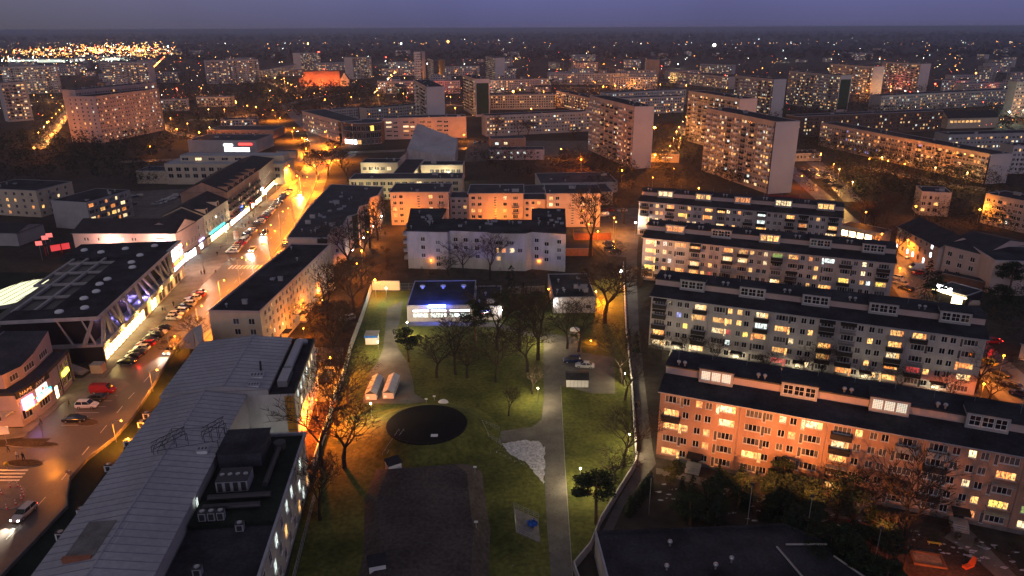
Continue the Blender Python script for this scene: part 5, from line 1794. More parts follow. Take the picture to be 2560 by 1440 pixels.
# ------------------------------------------------------------------ hospital at the bottom left
HO = (-59.0, 60.0)
HA = radians(5.6)
hosp = thing('hospital_building', 'large building with a pale ribbed metal roof, bottom left of the picture', 'hospital', (*HO, 0), HA)
HM = Matrix.Rotation(-HA, 4, 'Z') @ Matrix.Translation((-HO[0], -HO[1], 0))
def hl(px, py, z):
    p = HM @ P(px, py, z)
    return (p.x, p.y)
xl, xr, xm = 0.4, 15.6, 8.2       # left eave, right eave and ridge of the long body
yN0, yN1 = 57.5, 81.5             # north wing
def metal_roof(x0, x1, xm_, y0, y1, ze, zr, name='roof', step=1.5):
    r = MB()
    r.face([(x0, y0, ze), (xm_, y0, zr), (xm_, y1, zr), (x0, y1, ze)][::1], METROOF)
    r.face([(xm_, y0, zr), (x1, y0, ze), (x1, y1, ze), (xm_, y1, zr)], METROOF)
    r.face([(x0, y0, ze), (x1, y0, ze), (xm_, y0, zr)], PLASTER_GREY)
    r.face([(x1, y1, ze), (x0, y1, ze), (xm_, y1, zr)], PLASTER_GREY)
    o = link(name, r.mesh(name), hosp)
    k = int((y1 - y0) / step)
    sl = MB()
    for (xa, za, xb, zb) in ((x0, ze, xm_, zr), (x1, ze, xm_, zr)):
        sl = MB()
        dx, dz = xb - xa, zb - za
        sl.face([(xa, -.03, za + .01), (xb, -.03, zb + .01), (xb, -.03, zb + .07), (xa, -.03, za + .07)], SEAM)
        sl.face([(xa, -.03, za + .07), (xb, -.03, zb + .07), (xb, .05, zb + .07), (xa, .05, za + .07)], SEAM)
        sl.face([(xa, .05, za + .07), (xb, .05, zb + .07), (xb, .05, zb + .01), (xa, .05, za + .01)], SEAM)
        me = sl.mesh('roof_seam')
        for i in range(k + 1):
            link('roof_seam', me, o, (0, y0 + .3 + i * (y1 - y0 - .6) / k, 0))
    rc_ = MB()
    rc_.tube((xm_, y0, zr + .03), (xm_, y1, zr + .03), .16, .16, 6, RIM)
    link('ridge_cap', rc_.mesh('ridge_cap'), o)
    return o
metal_roof(xl, xr, xm, -10, 57.5, 12.4, 13.6)
metal_roof(0.2, 19.6, 11.5, 57.6, 81.3, 13.2, 14.2)
b = MB()
b.box(xl + .3, -10, 0, xr - .2, 57.4, 12.35, PLASTER_GREY)
link('wall', b.mesh('wall'), hosp)
b = MB()
b.box(.4, 57.55, 0, 24.0, 81.2, 12.1, PLASTER)
link('wall', b.mesh('wall'), hosp)
# north wing flat strip with air duct, east face windows
b = MB()
b.box(19.4, 57.5, 12.1, 24.2, 81.4, 12.3, TAR)
b.box(23.9, 57.45, 12.3, 24.25, 81.45, 12.9, TAR)
b.box(19.4, 81.1, 12.3, 23.9, 81.45, 12.9, TAR)
b.box(.1, 57.5, 12.1, 19.4, 57.6, 13.15, PLASTER_GREY)
link('roof_edge', b.mesh('roof_edge'), hosp)
b = MB()
b.tube((21.4, 66, 13.1), (21.4, 79, 13.1), .9, .9, 12, STEEL, cap=True)
b.tube((21.4, 79, 13.1), (22.6, 80, 12.6), .9, .7, 10, STEEL, cap=True)
b.box(20.6, 60, 12.3, 22.4, 65.6, 13.6, STEEL)
link('air_duct', b.mesh('air_duct'), hosp)
E_M = T(24.0, 57.55, 0) @ Matrix.Rotation(pi / 2, 4, 'Z')
for i in range(7):
    for k in range(4):
        u = 1.6 + i * 3.2 + (k % 2) * .8
        kk = 't' if (k == 3 and i < 4) else ('k' if random.random() < .8 else 'w')
        if kk == 't':
            kk = 'c'
        link('window', win_mesh(1.3, 1.5, 1, kk, 'w', True), hosp, E_M @ T(u, -.16, 1.6 + 2.75 * k))
b = MB()
b.box(22.2, 57.42, 3, 23.8, 57.54, 11.6, mat('orange_stair_glass', (.5, .22, .03), .3, .2, 1.0))
for k in range(6):
    b.box(22.2, 57.38, 3 + k * 1.5, 23.8, 57.41, 3.12 + k * 1.5, FRAMED)
link('stair_window', b.mesh('stair_window'), hosp)
# lower flat-roofed annexe to the south-east with machinery
b = MB()
b.box(xr + .3, -12, 0, 27.6, 46.0, 9.8, PLASTER_GREY)
link('annexe_wall', b.mesh('annexe_wall'), hosp)
b = MB()
b.box(xr + .1, -12, 9.8, 27.9, 46.3, 9.95, TAR)
b.box(27.55, -12, 9.95, 27.95, 46.35, 10.5, RIM)
b.box(xr + .3, 45.95, 9.95, 27.55, 46.35, 10.5, RIM)
b.box(xr + .1, 22, 9.95, 27.5, 44.5, 10.7, GREENROOF)
an = link('annexe_roof', b.mesh('annexe_roof'), hosp)
SE_M = T(27.6, -12, 0) @ Matrix.Rotation(pi / 2, 4, 'Z')
for i in range(15):
    for k in range(3):
        u = 2.2 + i * 3.8 + (k % 2) * 1.7
        if u > 55.5:
            continue
        kk = random.choice(['d', 'd', 'k', 'd', 'c', 'c', 'a'] if k < 2 else ['d', 'd', 'd', 'c'])
        link('window', win_mesh(1.35, 1.9, 2, kk, 'w', True), hosp, SE_M @ T(u, -.16, 1.4 + 2.8 * k))
def unit(w, d, h, m=RIM, fan=True):
    b = MB()
    b.box(0, 0, 0, w, d, h, m)
    b.box(-.05, -.05, h, w + .05, d + .05, h + .08, DARKM)
    if fan:
        k = max(1, int(w / 1.1))
        for i in range(k):
            b.lathe([(.36, h + .09), (.36, h + .2), (.01, h + .12)], 10, STEEL, ((i + .5) * w / k, d / 2))
            b.box((i + .5) * w / k - .35, -.07, .15, (i + .5) * w / k + .35, -.055, h - .15, DARKM)
    return b.mesh('air_conditioner')
link('plant_room', (lambda b: (b.box(0, 0, 0, 6.6, 7, 2.6, TAR2), b.box(-.2, -.2, 2.6, 6.8, 7.2, 2.75, TAR), b)[2])(MB()).mesh('plant_room'), an, (16.2, 36, 10.7))
link('air_handler', unit(4.6, 3.6, 1.8), an, (17.6, 29.5, 10.7))
for i in range(3):
    link('air_conditioner', unit(1.0, .9, 1.3), an, (17.0 + i * 1.25, 22.8, 10.7))
link('air_conditioner', unit(1.1, .9, 1.1), an, (22.4, 21.0, 9.95))
link('air_conditioner', unit(1.1, .9, 1.1), an, (19.2, 12.5, 9.95))
link('roof_box', unit(1.6, 1.4, .9, WHITE, False), an, (18.6, 4.0, 9.95))
link('tank', (lambda b: (b.lathe([(1.0, 0), (1.0, 1.9), (.9, 2.0), (.01, 2.05)], 14, DARKM), b)[1])(MB()).mesh('tank'), an, (24.6, 41, 9.95))
for (x0, y0, x1, y1) in ((17, 27.5, 26, 27.5), (24.6, 30, 24.6, 40), (17, 25.2, 25, 25.2)):
    b = MB()
    b.tube((x0, y0, 11.3), (x1, y1, 11.3), .45, .45, 8, DARKM, cap=True)
    link('pipe', b.mesh('pipe'), an)
# things on the big roof
def on_roof(x, y):
    return 12.4 + (1.2 * (x - xl) / (xm - xl) if x < xm else 1.2 * (xr - x) / (xr - xm))
b = MB()
b.box(0, 0, 0, 3.6, 7.0, .55, CONCD)
b.box(-.1, -.5, 0, 3.4, -.01, .75, BRICK)
link('roof_platform', b.mesh('roof_platform'), hosp, (3.8, 13.5, 13.0))
def lattice(x0, y0, x1, y1, z):
    b = MB()
    a, c = Vector((x0, y0, z)), Vector((x1, y1, z + .9))
    L = (c - a).length
    d = (c - a) / L
    nn = d.cross(Vector((0, 0, 1))).normalized() * .55
    up = Vector((0, 0, 1.0))
    tops = [(a + nn, c + nn), (a - nn, c - nn), (a + up, c + up)]
    for p, q in tops:
        b.tube(p, q, .07, .07, 4, DARKM)
    k = int(L / 1.0)
    for i in range(k):
        p = a + d * (L * i / k)
        q = a + d * (L * (i + 1) / k)
        b.tube(p + nn, q + up, .035, .035, 3, DARKM)
        b.tube(p - nn, q + up, .035, .035, 3, DARKM)
        b.tube(p + nn, q - nn, .035, .035, 3, DARKM)
    for i in (0, .33, .66, 1):
        p = a + d * L * i
        b.tube(p + nn, (p.x + nn.x, p.y + nn.y, 12.2), .05, .05, 4, DARKM)
        b.tube(p - nn, (p.x - nn.x, p.y - nn.y, 12.2), .05, .05, 4, DARKM)
    return b
p_, q_ = hl(380, 1122, 14.2), hl(465, 1088, 14.6)
link('steel_lattice', lattice(p_[0], p_[1], q_[0], q_[1], 14.3).mesh('steel_lattice'), hosp)
p_, q_ = hl(505, 1080, 14.6), hl(562, 1062, 14.6)
link('steel_lattice', lattice(p_[0], p_[1], q_[0], q_[1], 14.3).mesh('steel_lattice'), hosp)
b = MB()
p_ = [hl(395, 1135, 13.4), hl(430, 1080, 13.4), hl(560, 1076, 13.4), hl(545, 1110, 13.4)]
for i in range(4):
    b.tube((*p_[i], 14.0), (*p_[(i + 1) % 4], 14.0), .05, .05, 4, DARKM)
    b.tube((*p_[i], 14.0), (*p_[i], 12.6), .05, .05, 4, DARKM)
link('steel_frame', b.mesh('steel_frame'), hosp)
b = MB()
b.tube((9.3, 47, 13.1), (8.9, 20, 13.3), .22, .22, 8, STEEL)
b.tube((8.9, 20, 13.3), (8.9, 5, 13.3), .22, .22, 8, STEEL)
link('roof_duct', b.mesh('roof_duct'), hosp)
for (px_, py_, w, d) in ((640, 945, 2.4, 2.0), (632, 968, 2.0, 1.6), (503, 1124, 1.6, 1.3)):
    x, y = hl(px_, py_, 13.6)
    link('roof_hatch', chim_mesh(w, d, .6, WHITE), hosp, (x - w / 2, y, 13.2 if y > 57 else on_roof(x, y)))
link('vent_pipe', (lambda b: (b.tube((0, 0, 0), (.1, 0, 2.0), .22, .2, 8, DARKM, cap=True), b)[1])(MB()).mesh('vent_pipe'), hosp, (*hl(652, 925, 13.6), 13.5))
for (px_, py_, c_) in ((458, 1235, 'c'), (458, 1392, 'c'), (515, 1252, 'w'), (460, 1360, 'c')):
    pass
for y in (4, 26):
    link('window', win_mesh(.9, 1.5, 2, 'c', 'w'), hosp, T(xr + .1, y, 10.6) @ Matrix.Rotation(pi / 2, 4, 'Z') @ T(0, -.16, 0))
# dark green planted roof terrace on the street side with air conditioners
AN = [(-81.2, 160.2), (-74.5, 160.5), (-68.5, 142), (-63.5, 90), (-58, 40), (-70, 40), (-71.5, 80), (-71.3, 96.5), (-73.2, 99.8), (-75.2, 104), (-75.6, 110), (-74.3, 117), (-74.6, 124), (-76.5, 136)]
b = MB()
b.prism(AN, 0, 4.0, PLASTER_GREY, GREENROOF)
for i in range(len(AN)):
    a, c = Vector(AN[i]), Vector(AN[(i + 1) % len(AN)])
    L = (c - a).length
    b.box(-.1, -.12 - .003 * (i % 2), 3.9, L + .1, .12, 4.6 + .004 * (i % 2), CONCD, Matrix.Translation((a.x, a.y, 0)) @ Matrix.Rotation(atan2(c.y - a.y, c.x - a.x), 4, 'Z'))
tr = thing('roof_terrace', 'dark low roof with a curved edge between the street and the metal roof', 'roof terrace', (0, 0, 0))
link('terrace', b.mesh('terrace'), tr)
for i, (px_, py_) in enumerate(((358, 1048), (310, 1118), (262, 1180), (193, 1292), (140, 1352), (345, 1070))):
    x, y = XY(px_, py_, 4)
    link('air_conditioner', unit(1.3, .9, 1.2, WHITE), tr, (x, y, 4.01))
# raised corner parapet
b = MB()
b.prism([(-75.8, 157.5), (-75.0, 160.6), (-66.9, 142.4), (-67.4, 141.8)], 4.0, [9.2, 9.2, 12.3, 12.2], PLASTER_GREY)
b.prism([(-81.4, 160.4), (-81.4, 157.6), (-75.9, 157.4), (-75.1, 160.7)], 4.0, [4.2, 4.2, 9.2, 9.2], PLASTER_GREY)
link('parapet_wing', b.mesh('parapet_wing'), tr)
# lit yard corner lamp between the wings is added with the lamps; bottom side terrace with railing
rl = MB()
A0, A1 = Vector((-34.0, 104.2, 0)), Vector((-31.0, 74, 0))
for i in range(26):
    p = A0.lerp(A1, i / 25)
    rl.tube((p.x, p.y, 0), (p.x, p.y, 1.5), .03, .03, 4, STEEL)
for z in (.2, .85, 1.5):
    rl.tube((A0.x, A0.y, z), (A1.x, A1.y, z), .03, .03, 4, STEEL)
solo('yard_railing', rl, 'steel railing along the lawn beside the hospital wing', 'railing')

# ------------------------------------------------------------------ shopping hall with the slanting white struts
MO = (-98.8, 158.8)
MA = atan2(223.5 - 158.8, -107.0 + 98.8)      # along the street front
mall = thing('shopping_hall', 'dark shopping hall with slanting white struts and illuminated signs on the street', 'shopping hall', (*MO, 0), MA)
# local frame: x along the street (north), y to the west (away from the street)
ML = 65.2
ws = []
x = .6
k = 0
while x + 2.4 < ML:
    ws.append((x, .25, 2.1, 2.7, 1, 's' if (x < 28 or 33 < x < 36) else ('k' if k % 3 else 'a')))
    x += 2.5
    k += 1
b = MB()
wall_grid(b, T(0, 0, 0), ML, 0, 4.1, [(w[0], w[1], w[2], w[3]) for w in ws], PLASTER_CREAM)
wall_grid(b, T(0, 26, 0) @ Matrix.Rotation(-pi / 2, 4, 'Z'), 26, 0, 4.1, [], DARKM)
link('ground_floor_wall', b.mesh('ground_floor_wall'), mall)
put_windows(mall, T(0, 0, 0), ws, name='shop_window')
b = MB()
b.box(-.2, -.35, 4.1, ML + .2, 2.6, 4.75, PLASTER)
b.box(-.2, 2.6, 4.1, 8, 26, 4.75, PLASTER)
link('ledge', b.mesh('ledge'), mall)
b = MB()
GLD = mat('dark_cladding', (.028, .026, .030), .35, .3, .3)
b.box(1.0, 2.4, 4.75, ML - 1, 22, 11.2, GLD)
b.box(8, 22, 0, ML - 1, 31, 7.4, GLD)
link('hall_wall', b.mesh('hall_wall'), mall)
b = MB()      # roof deck with openings: solid along the street, beams beyond
dk = 11.2
b.box(-.3, -.3, dk, ML + .3, 12.5, dk + .75, TAR)
b.box(-.3, -.42, dk - .05, ML + .3, -.31, dk + .85, PLASTER)
b.box(-.42, -.42, dk - .05, -.31, 21.5, dk + .85, PLASTER)
b.box(-.3, 12.5, dk, 6.5, 21.5, dk + .75, TAR)
b.box(50, 12.5, dk, ML + .3, 30, dk + .75, TAR)
for x in (16, 26, 36, 45):
    b.box(x, 12.5, dk + .1, x + .7, 25.4 if x > 20 else 21.5, dk + .7, CONC)
for y in (16.5, 21.5, 25.4):
    b.box(6.5 if y < 22 else 26, y, dk + .05, 50, y + .7, dk + .65, CONC)
for i in range(5):
    x = 8 + i * 9.5
    b.box(x, 21.9, 7.4, x + .5, 22.4, dk + .05, CONC)
deck = link('roof_deck', b.mesh('roof_deck'), mall)
for (x, y) in ((6, 5), (13, 8), (18, 7), (28, 8), (38, 5), (43, 7), (50, 7), (55, 20), (58, 14), (58, 26), (60, 6), (24, 8.5), (4, 10)):
    link('roof_light', (lambda b: (b.lathe([(1.0, 0), (1.0, .3), (.7, .55), (.01, .7)], 14, WHITE), b)[1])(MB()).mesh('roof_light') if 'rl' not in CH else CH['rl'], deck, (x, y, dk + .75))
b = MB()      # struts
def strut(b, x0, x1, w0, w1, z0=4.75, z1=11.15, y=.15):
    q0 = [(x0 - w0 / 2, y - .25, z0), (x0 + w0 / 2, y - .25, z0), (x0 + w0 / 2, y + .25, z0), (x0 - w0 / 2, y + .25, z0)]
    q1 = [(x1 - w1 / 2, y - .25, z1), (x1 + w1 / 2, y - .25, z1), (x1 + w1 / 2, y + .25, z1), (x1 - w1 / 2, y + .25, z1)]
    for i in range(4):
        j = (i + 1) % 4
        b.face([q0[i], q0[j], q1[j], q1[i]], PLASTER)
for (x0, x1, w0, w1) in ((6.5, 5.2, 1.6, .7), (9.5, 4.8, .6, .8), (14.0, 11.6, 1.9, .8), (12.8, 8.2, .6, 1.0), (22.0, 15.5, .6, .8), (19.4, 17.5, .6, .9), (28.0, 25.4, 1.3, 1.0), (33.8, 28.0, .6, .9), (38.0, 31.0, .6, .8), (41.5, 35.8, .6, 1.0), (46.0, 44.0, 1.2, .8), (47.5, 40.0, .6, .7), (50.8, 45.0, .8, .9), (52.0, 49.0, .7, .8), (-.0 + 1.0, 4.4, 1.8, .9), (.6, 3.6, .6, .5)):
    s = MB()
    strut(s, x0, x1, w0, w1)
    link('strut', s.mesh('strut'), mall)
for x in (-.1, ):
    for (y0, y1, w) in ((4.0, 1.0, 1.4), (1.5, 3.5, .8), (6.5, 9.0, .8)):
        s = MB()
        s.tube((-.05, y0, 4.75), (-.05, y1, 11.15), w * .4, w * .25, 4, PLASTER)
        link('strut', s.mesh('strut'), mall)
b = MB()      # sign tower
b.box(53.6, -.6, 4.75, 64.8, .6, 12.0, PLASTER)
so = link('sign_tower', b.mesh('sign_tower'), mall)
for (z0, z1, m, w0, w1) in ((9.6, 11.6, emis('sign_white_glow', (1, .97, .92), 5, sample=True), 54.2, 60.0), (9.6, 11.6, NEON_R, 60.3, 64.2), (8.1, 9.3, NEON_W, 54.4, 64.0), (6.4, 7.9, NEON_R, 54.4, 64.0), (5.0, 6.2, emis('sign_lilac', (.85, .75, 1.0), 4), 54.4, 64.0)):
    q = MB()
    q.box(w0, -.75, z0, w1, -.61, z1, m)
    link('sign_panel', q.mesh('sign_panel'), so)
scribble(so, 60.8, 63.8, 9.9, 11.1, -.76, NEON_Y, 5)
scribble(so, 55, 59.5, 6.9, 7.4, -.76, NEON_Y, 6)
scribble(so, 61.3, 63.0, 6.6, 7.7, -.76, NEON_Y, 7)
for (x, z) in ((15.2, 5.2), (28.6, 5.2), (31.8, 5.2)):     # violet floodlights washing the dark wall behind the struts
    q = MB()
    q.box(x, .6, 4.76, x + .5, 1.0, 5.0, NEON_P)
    fo = link('floodlight', q.mesh('floodlight'), mall)
    l = bpy.data.lights.get('violet_floodlight') or bpy.data.lights.new('violet_floodlight', 'POINT')
    l.color = (.35, .28, 1.0)
    l.energy = 380
    l.shadow_soft_size = .15
    o = bpy.data.objects.new('violet_floodlight', l)
    C.objects.link(o)
    o.parent = fo
    o.location = (x + .25, .9, 5.35)
# oval lit skylight on its low dark roof
p0 = XY(50, 730, 5.2)
b = MB()
b.prism([(-172, 150), (-116, 157), (-124, 214), (-175, 214)], 0, 4.6, PLASTER_GREY, GREENROOF)
b.lathe([(12.5, 4.6), (11.8, 5.2), (11.0, 5.2)], 48, CONCD, p0, .62, 1.02)
lowr = thing('low_hall', 'low dark green roof around the glowing oval skylight', 'hall', (0, 0, 0))
link('hall_body', b.mesh('hall_body'), lowr)
b = MB()
OV = emis('oval_skylight_glow', (1.0, .98, .60), 1.3, sample=True)
b.lathe([(10.9, 5.25), (.01, 5.6)], 48, OV, p0, .62, 1.02)
ov = link('oval_skylight', b.mesh('oval_skylight'), lowr)
for i in range(-2, 3):
    b = MB()
    x = i * 2.2
    yy = 11.0 * sqrt(max(0, 1 - (x / 6.9) ** 2))
    if yy > 1:
        b.box(p0[0] + x - .04, p0[1] - yy, 5.55, p0[0] + x + .04, p0[1] + yy, 5.68, mat('skylight_bar', (.32, .32, .18), .5, 0))
        link('glazing_bar', b.mesh('glazing_bar'), ov)
# red-lit canopy and boards left of the hall
b = MB()
b.box(0, 0, 3.6, 16, 4, 3.8, TAR)
for x in (0, 5, 10, 15.7):
    b.box(x, 0, 0, x + .3, .3, 3.6, REDP)
b.box(2, 1, 1.0, 8, 1.2, 3.2, NEON_R if False else emis('red_board', (1, .05, .05), .8))
solo('red_canopy', b, 'dark canopy on red posts with a red-lit board, left behind the shopping hall', 'canopy', M=T(*XY(115, 640), 0) @ Matrix.Rotation(radians(40), 4, 'Z'))
for i, (px_, py_) in enumerate(((97, 610), (112, 596), (123, 590))):
    b = MB()
    b.tube((0, 0, 0), (0, 0, 5.5), .08, .08, 5, STEEL)
    b.box(-1.0, -.1, 5.5, 1.0, .1, 7.0, emis('red_board2', (1, .18, .15), 1.2))
    solo('billboard', b, ['lowest', 'middle', 'upper'][i] + ' of three small red-lit boards left of the shopping hall', 'billboard', M=T(*XY(px_, py_, 6), 0) @ Matrix.Rotation(radians(20), 4, 'Z'))
# stairs and crate between hall and repair shop building
b = MB()
for i in range(12):
    b.box(i * .55, 0, 0, i * .55 + .56, 2.4, .3 + i * .17 * 1.0, CONC)
solo('outdoor_stairs', b, 'lit outdoor stairs climbing beside the repair shop building', 'stairs', M=T(-100.2, 154.0, 0) @ Matrix.Rotation(radians(170), 4, 'Z'))
b = MB()
b.box(0, 0, 0, 2.6, 2.0, 2.2, PLASTER_CREAM)
b.box(-.08, -.08, 2.2, 2.68, 2.08, 2.3, CONC)
solo('street_cabinet', b, 'cream box-shaped cabinet at the foot of the lit stairs', 'cabinet', M=T(*XY(228, 935), 0))

# ------------------------------------------------------------------ repair shop building (curved) at the left edge
NB = [(-112, 127.6), (-99.6, 128.6), (-98.9, 133), (-99.0, 138), (-99.8, 143), (-101.0, 149.4), (-112, 149.4), (-125, 147), (-125, 127)]
fw = {1: [(.5, 1.2, 2.4, 2.0, 3, 'd')], 2: [(.7, 1.2, 3.6, 1.9, 4, 'd')], 3: [(1.6, .3, 1.4, 2.8, 2, 's'), (3.4, 1.2, 1.2, 1.9, 2, 'k')], 4: [(.6, 1.2, 2.0, 1.9, 3, 'd'), (3.3, 1.2, 1.8, 1.9, 2, 'd'), (.8, 4.8, 1.6, 1.5, 2, 'd'), (3.2, 4.8, 1.6, 1.5, 2, 'k')], 0: [(2.0, 1.4, 6.5, 1.9, 4, 'd')] , 5: [], 6: [], 7: [], 8: []}
nbt, ro, oo = poly_building('repair_shop_building', 'rose curved building with neon signs and a white sign band, left picture edge', NB, 7.2, PLASTER_PINK, TAR2, wins=fw, rim=.5, rimm=DARKM)
b = MB()
B2 = [(-112 - 2, 130.5), (-103.2, 131.0), (-102.6, 136), (-103.0, 141), (-104.4, 149.2), (-116, 149.3)]
b.prism([(p[0] - oo[0], p[1] - oo[1]) for p in B2], 7.2, [10.8, 10.4, 10.0, 10.6, 12.4, 12.2], PLASTER_PINK, TAR2)
B3 = [(-126, 127.2), (-114, 128.2), (-114.2, 149.2), (-126, 147)]
b.prism([(p[0] - oo[0], p[1] - oo[1]) for p in B3], 7.2, [11.2, 11.4, 12.4, 12.4], PLASTER_PINK, TAR2)
link('upper_floor', b.mesh('upper_floor'), nbt)
for (u0, u1, n_) in (((-102.86, 132.2), (-102.7, 134.6), 3), ((-102.72, 136.6), (-102.9, 140.2), 4), ((-103.25, 142.6), (-103.9, 146.4), 4)):
    a, c = Vector(u0), Vector(u1)
    L = (c - a).length
    link('window', win_mesh(round(L, 1), 1.4, n_, 'k', 'w'), nbt, T(a.x - oo[0], a.y - oo[1], 8.1) @ Matrix.Rotation(atan2(c.y - a.y, c.x - a.x), 4, 'Z') @ T(0, -.2, 0))
link('window', win_mesh(5.4, 1.5, 4, 'k', 'w'), nbt, T(-108.5 - oo[0], 127.85 - oo[1], 4.9) @ Matrix.Rotation(radians(4.6), 4, 'Z') @ T(0, -.14, 0))
def on_edge(i, u, z):
    pts = NB
    a, c = Vector(pts[i]), Vector(pts[i + 1])
    return T(a.x - oo[0], a.y - oo[1], 0) @ Matrix.Rotation(atan2(c.y - a.y, c.x - a.x), 4, 'Z') @ T(u, 0, z)
b = MB()
b.box(0, -.3, 6.3, 4.6, -.02, 7.5, DARKM, on_edge(1, -.2, 0))
b.box(0, -.3, 6.3, 5.2, -.02, 7.5, DARKM, on_edge(2, -.1, 0))
so = link('sign_band', b.mesh('sign_band'), nbt)
lettering(so, 'NAPR', 1.15, WHITE, on_edge(1, 2.2, 6.9) @ T(0, -.34, 0), 1.15)
lettering(so, 'AWY', 1.15, WHITE, on_edge(2, 1.9, 6.9) @ T(0, -.34, 0), 1.2)
b = MB()
b.box(.9, -.3, 3.3, 3.6, -.05, 5.6, NEON_P, on_edge(1, 0, 0))
b.box(.9, -.36, 3.3, 2.6, -.31, 4.5, NEON_B, on_edge(1, 0, 0))
b.box(2.9, -.36, 3.2, 3.5, -.31, 5.5, NEON_B, on_edge(1, 0, 0))
b.box(3.7, -.32, 3.1, 4.3, -.05, 3.9, NEON_R, on_edge(1, 0, 0))
b.box(1.2, -.34, 2.9, 4.3, -.05, 3.08, NEON_O, on_edge(1, 0, 0))
link('neon_sign', b.mesh('neon_sign'), nbt)
b = MB()
b.box(.3, -.25, 4.3, 3.9, -.05, 5.9, emis('sign_pink_green', (.9, .75, .72), 2.0), on_edge(2, 0, 0))
b.box(1.9, -.3, 4.9, 2.6, -.26, 5.6, NEON_R, on_edge(2, 0, 0))
b.box(1.1, -.3, 4.4, 1.9, -.26, 4.8, NEON_G, on_edge(2, 0, 0))
b.box(2.9, -.3, 4.6, 3.5, -.26, 5.2, NEON_G, on_edge(2, 0, 0))
b.box(.0, -.22, 3.3, 5.0, -.05, 4.2, NEON_T, on_edge(2, 0, 0))
b.box(.0, -.24, 3.05, 5.0, -.05, 3.27, NEON_O, on_edge(2, 0, 0))
so = link('neon_sign', b.mesh('neon_sign'), nbt)
lettering(so, 'KASY FISKALNE', .66, NEON_W, on_edge(2, 2.5, 3.75) @ T(0, -.26, 0), .95)
b = MB()
b.box(.8, -.4, 3.6, 3.8, -.05, 4.5, NEON_Y, on_edge(4, 0, 0))
link('neon_sign', b.mesh('neon_sign'), nbt)
b = MB()
b.prism([(-112 - oo[0], 125.2 - oo[1]), (-101 - oo[0], 126.4 - oo[1]), (-100.4 - oo[0], 128.3 - oo[1]), (-112 - oo[0], 127.5 - oo[1])], 3.5, 3.8, PLASTER_GREY)
link('glass_canopy', b.mesh('glass_canopy'), nbt)
b = MB()
b.box(-.9, -.08, 2.2, .9, .08, 3.9, WHITE)
b.tube((0, 0, 0), (0, 0, 2.2), .09, .09, 6, STEEL)
solo('road_sign_board', b, 'blank white board on a post beside the crossing near the repair shops', 'sign', M=T(*XY(18, 1110), 0) @ Matrix.Rotation(radians(12), 4, 'Z'))
# dark flat roof at the bottom right
b = MB()
LR_ = [(12.4, 89.4), (41.5, 91.0), (56, 78), (56, 50), (14.8, 50)]
b.prism(LR_, 0, 4.4, PLASTER, TAR)
for i in range(len(LR_)):
    a, c = Vector(LR_[i]), Vector(LR_[(i + 1) % len(LR_)])
    L = (c - a).length
    b.box(-.1, -.18, 4.3 + .003 * i, L + .1, .1, 4.75 + .003 * i, RIM if i == 4 else TAR, Matrix.Translation((a.x, a.y, 0)) @ Matrix.Rotation(atan2(c.y - a.y, c.x - a.x), 4, 'Z'))
gar = thing('garage_building', 'low building with a flat black roof and white left wall, bottom right corner', 'garage', (0, 0, 0))
link('body', b.mesh('body'), gar)
for (x, y) in ((23, 86.5), (21.5, 81.5), (31, 83), (28.4, 81.7), (26, 74)):
    link('roof_vent', vent_mesh(), gar, (x, y, 4.42))
for (x0, y0, x1, y1) in ((38.5, 86, 40, 79.5), (46, 84, 49.5, 78), (40, 86.5, 46, 86.5)):
    b = MB()
    b.tube((x0, y0, 4.6), (x1, y1, 4.6), .16, .16, 5, CONC)
    link('roof_kerb', b.mesh('roof_kerb'), gar)
# ------------------------------------------------------------------ lamps
# street: west side lamps (in the parking lane) and east side lamps, from the bottom of the picture to the roundabout
LW = [(303, 1052, 8.5), (393, 925, 9), (437, 841, 9), (505, 765, 9), (560, 701, 9), (605, 644, 9), (677, 563, 9), (707, 529, 9), (736, 494, 9)]
for i, (px, py, h) in enumerate(LW):
    lamp(px, py, 7.2 if i == 2 else h, YEL if i > 4 else SODIUM, 2600 if i > 4 else (1200 if i < 3 else 4400), f'{ORD[i]} orange lamp on the shop side of the street from the bottom up', 'arm', radians(0), glow=40, size=.20, group='orange lamps along the street')
for x, y, z, c, e_, lb in ((-103.5, 229.5, 8.5, (1, .55, .34), 3000, 'added pinkish lamp over the crossing between shopping hall and corner building'), (-118, 229, 8.0, (1, .58, .44), 3200, 'added pinkish lamp in the passage before the white corner building'), (-135, 230.5, 7.5, (1, .55, .42), 2200, 'added pinkish lamp farther left before the white corner building'), (-93.5, 125, 8.5, SODIUM, 1800, 'added lamp between the repair shop building and the forecourt bays')):  # added lamps that brighten the corner building and the repair shop front
    lamp(0, 0, z, c, e_ * .7, lb, 'post', 0, glow=30, size=.16, group='added facade lamps', world=(x, y))
for i, (x, y) in enumerate(((-107.5, 262), (-109.5, 284), (-111.5, 306), (-113.5, 328), (-115.5, 350))):
    lamp(0, 0, 4.5, (1, .86, .6), 260, f'{ORD[i]} low white lamp before the shop houses, from the near end', 'post', 0, glow=50, size=.16, group='pavement lamps', world=(x, y))
for i in range(6):  # added lights, standing in for the shop window glow on the pavement
    lamp(0, 0, 3.9, (1, .62, .16), 420, f'{ORD[i]} added light under the ledge of the shopping hall, from the near end', 'wall', 0, glow=25, size=.1, group='added ledge lights', world=(-98.6 - i * 1.25, 161 + i * 9.9))
for i, y in enumerate((212, 229, 246, 280, 312, 344, 376, 408)):
    x = -88.5 + .0 - max(0, (y - 235)) * .15 + 10.5
    lamp(0, 0, 9, YEL, 4600 if y > 250 else 2200, f'{ORD[i]} orange lamp on the side of the dark-roofed blocks, counted from the near end', 'arm', pi, glow=40, size=.20, group='orange lamps along the street', world=(x - 4.0, y))
lamp(0, 0, 9, SODIUM, 2200, 'orange lamp in the bottom left corner over the car', 'arm', 0, world=(-93, 78), group='orange lamps along the street')
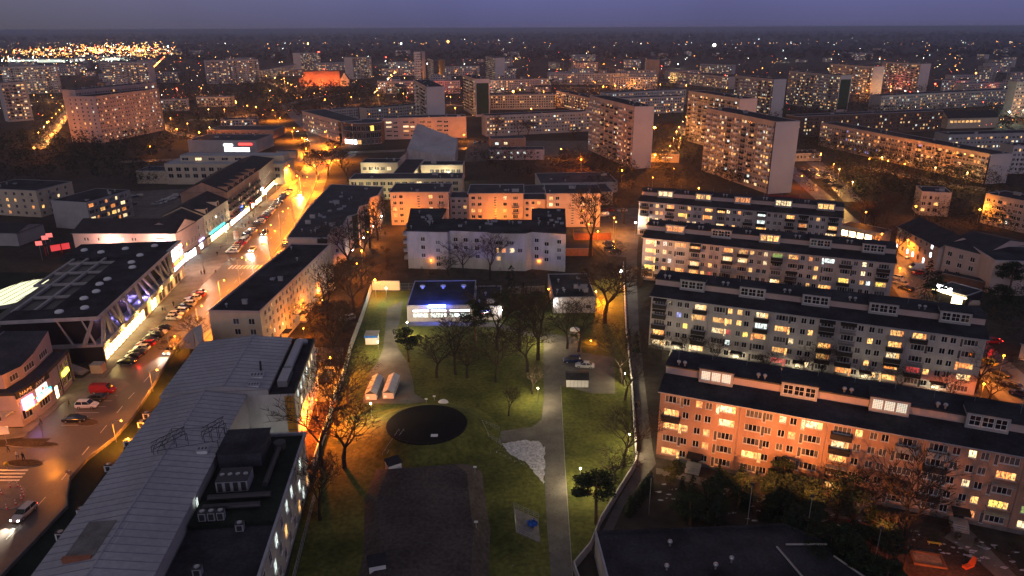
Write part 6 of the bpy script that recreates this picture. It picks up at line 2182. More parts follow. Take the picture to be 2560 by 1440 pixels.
lamp(0, 0, 9, SODIUM, 1600, 'orange lamp left of the zebra crossing at the junction', 'arm', 0, world=(-104, 112), group='orange lamps along the street')
RB = [(765, 372, 'nearest lamp left of the round island'), (838, 368, 'lamp right of the round island, before the bare trees'), (755, 345, 'lamp behind the round island on the left'), (812, 330, 'lamp behind the round island on the right'), (735, 320, 'lamp at the bend above the round island'),
      (700, 296, 'lamp at the left bend of the upper street'), (682, 276, 'lamp where the upper street turns back'), (770, 300, 'lamp in front of the rose block with dark balconies'), (722, 415, 'lamp on the square left of the roundabout'), (742, 440, 'lamp over the red-lit trees by the roundabout')]
for px, py, lb in RB:
    lamp(px, py, 9, YEL, 8500, lb, 'arm', radians(random.uniform(0, 360)), glow=45, size=.28, group='lamps around the roundabout')
YD = [  # courtyards and the estate: px, py, height, colour, power, glow, size, label
    (937, 700, 5.5, SODIUM, 1500, 60, .30, 'big orange lamp at the end of the yard left of the blue-lit hall'),
    (904, 627, 5.5, SODIUM, 1500, 45, .26, 'orange lamp among bare trees beside the salmon block, middle of its row'),
    (892, 659, 5.5, SODIUM, 1200, 40, .2, 'orange lamp low among the trees near the cream gable end'),
    (920, 580, 5.5, YEL, 1800, 45, .26, 'orange lamp beside the salmon block, next to the white-lit doorway'),
    (950, 547, 5.5, SODIUM, 1500, 35, .2, 'small orange lamp at the upper end of the yard'),
    (825, 894, 6.5, SODIUM, 5200, 40, .24, 'orange lamp glowing through a bare tree over the small car park'),
    (790, 1000, 7.0, SODIUM_DEEP, 9500, 25, .2, 'orange lamp at the hospital side of the yard, hidden in branches'),
    (1495, 578, 5.0, SODIUM, 1500, 45, .26, 'orange lamp over a garage roof right of the pale block'),
    (1453, 399, 6.0, SODIUM_DEEP, 4200, 40, .30, 'deep orange lamp among branches behind the acid green wall'),
    (1403, 373, 6.0, SODIUM, 2200, 30, .26, 'orange lamp at the low wall left of the blank-ended tower'),
    (1637, 319, 10, YEL, 1500, 80, .75, 'large orange floodlight beside the blank-ended tower'),
    (1283, 229, 14, YEL, 12000, 80, .9, 'largest yellow floodlight in the middle of the estate'),
    (1328, 272, 8, YEL, 9000, 50, .4, 'orange lamp over a car park behind the warm five-storey row'),
    (1555, 427, 6, YEL, 1600, 30, .26, 'yellow lamp at the foot of the blank pale end wall'),
    (1685, 421, 6, YEL, 2600, 40, .28, 'yellow lamp on a lawn between the two near towers'),
    (1747, 471, 6, YEL, 2600, 40, .3, 'yellow lamp above the roofs of the farthest long block'),
    (1632, 444, 6, SODIUM, 900, 25, .2, 'small orange lamp under the two near towers'),
    (1638, 388, 6, YEL, 5200, 40, .3, 'lamp over the orange-lit parked cars beside the blank-ended tower'),
    (1700, 345, 7, SODIUM, 2000, 35, .3, 'lamp in front of the tower behind the big floodlight'),
    (442, 323, 8, SODIUM, 3800, 50, .42, 'left of two orange lamps above the cream office building'),
    (498, 331, 8, SODIUM, 3800, 50, .42, 'right of two orange lamps above the cream office building'),
    (590, 256, 8, SODIUM, 5200, 50, .5, 'orange lamp in the dark parkland left of the bend'),
    (812, 249, 8, SODIUM, 4200, 50, .45, 'orange lamp among dark trees above the rose block'),
    (700, 256, 8, SODIUM, 4200, 40, .4, 'orange lamp at the edge of the parkland woods'),
    (640, 268, 8, SODIUM, 4200, 40, .4, 'orange lamp beyond the supermarket'),
    (130, 336, 8, SODIUM, 2600, 50, .5, 'orange lamp glowing over the road left of the wide high block'),
    (118, 306, 8, SODIUM, 2600, 50, .5, 'upper orange lamp over the road left of the wide high block'),
    (85, 370, 7, SODIUM, 900, 40, .4, 'orange lamp among the pines at the left'),
    (375, 366, 6, SODIUM, 1200, 40, .3, 'orange lamp at the foot of the wide high block'),
    (528, 345, 7, SODIUM, 3200, 40, .3, 'orange lamp left of the supermarket entrance'),
    (2290, 516, 6, SODIUM, 900, 45, .3, 'orange lamp in the dark gardens on the right'),
    (2450, 524, 6, SODIUM, 1200, 40, .3, 'orange lamp glowing through branches at the far right'),
    (2250, 671, 7, SODIUM, 1300, 45, .2, 'orange lamp where the side street passes the third long block'),
    (2510, 889, 7, SODIUM, 2600, 50, .22, 'orange lamp over the side street at the right picture edge'),
    (2205, 585, 7, SODIUM, 2600, 50, .26, 'orange lamp by the canteen front, upper end of the side street'),
    (2165, 530, 7, SODIUM, 1800, 40, .26, 'orange lamp where the side street leaves the car park'),
    (2270, 600, 7, SODIUM, 1300, 40, .22, 'orange lamp over the trees beside the three-storey rose house'),
    (2460, 960, 7, SODIUM_DEEP, 1100, 30, .2, 'orange lamp behind the nearest long block at the right edge'),
    (2174, 397, 6, YEL, 2500, 40, .3, 'upper of the lamps at the foot of the long slanting row'),
    (2220, 402, 6, YEL, 2500, 40, .3, 'middle lamp at the foot of the long slanting row'),
    (2262, 410, 6, YEL, 1900, 40, .3, 'lower lamp at the foot of the long slanting row'),
    (2524, 280, 9, COOLW, 9000, 60, .6, 'white floodlight beside the villa at the far right'),
    (2005, 440, 6, SODIUM_DEEP, 2600, 20, .2, 'reddish lamp beside the car park of the nearest tower'),
    (1540, 555, 6, YEL, 2200, 20, .2, 'lamp over the orange parking bays beyond the pale block'),
    (1535, 545, 6, SODIUM, 1600, 20, .2, 'second lamp over the orange parking bays beyond the pale block'),
    (1510, 160, 8, SODIUM, 9000, 40, .5, 'orange lamp in front of the distant blank tower'),
    (1538, 214, 8, SODIUM, 7000, 50, .5, 'pink-orange lamp right of the long dark row'),
    (1508, 217, 8, SODIUM, 7000, 50, .5, 'pink-orange lamp in front of the long dark row'),
]
for px, py, h, c, pw, gl, sz, lb in YD:
    lamp(px, py, h, c, pw, lb, 'post', 0, glow=gl, size=sz, group='orange lamps of yards and side streets', cut=py > 560)
PK = [
    (965, 720, 4.5, COOLW, 500, 'white park lamp at the corner of the pale yellow wall'),
    (945, 855, 3.6, WARMW, 420, 'white park lamp beside the small white hut'),
    (1018, 806, 3.6, WARMW, 380, 'white park lamp behind the pine by the blue-lit hall'),
    (1352, 832, 3.6, WARMW, 420, 'park lamp at the top of the main path, between bare trees'),
    (1345, 970, 3.8, WARMW, 420, 'park lamp on the lawn left of the main path'),
    (927, 1009, 3.8, WARMW, 460, 'park lamp just below the two white tents'),
    (1451, 1171, 3.8, WARMW, 420, 'park lamp above the round dark pine right of the main path'),
    (1573, 1086, 3.8, WARMW, 420, 'park lamp by the wall end among bare trees'),
    (1563, 934, 3.6, WARMW, 260, 'park lamp against the boundary wall, level with the grey shed'),
    (1477, 852, .8, YEL, 160, 'low yellow ground light right of the boulder bed'),
]
for px, py, h, c, pw, lb in PK:
    lamp(px, py, h, c, pw * 1.7, lb, 'post', 0, glow=60, size=.13, group='small white park lamps')
for px, py, h, pw, sz, lb in ((1553, 678, 6.5, 800, .32, 'brilliant white lamp over the lane, brightest in the park area'), (1589, 557, 6, 420, .24, 'white lamp at the corner of the farthest long block'), (903, 538, 5, 700, .28, 'white lamp at the doorway of the salmon block')):
    lamp(px, py, h, (1.0, 1.0, .80), pw, lb, 'post', 0, glow=90, size=sz, group='bright white lamps')
for (x, y, z, rz, c, pw, lb) in ((-3.0, 184.0, 3.3, -pi / 2, (1, .97, .9), 420, 'white wall light at the right corner of the neon-signed annexe'), (11.9, 189.3, 3.4, -pi / 2, (1, .97, .9), 420, 'white wall light on the front of the black-roofed pump house'),
                                 (23.9, 196.5, 3.8, 0, SODIUM, 34000, 'orange wall light throwing tree shadows on the lawn'), (11.3, 200, 3.4, pi, SODIUM, 220, 'small orange wall light on the left of the pump house'),
                                 (9.0, 229.0, 3.2, -pi / 2, YEL, 200, 'yellow porch light at the right end of the pale block'), (-27, 229.6, 3.2, -pi / 2, YEL, 160, 'yellow porch light at the left end of the pale block'),
                                 (-45.0, 115.6, 5.5, -pi / 2, (.85, 1.0, .92), 160, 'greenish light in the recess between the hospital wings'),
                                 (15.0, 352, 4.4, -pi / 2, (.45, .9, .05), 1500, 'acid green floodlight on the kindergarten wing'),
                                 (16.5, 275.5, 4.4, -pi / 2, (1, .85, .5), 800, 'warm light under the canopy at the right pavilion')):
    lamp(0, 0, z, c, pw, lb, 'wall', rz, glow=60, size=.16, group='wall lights', world=(x + cos(rz) * .5, y + sin(rz) * .5))
# facade floodlights of the school, pavilion row and the nearest long block
for (x, y, z, c, pw, lb) in ((-70, 326, 3, (1, .86, .42), 1500, 'left floodlight on the school wing'), (-52, 326, 3, (1, .86, .42), 1500, 'right floodlight on the school wing'), (-75, 380, 3, (1, .88, .5), 2200, 'floodlight on the two-storey school wing'), (-34, 371, 3, (1, .9, .55), 2400, 'floodlight on the tall grilled windows'), (-45, 371, 3, (1, .9, .55), 1400, 'floodlight between link roof and sports hall'),
                             (-41, 279, 4, SODIUM, 4200, 'orange lamp in front of the left pavilion'), (-6, 276, 4, SODIUM, 5200, 'orange lamp in front of the middle pavilion'), (9, 278, 5, SODIUM, 2200, 'orange lamp in front of the right link'), (30, 272, 4, SODIUM, 2400, 'orange lamp by the tall bare tree at the right pavilion'),
                             (57, 76, 5, SODIUM_DEEP, 7000, 'orange lamp over the sand pit of the playground'), (66, 71, 5, SODIUM_DEEP, 7000, 'orange lamp by the orange spring rider'),
                             (-34, 523, 4, SODIUM, 6000, 'orange lamp at the right end of the rose office block'), (-60, 522, 4, SODIUM, 3800, 'orange lamp in front of the rose office block')):
    lamp(0, 0, z, c, pw * .36, lb, 'post', 0, glow=40, size=.15, group='low facade lamps', world=(x, y), cut=y < 80)
# flood lamp behind the thicket that throws its orange light up the nearest long block
for (x, y, z, aim, e, lb) in ((36.5, 93.0, 10.5, (43.5, 109, 9.0), 30000, 'orange flood lamp behind the dark conifers, lighting the nearest long block'), (22.5, 99.5, 7.5, (30, 114, 7), 11000, 'orange flood lamp at the lane, lighting the left end of the nearest long block'), (52, 84, 9.5, (62, 100, 8.5), 9000, 'orange flood lamp left of the playground'), (44.5, 90, 10.5, (52.5, 105, 9), 17000, 'added orange flood lamp over the pines, lighting the middle of the nearest block')):  # the last flood lamp is added to spread the light along the front
    t = lamp(0, 0, z, SODIUM, 0, lb, 'flood', atan2(aim[1] - y, aim[0] - x) - pi / 2, glow=25, size=.15, group='flood lamps', world=(x, y))
    l = bpy.data.lights.new('flood_light', 'SPOT')
    l.color = (1, .33, .08)
    l.energy = e * .72
    l.spot_size = radians(84)
    l.spot_blend = .7
    l.shadow_soft_size = .12
    o = bpy.data.objects.new('flood_light', l)
    C.objects.link(o)
    o.parent = t
    o.location = (0, .4, z)
    o.rotation_euler = (radians(90 + math.degrees(math.atan2(aim[2] - z, hypot(aim[0] - x, aim[1] - y)))), 0, 0)
# ground-floor doorways of block S with white light
for i, y in enumerate((242, 258, 274, 290)):
    x = -56.4 + i * .7
    lamp(0, 0, 3.0, (1, .95, .8), 420, f'{ORD[i]} white doorway light on the yard side of the salmon block', 'wall', 0, glow=50, size=.15, group='doorway lights', world=(x + .6, y))
for i, (x, y) in enumerate(((-55.6, 172), (-57.2, 186), (-58.6, 200))):
    lamp(0, 0, 3.0, SODIUM, 700, f'{ORD[i]} orange yard light along the cream-gabled block', 'post', 0, glow=30, size=.12, group='yard lights', world=(x + 1.5, y))

# far lamps, each its own thing as far as they can be told apart
R_ = random.Random(31)
gm = {}
FARL = []
for nm, c in (('orange', (1, .33, .05)), ('amber', (1, .55, .16)), ('white', (1, .92, .72)), ('red', (1, .06, .03)), ('cool', (.8, 1, .95))):
    gm[nm] = emis('far_lamp_' + nm, c, 22)
def far_lamp(px, py, col, sz=1.0, lit=0, h=8):
    p = P(px, py, h)
    r = p.length * .00045 * sz
    key = ('fl', col, round(r, 1))
    if key not in CH:
        b = MB()
        b.ball((0, 0, 0), max(r, .25), gm[col], 6, 4)
        b.tube((0, 0, -h), (0, 0, -max(r, .25)), .12, .08, 4, STEEL)
        CH[key] = b.mesh('far_street_lamp')
    lb = {'orange': 'orange', 'amber': 'amber', 'white': 'white', 'red': 'red', 'cool': 'bluish white'}[col]
    o = link('far_street_lamp', CH[key], None, T(p.x, p.y, h))
    o['label'] = 'x'
    FARL.append((px, lb, o))
    o['category'] = 'lamp'
    o['group'] = f'far {lb} lamps'
    if lit:
        k = ('fll', col, lit)
        if k not in LD:
            l = bpy.data.lights.new('lamp_light', 'POINT')
            l.color = {'orange': (1, .33, .05), 'amber': (1, .5, .12), 'white': (1, .9, .7), 'red': (1, .1, .05), 'cool': (.8, 1, .95)}[col]
            l.energy = lit
            l.shadow_soft_size = .5
            LD[k] = l
        q = bpy.data.objects.new('lamp_light', LD[k])
        C.objects.link(q)
        q.parent = o
        q.location = (0, 0, -r - .6)
for i in range(150):
    px, py = R_.uniform(0, 2560), R_.uniform(138, 300)
    if 980 < px < 2400 and py > 230:
        continue
    if px < 900 and py > 250:
        continue
    far_lamp(px, py, R_.choice(['orange', 'orange', 'orange', 'amber', 'white', 'red']), R_.uniform(.5, 1.1), R_.choice([0, 9000, 16000]))
for i in range(26):      # the avenue climbing to the right of the middle
    f = i / 25
    far_lamp(935 + 75 * f + R_.uniform(-3, 3), 232 - 76 * f + R_.uniform(-2, 2), R_.choice(['orange', 'amber', 'white']), 1.1 - .4 * f, 6000 if i % 2 else 0)
for i in range(22):      # chain of lamps on the left, towards the retail park
    f = i / 21
    far_lamp(386 + 52 * f, 166 - 50 * f, R_.choice(['orange', 'red', 'orange']), 1.5 - .5 * f, 0)
MIDROADS = [[(1668, 405), (1690, 350), (1718, 305)], [(2035, 405), (2080, 445), (2135, 505)], [(380, 300), (450, 335), (540, 352)], [(95, 372), (130, 330), (165, 285), (215, 238)], [(1225, 268), (1405, 268)], [(1275, 240), (1400, 248)], [(985, 252), (1180, 266)], [(2150, 415), (2340, 455), (2560, 490)], [(590, 185), (700, 215), (745, 240)], [(1400, 218), (1560, 222), (1720, 228)], [(0, 262), (160, 250)], [(2360, 300), (2560, 292)], [(1010, 300), (1190, 290)], [(1650, 205), (1830, 215)], [(2130, 232), (2360, 250)], [(640, 285), (560, 300), (470, 300)]]
for ri, rd in enumerate(MIDROADS):
    w = [XY(*p) for p in rd]
    road('estate_road', w, 9)
    for i in range(len(w) - 1):
        a, c = Vector(w[i]), Vector(w[i + 1])
        L_ = (c - a).length
        st = max(34, L_ / 6)
        s_ = st * .4
        while s_ < L_:
            q = a + (c - a) * (s_ / L_)
            s_ += st
            # picture position of this road lamp, to place it like the others
            d = Vector((q.x, q.y, 8 - HC))
            zc = d.y * _cp - d.z * _sp
            px_, py_ = 1280 + FPX * d.x / zc, 720 - FPX * (d.y * _sp + d.z * _cp) / zc
            far_lamp(px_, py_, R_.choice(['orange', 'orange', 'amber']), R_.uniform(.8, 1.3), 8500)
for (px, py, c, s) in ((1786, 113, 'white', 4.5), (1120, 104, 'orange', 3.5), (1003, 109, 'cool', 2.5), (770, 109, 'amber', 2.0), (797, 131, 'red', 3.0), (965, 143, 'red', 2.2), (420, 116, 'cool', 2), (2440, 183, 'orange', 2), (2390, 205, 'amber', 3), (1070, 160, 'white', 3), (2338, 210, 'red', 2.2)):
    far_lamp(px, py, c, s)
FARL.sort(key=lambda q: q[0])
_c = {}
for px, lb, o in FARL:
    _c[lb] = _c.get(lb, -1) + 1
    o['label'] = f'{nth(_c[lb])} small far {lb} lamp from the left'
# lights nobody could count: the retail park, the plain and the horizon
def light_mass(name, pts, cols, label=None):
    b = MB()
    for (px, py, s, h) in pts:
        p = P(px, py, h)
        r = p.length * .00036 * s
        m = gm[R_.choice(cols)]
        c = (p.x, p.y, p.z)
        q = [(c[0] - r, c[1], c[2]), (c[0], c[1] - r, c[2] - r * .0), (c[0] + r, c[1], c[2]), (c[0], c[1] + r, c[2])]
        t_, u_ = (c[0], c[1], c[2] + r), (c[0], c[1], c[2] - r)
        for i in range(4):
            b.face([q[i], q[(i + 1) % 4], t_], m)
            b.face([q[(i + 1) % 4], q[i], u_], m)
    return link(name, b.mesh(name), kind='stuff')
pts = []
for i in range(1300):
    f = R_.random()
    px = R_.triangular(-60, 440, 330)
    top = 128 - .028 * px
    pts.append((px, R_.gauss(133 - px * .02, 4.0 + (4 if px > 140 else 2)), R_.uniform(.35, 1.5), 8))
light_mass('retail_park_lights', pts, ['orange', 'orange', 'orange', 'amber', 'amber', 'orange', 'white', 'red'])
pts = [(R_.uniform(-20, 2600), R_.triangular(125, 330, 150), R_.uniform(.3, .8), 5) for i in range(800)]
light_mass('town_lights', pts, ['orange', 'orange', 'amber', 'red', 'white', 'orange'])
pts = [(R_.uniform(-60, 300), R_.gauss(148, 4), R_.uniform(.5, 1.4), 7) for i in range(160)]
light_mass('retail_park_lights', pts, ['white', 'cool', 'white', 'amber'])
pts = []
for i in range(330):     # horizon chain
    px = R_.triangular(-20, 2600, 500)
    pts.append((px, 76 - (px - 0) * .0062 + R_.uniform(-1.6, 2.2), R_.uniform(.3, .8), 6))
light_mass('horizon_lights', pts, ['orange', 'amber', 'white', 'orange', 'cool', 'amber'])
pts = []
for i in range(300):
    px = R_.uniform(-20, 2600)
    pts.append((px, R_.uniform(96, 150) if R_.random() < .6 else 110 - px * .0008 + R_.uniform(-3, 3), R_.uniform(.35, .95), 6))
light_mass('plain_lights', pts, ['orange', 'white', 'amber', 'cool', 'white', 'orange'])
# the sheds of the retail park, their lit fronts
for i, (px, py, w, c) in enumerate(((20, 158, 130, 'cool'), (95, 156, 110, 'white'), (170, 153, 150, 'cool'), (190, 146, 120, 'white'), (270, 143, 140, 'amber'), (330, 138, 150, 'amber'), (380, 128, 90, 'amber'), (60, 140, 160, 'amber'))):
    x, y = XY(px, py)
    fm = emis('retail_front_' + c, {'cool': (.85, 1, .8), 'white': (1, .95, .85), 'amber': (1, .55, .15)}[c], 1.1)
    t = thing('retail_shed', ['leftmost', 'second', 'third', 'fourth', 'fifth', 'sixth', 'seventh', 'rear left'][i] + ' glaring shop shed of the far retail park, counted from the left', 'shop', (x, y, 0), radians(12), 'sheds of the far retail park')
    b = MB()
    b.box(0, 0, 0, w, 60, 9, PLASTER_GREY)
    link('shed', b.mesh('shed'), t)
    b = MB()
    b.box(2, -.6, 1, w - 2, -.1, 7, fm)
    link('lit_front', b.mesh('lit_front'), t)

# ------------------------------------------------------------------ cars
def where(px, py):
    return XY(px, py)
random.seed(99)
def row_cars(A, B, n, rz, text, skip=(), group=None, kinds=None, detail=True, jitter=.12, ang_j=.03, start=0):
    c = 0
    for i in range(n):
        if i in skip or random.random() < .04:
            continue
        f = i / (n - 1) if n > 1 else 0
        k, col = kinds[i % len(kinds)] if kinds else rnd_car()
        car(A[0] + (B[0] - A[0]) * f + random.uniform(-jitter, jitter) * 2, A[1] + (B[1] - A[1]) * f + random.uniform(-jitter, jitter), rz + random.uniform(-ang_j, ang_j) + (pi if random.random() < .25 else 0), k, col, f'{nth(c)} car, {col}, {text}', group, 0, detail)
        c += 1
K1 = [('saloon', 'black'), ('hatchback', 'black'), ('saloon', 'dark grey'), ('hatchback', 'white'), ('estate', 'red'), ('saloon', 'dark grey'), ('suv', 'black'), ('estate', 'silver'), ('saloon', 'black'), ('hatchback', 'silver'), ('suv', 'white'), ('hatchback', 'white'), ('hatchback', 'white'), ('estate', 'silver'), ('saloon', 'black'), ('suv', 'silver'), ('hatchback', 'beige'), ('hatchback', 'white'), ('estate', 'red'), ('saloon', 'silver')]
row_cars((-93.0, 158.0), (-95.3, 206.5), 20, 0.0, 'from the near end, before the shopping hall', group='cars parked before the shopping hall', kinds=K1)
row_cars((-101.0, 249.5), (-110.6, 352), 41, radians(5), 'from the near end, before the shop houses', group='cars parked before the shop houses', skip=(13, 14, 27), kinds=None)
row_cars((-79.5, 232), (-84.5, 262), 11, radians(185), 'from the near end, half hidden by the salmon block', group='cars parked beside the salmon block')
for (px, py, rz, k, c, lb) in ((188, 1053, 0.06, 'saloon', 'black', 'black saloon standing alone beside the orange-lit traffic island'), (219, 1018, 0.03, 'suv', 'white', 'white car with a dark glass roof in the bays below the red van'), (243, 1000, pi, 'hatchback', 'dark grey', 'dark car half hidden between the white car and the red van'), (259, 981, 0.0, 'van', 'red', 'red panel van parked in the bays of the repair shops')):
    x, y = where(px, py)
    car(x, y, rz + pi, k, c, lb, 'cars in the repair shop bays')
for (px, py, rz, k, c, lb) in ((785, 884, -1.35, 'hatchback', 'white', 'white hatchback at the back of the yard car park'), (774, 907, -1.4, 'saloon', 'black', 'black car behind the white hatchback in the yard car park'), (819, 917, 0.05, 'hatchback', 'black', 'black car right under the yard lamp'), (817, 933, 0.05, 'estate', 'silver', 'silver estate in the yard car park, next to the lamp post'), (815, 944, 0.05, 'hatchback', 'dark blue', 'dark blue car below the silver estate in the yard car park'), (803, 959, 0.1, 'saloon', 'black', 'black saloon at the bottom of the yard car park'), (770, 965, -1.2, 'estate', 'grey', 'grey estate at the hospital wall of the yard car park'), (766, 945, -1.2, 'hatchback', 'dark grey', 'dark grey hatchback by the hospital wall in the yard car park'),
                               (812, 760, -1.3, 'hatchback', 'dark blue', 'upper dark car parked in the unlit yard'), (803, 783, -1.2, 'saloon', 'black', 'lower dark car parked in the unlit yard'), (868, 800, .5, 'estate', 'silver', 'silver car under trees at the right of the unlit yard'),
                               (1431, 905, .04, 'suv', 'dark blue', 'dark blue off-road car beside the grey shed'), (1462, 918, -.15, 'saloon', 'white', 'white saloon parked just behind the grey shed'),
                               (1520, 610, -.1, 'saloon', 'grey', 'grey car at the turning place beyond the pump house'), (1537, 632, .2, 'saloon', 'dark grey', 'lower dark car at the turning place beyond the pump house'), (1522, 622, .0, 'hatchback', 'black', 'middle black car at the turning place'),
                               (1507, 541, .0, 'van', 'white', 'white van in the orange-lit bays'), (1530, 544, .05, 'saloon', 'dark grey', 'car right of the white van in the orange-lit bays'), (1525, 528, .02, 'estate', 'red', 'reddish car above the white van'), (1556, 529, .02, 'saloon', 'silver', 'silver car right of the reddish one'),
                               (2278, 646, .05, 'saloon', 'white', 'white saloon on the forecourt by the rose corner house'), (2258, 632, .0, 'hatchback', 'black', 'dark car behind the white saloon on the forecourt'), (2291, 673, .1, 'van', 'white', 'white van on the forecourt before the dark fir'), (2311, 662, .1, 'estate', 'red', 'dark red car behind the white van'), (2293, 686, .1, 'hatchback', 'red', 'red car in front of the white van'), (2345, 688, -.3, 'saloon', 'dark grey', 'car nearest the brown fence of the forecourt'), (2350, 698, -.3, 'hatchback', 'black', 'black car below the one at the brown fence'),
                               (2241, 697, -1.0, 'hatchback', 'white', 'white car at the kerb by the end of the third long block'), (2252, 712, -1.0, 'saloon', 'silver', 'silver car at the kerb by the end of the third long block'), (2264, 726, -1.0, 'estate', 'black', 'black car at the kerb above the second long block'),
                               (2470, 909, -1.05, 'hatchback', 'yellow', 'pale yellow car at the kerb of the side street'), (2498, 938, -1.0, 'saloon', 'black', 'black car at the kerb below the pale yellow one'), (2531, 970, -.95, 'saloon', 'dark grey', 'dark grey car at the kerb near the right picture edge'), (2552, 990, -.9, 'estate', 'dark blue', 'dark car at the kerb cut by the right picture edge'),
                               (2376, 748, .0, 'saloon', 'white', 'pale car under the trees before the corner shop'), (2405, 752, -.1, 'van', 'white', 'white van under a cover before the corner shop'), (770, 358, -.9, 'saloon', 'dark grey', 'dark car entering the roundabout')):
    x, y = where(px, py)
    car(x, y, rz, k, c, lb, 'cars of yards and side streets')
row_cars(where(2000, 425), where(2098, 470), 13, -.9 + 1.5, 'from the top beside the nearest tower', group='cars beside the nearest tower', detail=False)
row_cars(where(2030, 424), where(2090, 452), 8, -.9 + 1.5, 'in the right row beside the nearest tower', group='cars beside the nearest tower', detail=False)
row_cars(where(300, 520), where(330, 512), 4, .1, 'of the left group in the dark car park', group='cars in the dark car park', detail=False)
row_cars(where(392, 512), where(445, 492), 9, .15, 'of the dense group in the dark car park', group='cars in the dark car park', detail=False)
row_cars(where(300, 496), where(350, 492), 5, .05, 'of the rear group in the dark car park', group='cars in the dark car park', detail=False)
row_cars(where(1175, 358), where(1275, 356), 9, 1.5, 'from the left before the low pale house', group='cars before the low pale house', detail=False)
row_cars(where(1655, 398), where(1690, 393), 5, 1.4, 'from the left by the blank-ended tower', group='cars by the blank-ended tower', detail=False)
row_cars(where(775, 316), where(848, 350), 10, -.6, 'from the far end before the rose block', group='cars before the rose block', detail=False)
for (px, py, rz, k, c, lb, dl) in ((428, 880, 1.5, 'saloon', 'silver', 'oncoming car with headlights on, nearest in the street', 1), (632, 627, 1.62, 'hatchback', 'silver', 'oncoming car with headlights on before the shop houses', 1), (663, 586, 1.62, 'suv', 'dark grey', 'second oncoming car with headlights on before the shop houses', 1), (752, 488, 1.7, 'saloon', 'silver', 'oncoming car with glaring headlights near the roundabout', 1),
                                   (62, 1288, 1.5, 'estate', 'silver', 'pale estate driving at the bottom left, headlights on', 1), (764, 350, 2.3, 'saloon', 'silver', 'oncoming car just behind the roundabout', 1), (741, 330, 2.4, 'hatchback', 'white', 'car coming round the bend behind the roundabout', 1), (2478, 857, 2.0, 'saloon', 'red', 'car with bright red tail lights on the side street', 0)):
    x, y = where(px, py)
    # a car's nose points along local -x
    car(x, y, rz, k, c, lb, 'moving cars', dl, tail=1) if dl else car(x, y, rz + pi * 1.35, k, c, lb, 'moving cars', 0, tail=1)
for (px, py) in ((2474, 852), (2487, 858), (788, 425), (812, 412), (803, 404)):
    pass
l = bpy.data.lights.new('tail_glow', 'POINT')
l.color = (1, .02, .01)
l.energy = 160
l.shadow_soft_size = .2
for (px, py, e) in ((2480, 866, 1), (345, 905, 1), (805, 418, 1), (790, 408, 1)):
    o = bpy.data.objects.new('tail_glow', l)
    C.objects.link(o)
    o.location = P(px, py, .8)
for (px, py, lb) in ((806, 410, 'car braking at the roundabout, left one of two'), (818, 416, 'car braking at the roundabout, right one of two')):
    x, y = where(px, py)
    car(x, y, -1.4, 'saloon', 'dark grey', lb, 'moving cars', 0, tail=1)

# ------------------------------------------------------------------ people
def person_mesh(seed, jacket, legs, hair=(.05, .03, .02), bag=False):
    R = random.Random(seed)
    js = [((0, 0, .95), (.17, .13)), ((0, 0, 1.15), (.15, .12)), ((0, .01, 1.38), (.20, .12)), ((0, .01, 1.47), (.08, .07)), ((0, .015, 1.55), (.055, .055)), ((0, .02, 1.64), (.085, .095)), ((0, .02, 1.72), (.09, .10)), ((0, .02, 1.78), (.05, .05))]
    st = R.uniform(.12, .26)
    V = [j[0] for j in js]
    Rr = [j[1] for j in js]
    E = [(i, i + 1) for i in range(7)]
    for s, f in ((1, 1), (-1, -1)):
        k = len(V)
        V += [(s * .09, f * st * .3, .82), (s * .10, f * st * .9 + .02, .48), (s * .10, f * st * 1.1 - (.06 if f < 0 else 0), .10), (s * .10, f * st * 1.1 + .13, .05)]
        Rr += [(.095, .10), (.065, .07), (.045, .05), (.045, .035)]
        E += [(0, k), (k, k + 1), (k + 1, k + 2), (k + 2, k + 3)]
        k = len(V)
        V += [(s * .21, .0, 1.40), (s * .25, -f * st * .35, 1.15), (s * .24, -f * st * .7 + .06, .92), (s * .235, -f * st * .8 + .09, .82)]
        Rr += [(.06, .06), (.048, .048), (.038, .038), (.035, .045)]
        E += [(2, k), (k, k + 1), (k + 1, k + 2), (k + 2, k + 3)]
    me = bpy.data.meshes.new('skeleton')
    me.from_pydata(V, E, [])
    o = bpy.data.objects.new('tmp_person', me)
    C.objects.link(o)
    md = o.modifiers.new('skin', 'SKIN')
    sd = o.modifiers.new('sub', 'SUBSURF')
    sd.levels = 1
    sv = me.skin_vertices[0].data
    for i, r in enumerate(Rr):
        sv[i].radius = r
    sv[0].use_root = True
    dg = bpy.context.evaluated_depsgraph_get()
    ev = o.evaluated_get(dg)
    out_ = bpy.data.meshes.new_from_object(ev)
    bpy.data.objects.remove(o)
    out_.name = 'body'
    out_.materials.clear()
    mts = [mat('cloth_%.2f_%.2f_%.2f' % jacket, jacket, .9, 0), mat('cloth_%.2f_%.2f_%.2f' % legs, legs, .9, 0), mat('skin_tone', (.42, .26, .19), .6, 0), mat('hair_%.2f' % hair[0], hair, .8, 0), DARKM]
    for m in mts:
        out_.materials.append(m)
    for p in out_.polygons:
        c = p.center
        arm = abs(c.x) > .19
        if c.z > 1.70 or (c.z > 1.6 and c.y < .01):
            p.material_index = 3
        elif c.z > 1.5:
            p.material_index = 2
        elif c.z < .09:
            p.material_index = 4
        elif c.z > .86 and not (arm and c.z < .88):
            p.material_index = 0
        elif arm and c.z < .88:
            p.material_index = 2
        else:
            p.material_index = 1
        p.use_smooth = True
    return out_
PM = [person_mesh(1, (.02, .02, .025), (.015, .015, .02)), person_mesh(2, (.25, .03, .03), (.02, .02, .03)), person_mesh(3, (.05, .06, .10), (.03, .03, .04)), person_mesh(4, (.45, .42, .40), (.05, .06, .10), (.2, .12, .05)), person_mesh(5, (.12, .09, .05), (.02, .02, .02))]
